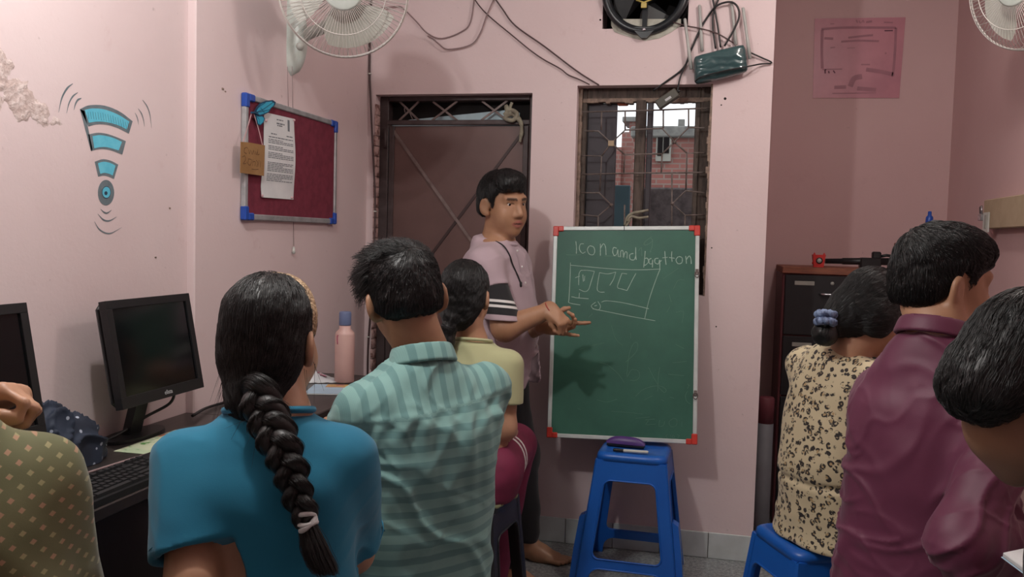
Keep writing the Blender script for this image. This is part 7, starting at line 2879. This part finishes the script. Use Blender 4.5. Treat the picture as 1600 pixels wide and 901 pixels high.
# ------------------------------------------------------------------ girl in the leopard print top
def build_leopard():
    c = P(1362, 488, 2.53)
    HR = axes(22, -24, 0)
    TR_ = axes(33)
    nb = P(1330, 541, 2.53)
    hz = .505
    hp_ = P(1292, 842, 2.60)
    o = A3(hp_[0] + .02, hp_[1] + .02, hz)
    T = lambda x, y, z: o + TR_ @ A3(x, y, z)
    dn = (nb - o) @ TR_
    H_ = dn[2]
    fy = dn[1]
    F = SDF()
    W = head_ops(F, c, HR, .95)
    F.cap(W(0, -.022, -.045), nb, .045, .052, .03)
    F.prof(o, TR_, [(0, .155, .11, 0, 0), (.16, .14, .09, 0, -.01), (.32, .15, .09, 0, .01), (H_ - .1, .15, .085, 0, fy * .75), (H_ - .05, .12, .065, 0, fy * .9), (H_, .045, .045, 0, fy)], .03, infl=-.01)
    shR, shL = T(.150, fy * .85, H_ - .08), T(-.150, fy * .85, H_ - .08)
    elR, wrR = T(.17, fy + .14, H_ - .33), T(.05, fy + .34, H_ - .28)
    elL, wrL = T(-.17, fy + .14, H_ - .33), T(-.05, fy + .34, H_ - .28)
    limb(F, [shR, elR, wrR], [.034, .036, .025])
    limb(F, [shL, elL, wrL], [.034, .036, .025])
    for wr_, el in ((wrL, elL), (wrR, elR)):
        d = (wr_ - el) / np.linalg.norm(wr_ - el)
        k = A3(0, 0, 1) - d * d[2]
        k /= np.linalg.norm(k)
        hand_ops(F, wr_, np.stack([np.cross(d, k), d, k], 1), [(25, 30)] * 4, ((.7, .6, -.3), (.4, .8, -.3), (.2, .9, -.2)), .85)
    ff = TR_ @ A3(0, 1, 0)
    seated_legs(F, T(-.09, .02, .075), T(.09, .02, .075), T(-.11, .36, .07), T(.11, .36, .07), ff)
    lo, hi = bounds([c + A3(0, 0, .1), nb, o, elL, elR, wrL, wrR, T(0, .5, -.45)], .2)
    lo[2] = -.02
    base = A3(o[0], o[1], 0)
    root = body_obj(F, 'person in leopard print top with black bun and blue scrunchie on the blue stool', base, lo, hi, .0085, 'skin_tan')
    G = SDF()
    G.prof(o, TR_, [(-.015, .190, .150, 0, -.010), (.03, .182, .138, 0, -.008), (.10, .166, .124, 0, -.020), (.22, .160, .122, 0, -.034), (.34, .162, .118, 0, -.016), (H_ - .12, .162, .105, 0, fy * .72), (H_ - .055, .135, .085, 0, fy * .9), (H_ - .005, .066, .062, 0, fy)], .03, 2.3, kc=.012)
    for s_, e_ in ((shR, elR), (shL, elL)):
        limb(G, [s_, e_], [.056, .054], .05)
    G.disp(wrinkle(o, TR_, .006, [((.2, .5, .9), 24), ((0, .2, 1), 34)], 2.4, 3.4, 11.0))
    G.disp(lambda p: -.008 * np.exp(-((((p - o) @ TR_)[:, 2] - .185 - .10 * ((p - o) @ TR_)[:, 1]) / .010) ** 2))
    l_, h_ = bounds([o, nb, shL, shR, elR, elL], .18)
    sdf_obj('blouse', G, l_, h_, .0065, 'leopard', root, base, pc=lambda v: (v - o) @ TR_)
    Q = SDF()
    Q.prof(o, TR_, [(-.03, .16, .125), (.05, .155, .12), (.08, .14, .1)], .03)
    for x in (-1, 1):
        limb(Q, [T(x * .09, .02, .085), T(x * .11, .37, .07), A3(*T(x * .11, .34, 0)[:2], .12)], [.092, .072, .055], .03)
    l_, h_ = bounds([o, T(-.1, .4, 0), T(.1, .4, -.44)], .15)
    sdf_obj('trousers', Q, l_, h_, .011, 'black_cotton', root, base, pc=lambda v: v * 1.0)
    H = SDF()
    hair_cap(H, c, HR, .97, [(-.12, -.090), (-.06, -.080), (-.03, -.075), (.0, -.075), (.03, -.055), (.06, .02), (.10, .07)], .006, True)
    for x in (-1, 1):
        H.ell(W(x * .074, -.008, -.016), HR, A3(.025, .046, .056), .02)
    b0 = P(1292, 508, 2.50)
    H.ell(W(0, -.055, -.055), HR, A3(.060, .052, .052), .03)
    H.cap(W(0, -.080, -.025), b0, .050, .030, .04)
    H.ell(P(1289, 522, 2.49), np.eye(3), A3(.036, .036, .034), .012)
    H.disp(lambda p: .0018 * vnoise(p * 60) + .0012 * vnoise(p * 140))
    l_, h_ = bounds([c, b0], .17)
    ho = sdf_obj('hair', H, l_, h_, .0048, 'black_hair', root, base, pc=strand_pc(c, HR))
    rts = shell_points(H, W(0, -.01, .03), .22, 5000, 5)

    def comb(p):
        d = b0 - p
        return d / np.linalg.norm(d, axis=1)[:, None]
    hair_strands('hair_strands', H, rts, comb, ho, base, 'black_hair', n=10, step=.009, lift=.0016, radius=.0005, jitter=.07)
    sc_ = P(1290, 498, 2.475)
    A = axis_mat(sc_, CR * .12 + A3(0, 0, 1) + CF * .3)
    for k in range(2):
        ring = []
        for t in np.linspace(0, 2 * math.pi, 61)[:-1]:
            r_ = .021 + .0026 * math.sin(9 * t + k)
            ring.append(np.array(A @ Vector((r_ * math.cos(t), r_ * math.sin(t), -.010 + .021 * k + .0022 * math.cos(9 * t)))))
        MB().tube(ring, .0105, 9, closed=True).build('scrunchie', 'scrunchie_blue', ho, origin=base)
    return root


leo = build_leopard()
stool('blue plastic stool under the girl in leopard print', (leo.location[0] - .045, leo.location[1] + .02, 0), .42, 'stool_blue', .490, .272, .38)


# ------------------------------------------------------------------ boy in the maroon shirt
def build_maroon():
    c = P(1469, 446, 1.92)
    HR = axes(19, -6, 3)
    TR_ = axes(56)
    nb = P(1466, 514, 1.88)
    hz = .50
    o = A3(nb[0] - .012, nb[1] - .03, hz)
    T = lambda x, y, z: o + TR_ @ A3(x, y, z)
    H_ = nb[2] - hz
    F = SDF()
    W = head_ops(F, c, HR, 1.0)
    F.cap(W(0, -.020, -.045), nb, .056, .062, .03)
    F.prof(o, TR_, [(0, .165, .12), (.2, .155, .11), (.4, .155, .11), (H_ - .15, .140, .10), (H_ - .08, .105, .08), (H_, .05, .05)], .03, infl=-.014)
    shR, shL = T(.175, .0, H_ - .09), T(-.120, .03, H_ - .155)
    elR, wrR = P(1505, 850, 1.62), P(1700, 880, 1.72)
    elL, wrL = T(-.150, .18, H_ - .36), T(-.04, .36, H_ - .32)
    limb(F, [shR, elR, wrR], [.038, .040, .028])
    limb(F, [shL, elL, wrL], [.038, .040, .028])
    for wr_, el in ((wrL, elL), (wrR, elR)):
        d = (wr_ - el) / np.linalg.norm(wr_ - el)
        k = A3(0, 0, 1) - d * d[2]
        k /= np.linalg.norm(k)
        hand_ops(F, wr_, np.stack([np.cross(d, k), d, k], 1), [(25, 30)] * 4, ((.7, .6, -.3), (.4, .8, -.3), (.2, .9, -.2)), .95)
    ff = TR_ @ A3(0, 1, 0)
    seated_legs(F, T(-.09, .02, .02), T(.09, .02, .02), T(-.12, .38, .03), T(.12, .38, .03), ff)
    lo, hi = bounds([c + A3(0, 0, .1), nb, o, elL, elR, wrL, wrR, T(0, .5, -.45)], .2)
    lo[2] = -.02
    base = A3(o[0], o[1], 0)
    root = body_obj(F, 'person in maroon collared shirt with short black hair, seen from behind at right', base, lo, hi, .0078, 'skin_brown')
    G = SDF()
    G.prof(o, TR_, [(-.06, .185, .150, .0, -.01), (.06, .180, .140, .0, -.012), (.2, .172, .132, .004, -.014), (.38, .168, .126, .006, -.012), (H_ - .18, .164, .118, .008, -.008), (H_ - .115, .144, .100, .010), (H_ - .045, .098, .080), (H_ - .004, .070, .066)], .03, 2.4, kc=.014)
    limb(G, [shR - A3(0, 0, .006), elR, elR + (wrR - elR) * .8], [.060, .056, .050], .05)
    limb(G, [shL - A3(0, 0, .006), elL, elL + (wrL - elL) * .8], [.046, .054, .050], .07)
    G.disp(wrinkle(o, TR_, .0065, [((.75, .2, .65), 34), ((-.65, .3, .75), 38), ((.1, .2, 1), 30)], 3.6, 3.4, 4.0, .24))
    am, ad_ = (shR + elR) / 2, (elR - shR) / np.linalg.norm(elR - shR)
    sx_ = np.cross(ad_, CF)
    sx_ /= np.linalg.norm(sx_)

    def armfold(p):
        q = p - shR
        t = q @ ad_
        x = q @ sx_
        near = np.clip(1.4 - np.linalg.norm(q - t[:, None] * ad_, axis=1) / .085, 0, 1) * np.clip(t / .05, 0, 1)
        ph = x * 95 + 2.2 * vnoise(p * 9) + t * 10
        return near * .0075 * (np.exp(-(np.sin(ph * .5) / .34) ** 2) - .4)
    G.disp(armfold)
    G.disp(crease(o, TR_, .0060, [(.75, .2, .6), (-.65, .2, .75), (.9, .1, .15)], 3.2, 11, 4.0))
    G.disp(crease(o, TR_, .0022, [(.5, .2, .85), (-.85, .2, .4)], 4, 17, 9.0))
    l_, h_ = bounds([o, nb, shL, shR, elR, elL, wrR, wrL], .16)
    sh = sdf_obj('shirt', G, l_, h_, .0052, 'maroon_satin', root, base, pc=lambda v: (v - o) @ TR_)
    collar(sh, base, 'maroon_satin', T, TR_, H_ - .006, .071, .068, .027, 16, lambda v: (v - o) @ TR_)
    Q = SDF()
    Q.prof(o, TR_, [(-.06, .175, .135), (.03, .17, .13), (.07, .15, .11)], .03)
    for x in (-1, 1):
        limb(Q, [T(x * .09, .02, .01), T(x * .12, .39, .03), A3(*T(x * .12, .36, 0)[:2], .12)], [.102, .078, .06], .03)
    l_, h_ = bounds([o, T(-.1, .4, 0), T(.1, .4, -.44)], .16)
    sdf_obj('trousers', Q, l_, h_, .012, 'olive_cotton', root, base, pc=lambda v: v * 1.0)
    H = SDF()
    hair_cap(H, c, HR, 1.0, [(-.12, -.055), (-.06, -.050), (-.035, -.030), (-.014, .012), (.0, .034), (.016, .026), (.022, -.004), (.034, .002), (.05, .045), (.09, .062), (.12, .065)], .006, True)
    H.ell(W(0, .018, .085), HR, A3(.074, .074, .046), .03)
    H.ell(W(.01, .056, .082), HR, A3(.048, .034, .026), .02)
    H.disp(lambda p: .002 * vnoise(p * 50) + .001 * vnoise(p * 120))
    l_, h_ = bounds([c], .2)
    ho = sdf_obj('hair', H, l_, h_, .0045, 'black_hair', root, base, pc=strand_pc(c, HR))
    ctr = W(-.01, -.07, .09)
    rts = shell_points(H, W(0, 0, .04), .22, 8000, 6)
    rnd = vnoise(rts * 30)[:, None] * A3(.4, .5, .3)

    def comb(p):
        d = p - ctr
        d = d / np.linalg.norm(d, axis=1)[:, None]
        q = (p - c) @ HR
        return d + rnd + np.where(q[:, 2:] < .03, A3(0, 0, -.6), A3(0, 0, -.1))
    hair_strands('hair_strands', H, rts, comb, ho, base, 'black_hair', n=8, step=.0065, lift=.003, radius=.0006, jitter=.12, grow=.0)
    return root


mar = build_maroon()


# ------------------------------------------------------------------ boy bending forward at the right edge
def build_bent():
    c = P(1600, 604, 1.22)
    HR = axes(28, -40, 0)
    nb = P(1850, 760, 1.10)
    TR_ = axes(60)
    hz = .50
    o = A3(nb[0] + .02, nb[1] - .20, hz)
    T = lambda x, y, z: o + TR_ @ A3(x, y, z)
    dn = (nb - o) @ TR_
    H_ = dn[2]
    F = SDF()
    W = head_ops(F, c, HR, 1.0)
    F.cap(W(.0, .012, -.045), nb + (nb - c) * .1, .054, .060, .03)
    F.prof(o, TR_, [(0, .16, .12), (.2, .15, .11, dn[0] * .4, dn[1] * .4), (H_ - .1, .17, .10, dn[0] * .8, dn[1] * .8), (H_ - .03, .10, .07, dn[0], dn[1])], .03, infl=-.012)
    shL, shR = nb + A3(.02, .10, -.10), nb + A3(.08, -.16, -.10)
    elL, wrL = P(1790, 930, 1.25), P(1740, 960, 1.45)
    limb(F, [shL, elL, wrL], [.038, .040, .028])
    elR = shR + A3(.04, .14, -.24)
    limb(F, [shR, elR, elR + A3(-.04, .22, .02)], [.038, .040, .028])
    ff = TR_ @ A3(0, 1, 0)
    seated_legs(F, T(-.09, .02, .02), T(.09, .02, .02), T(-.10, .36, .03), T(.14, .36, .03), ff)
    lo, hi = bounds([c, nb, o, elL, wrL, elR, T(0, .5, -.45)], .22)
    lo[2] = -.02
    base = A3(o[0], o[1], 0)
    root = body_obj(F, 'person with bowed black-haired head cut off by the right edge, nearest the camera', base, lo, hi, .0075, 'skin_dark')
    G = SDF()
    G.prof(o, TR_, [(-.05, .18, .14), (.2, .168, .13, dn[0] * .4, dn[1] * .4), (H_ - .12, .185, .115, dn[0] * .8, dn[1] * .8), (H_ - .045, .13, .085, dn[0] * .95, dn[1] * .95), (H_ - .02, .08, .07, dn[0], dn[1])], .03, kc=.014)
    limb(G, [shL, elL], [.060, .060], .05)
    limb(G, [shR, elR], [.060, .060], .05)
    l_, h_ = bounds([o, nb, shL, shR, elL, elR], .18)
    sdf_obj('shirt', G, l_, h_, .009, 'black_knit', root, base, pc=lambda v: v * 1.0)
    Q = SDF()
    Q.prof(o, TR_, [(-.06, .175, .135), (.03, .17, .13), (.07, .15, .11)], .03)
    for x in (-1, 1):
        limb(Q, [T(x * .09, .02, .01), T(x * .11, .37, .03), A3(*T(x * .11, .34, 0)[:2], .12)], [.102, .078, .06], .03)
    l_, h_ = bounds([o, T(-.1, .4, 0), T(.1, .4, -.44)], .16)
    sdf_obj('trousers', Q, l_, h_, .013, 'dark_trouser', root, base, pc=lambda v: v * 1.0)
    H = SDF()
    hair_cap(H, c, HR, 1.0, [(-.12, -.066), (-.06, -.058), (-.03, -.034), (-.012, .0), (.0, .036), (.02, .024), (.03, .0), (.05, .045), (.09, .062), (.12, .065)], .008, True)
    H.ell(W(0, -.052, -.045), HR, A3(.066, .046, .050), .03)
    H.ell(W(0, .02, .088), HR, A3(.076, .082, .042), .03)
    H.disp(lambda p: .0016 * vnoise(p * 55) + .001 * vnoise(p * 120))
    l_, h_ = bounds([c], .2)
    ho = sdf_obj('hair', H, l_, h_, .0045, 'black_hair', root, base, pc=strand_pc(c, HR))
    ctr = W(-.01, -.05, .12)
    rts = shell_points(H, W(0, 0, .04), .22, 9000, 8)

    def comb(p):
        d = p - ctr
        return d / np.linalg.norm(d, axis=1)[:, None]
    hair_strands('hair_strands', H, rts, comb, ho, base, 'black_hair', n=8, step=.006, lift=.002, radius=.00045, jitter=.09)
    return root


bent = build_bent()


# ------------------------------------------------------------------ person in the olive diamond print at the left edge
def build_olive():
    TR_ = axes(138)
    nb = P(-88, 650, 1.20)
    c = P(-185, 535, 1.22)
    HR = axes(138, -5, 0)
    hz = .475
    o = A3(nb[0], nb[1] - .01, hz)
    T = lambda x, y, z: o + TR_ @ A3(x, y, z)
    H_ = nb[2] - hz
    F = SDF()
    W = head_ops(F, c, HR, .96)
    F.cap(W(0, -.020, -.045), nb, .048, .054, .03)
    F.prof(o, TR_, [(0, .16, .12), (.2, .14, .105), (.35, .15, .10), (H_ - .12, .155, .095), (H_ - .05, .12, .075), (H_, .05, .05)], .03, infl=-.012)
    shR, shL = T(.128, 0, H_ - .090), T(-.15, 0, H_ - .08)
    elR, wrR = T(.175, .10, H_ - .33), T(.07, .28, H_ - .22)
    limb(F, [shR, elR, wrR], [.036, .038, .026])
    wrL = P(-55, 642, 1.34)
    elL = A3(-1.16, wrL[1] - .06, .86)
    limb(F, [shL, elL, wrL], [.036, .038, .027])
    # raised hand: loose fist, knuckles towards the wall
    d = P(2, 620, 1.34) - wrL
    d /= np.linalg.norm(d)
    k = A3(0, .25, 1.0)
    k = k - d * (k @ d)
    k /= np.linalg.norm(k)
    R_ = np.stack([np.cross(d, k), d, k], 1)
    hand_ops(F, wrL, R_, [(48, 78), (58, 84), (64, 84), (68, 80)], ((.35, .8, -.55), (-.25, .9, -.4), (-.35, .85, -.3)), .95)
    d = (wrR - elR) / np.linalg.norm(wrR - elR)
    k = A3(0, 0, 1) - d * d[2]
    k /= np.linalg.norm(k)
    hand_ops(F, wrR, np.stack([np.cross(d, k), d, k], 1), [(20, 25)] * 4, ((.7, .6, -.3), (.4, .8, -.3), (.2, .9, -.2)), .9)
    ff = TR_ @ A3(0, 1, 0)
    LR = axes(105)
    TL = lambda x, y, z: o + LR @ A3(x, y, z)
    ff = LR @ A3(0, 1, 0)
    seated_legs(F, TL(-.09, .0, .06), TL(.09, .0, .06), TL(-.10, .24, .05), TL(.08, .24, .05), ff)
    lo, hi = bounds([c + A3(0, 0, .1), nb, o, elL, wrL, P(40, 620, 1.34), elR, wrR, TL(0, .40, -.45)], .18)
    lo[2] = -.02
    base = A3(o[0], o[1], 0)
    root = body_obj(F, 'person in olive top with small diamond print at the left edge, one hand raised', base, lo, hi, .0062, 'skin_tan')
    G = SDF()
    G.prof(o, TR_, [(-.05, .205, .155), (.08, .190, .140), (.22, .172, .126), (.36, .166, .118), (H_ - .14, .160, .112), (H_ - .075, .130, .090), (H_ - .020, .080, .068), (H_ + .004, .062, .056)], .03, 2.3, kc=.012)
    limb(G, [shR - A3(0, 0, .004), elR], [.052, .056], .05)
    limb(G, [shL - A3(0, 0, .004), elL], [.052, .054], .05)
    G.disp(wrinkle(o, TR_, .0055, [((.7, .2, .7), 26), ((.2, .2, 1), 30)], 2.8, 3.2, 6.0))
    l_, h_ = bounds([o, nb, shL, shR, elL, elR], .18)
    sdf_obj('kurti', G, l_, h_, .0062, 'diamond', root, base, pc=lambda v: (v - o) @ TR_)
    Q = SDF()
    Q.prof(o, TR_, [(-.06, .18, .135), (.03, .17, .13), (.07, .15, .11)], .03)
    for x in (-1, 1):
        limb(Q, [TL(x * .09, .0, .06), TL(x * .09, .25, .05), A3(*TL(x * .09, .22, 0)[:2], .12)], [.09, .072, .055], .03)
    l_, h_ = bounds([o, TL(-.1, .3, 0), TL(.1, .3, -.44)], .16)
    sdf_obj('trousers', Q, l_, h_, .013, 'dark_trouser', root, base, pc=lambda v: v * 1.0)
    H = SDF()
    hair_cap(H, c, HR, .97, [(-.12, -.090), (-.06, -.080), (-.03, -.060), (.0, -.05), (.03, -.010), (.06, .05), (.10, .08)], .008, True)
    l_, h_ = bounds([c], .19)
    tl = W(0, -.085, -.10)
    H.cap(W(0, -.07, -.03), tl, .05, .030, .03)
    ho = sdf_obj('hair', H, l_, h_, .006, 'black_hair', root, base, pc=strand_pc(c, HR))
    rts = shell_points(H, W(0, -.01, .03), .22, 3500, 12)

    def comb(p):
        d = tl - p
        return d / np.linalg.norm(d, axis=1)[:, None] + A3(0, 0, -.25)
    hair_strands('hair_strands', H, rts, comb, ho, base, 'black_hair', n=9, step=.010, lift=.0016, radius=.0005, jitter=.07)
    return root


olive = build_olive()
# notebook on the bent boy's knees
nbk = thing('notebook', 'pale notebook lying at the bottom right corner by the maroon sleeve', 'notebook', P(1628, 893, 1.50))
nbk.rotation_euler = (0.25, -0.1, 0.5)
MB().box((-.025, -.06, -.006), (.10, .06, .004), .002).build('pages', 'paper', nbk)
MB().box((-.026, -.061, -.008), (.101, .061, -.006), .001).build('cover', 'magazine_blue', nbk)
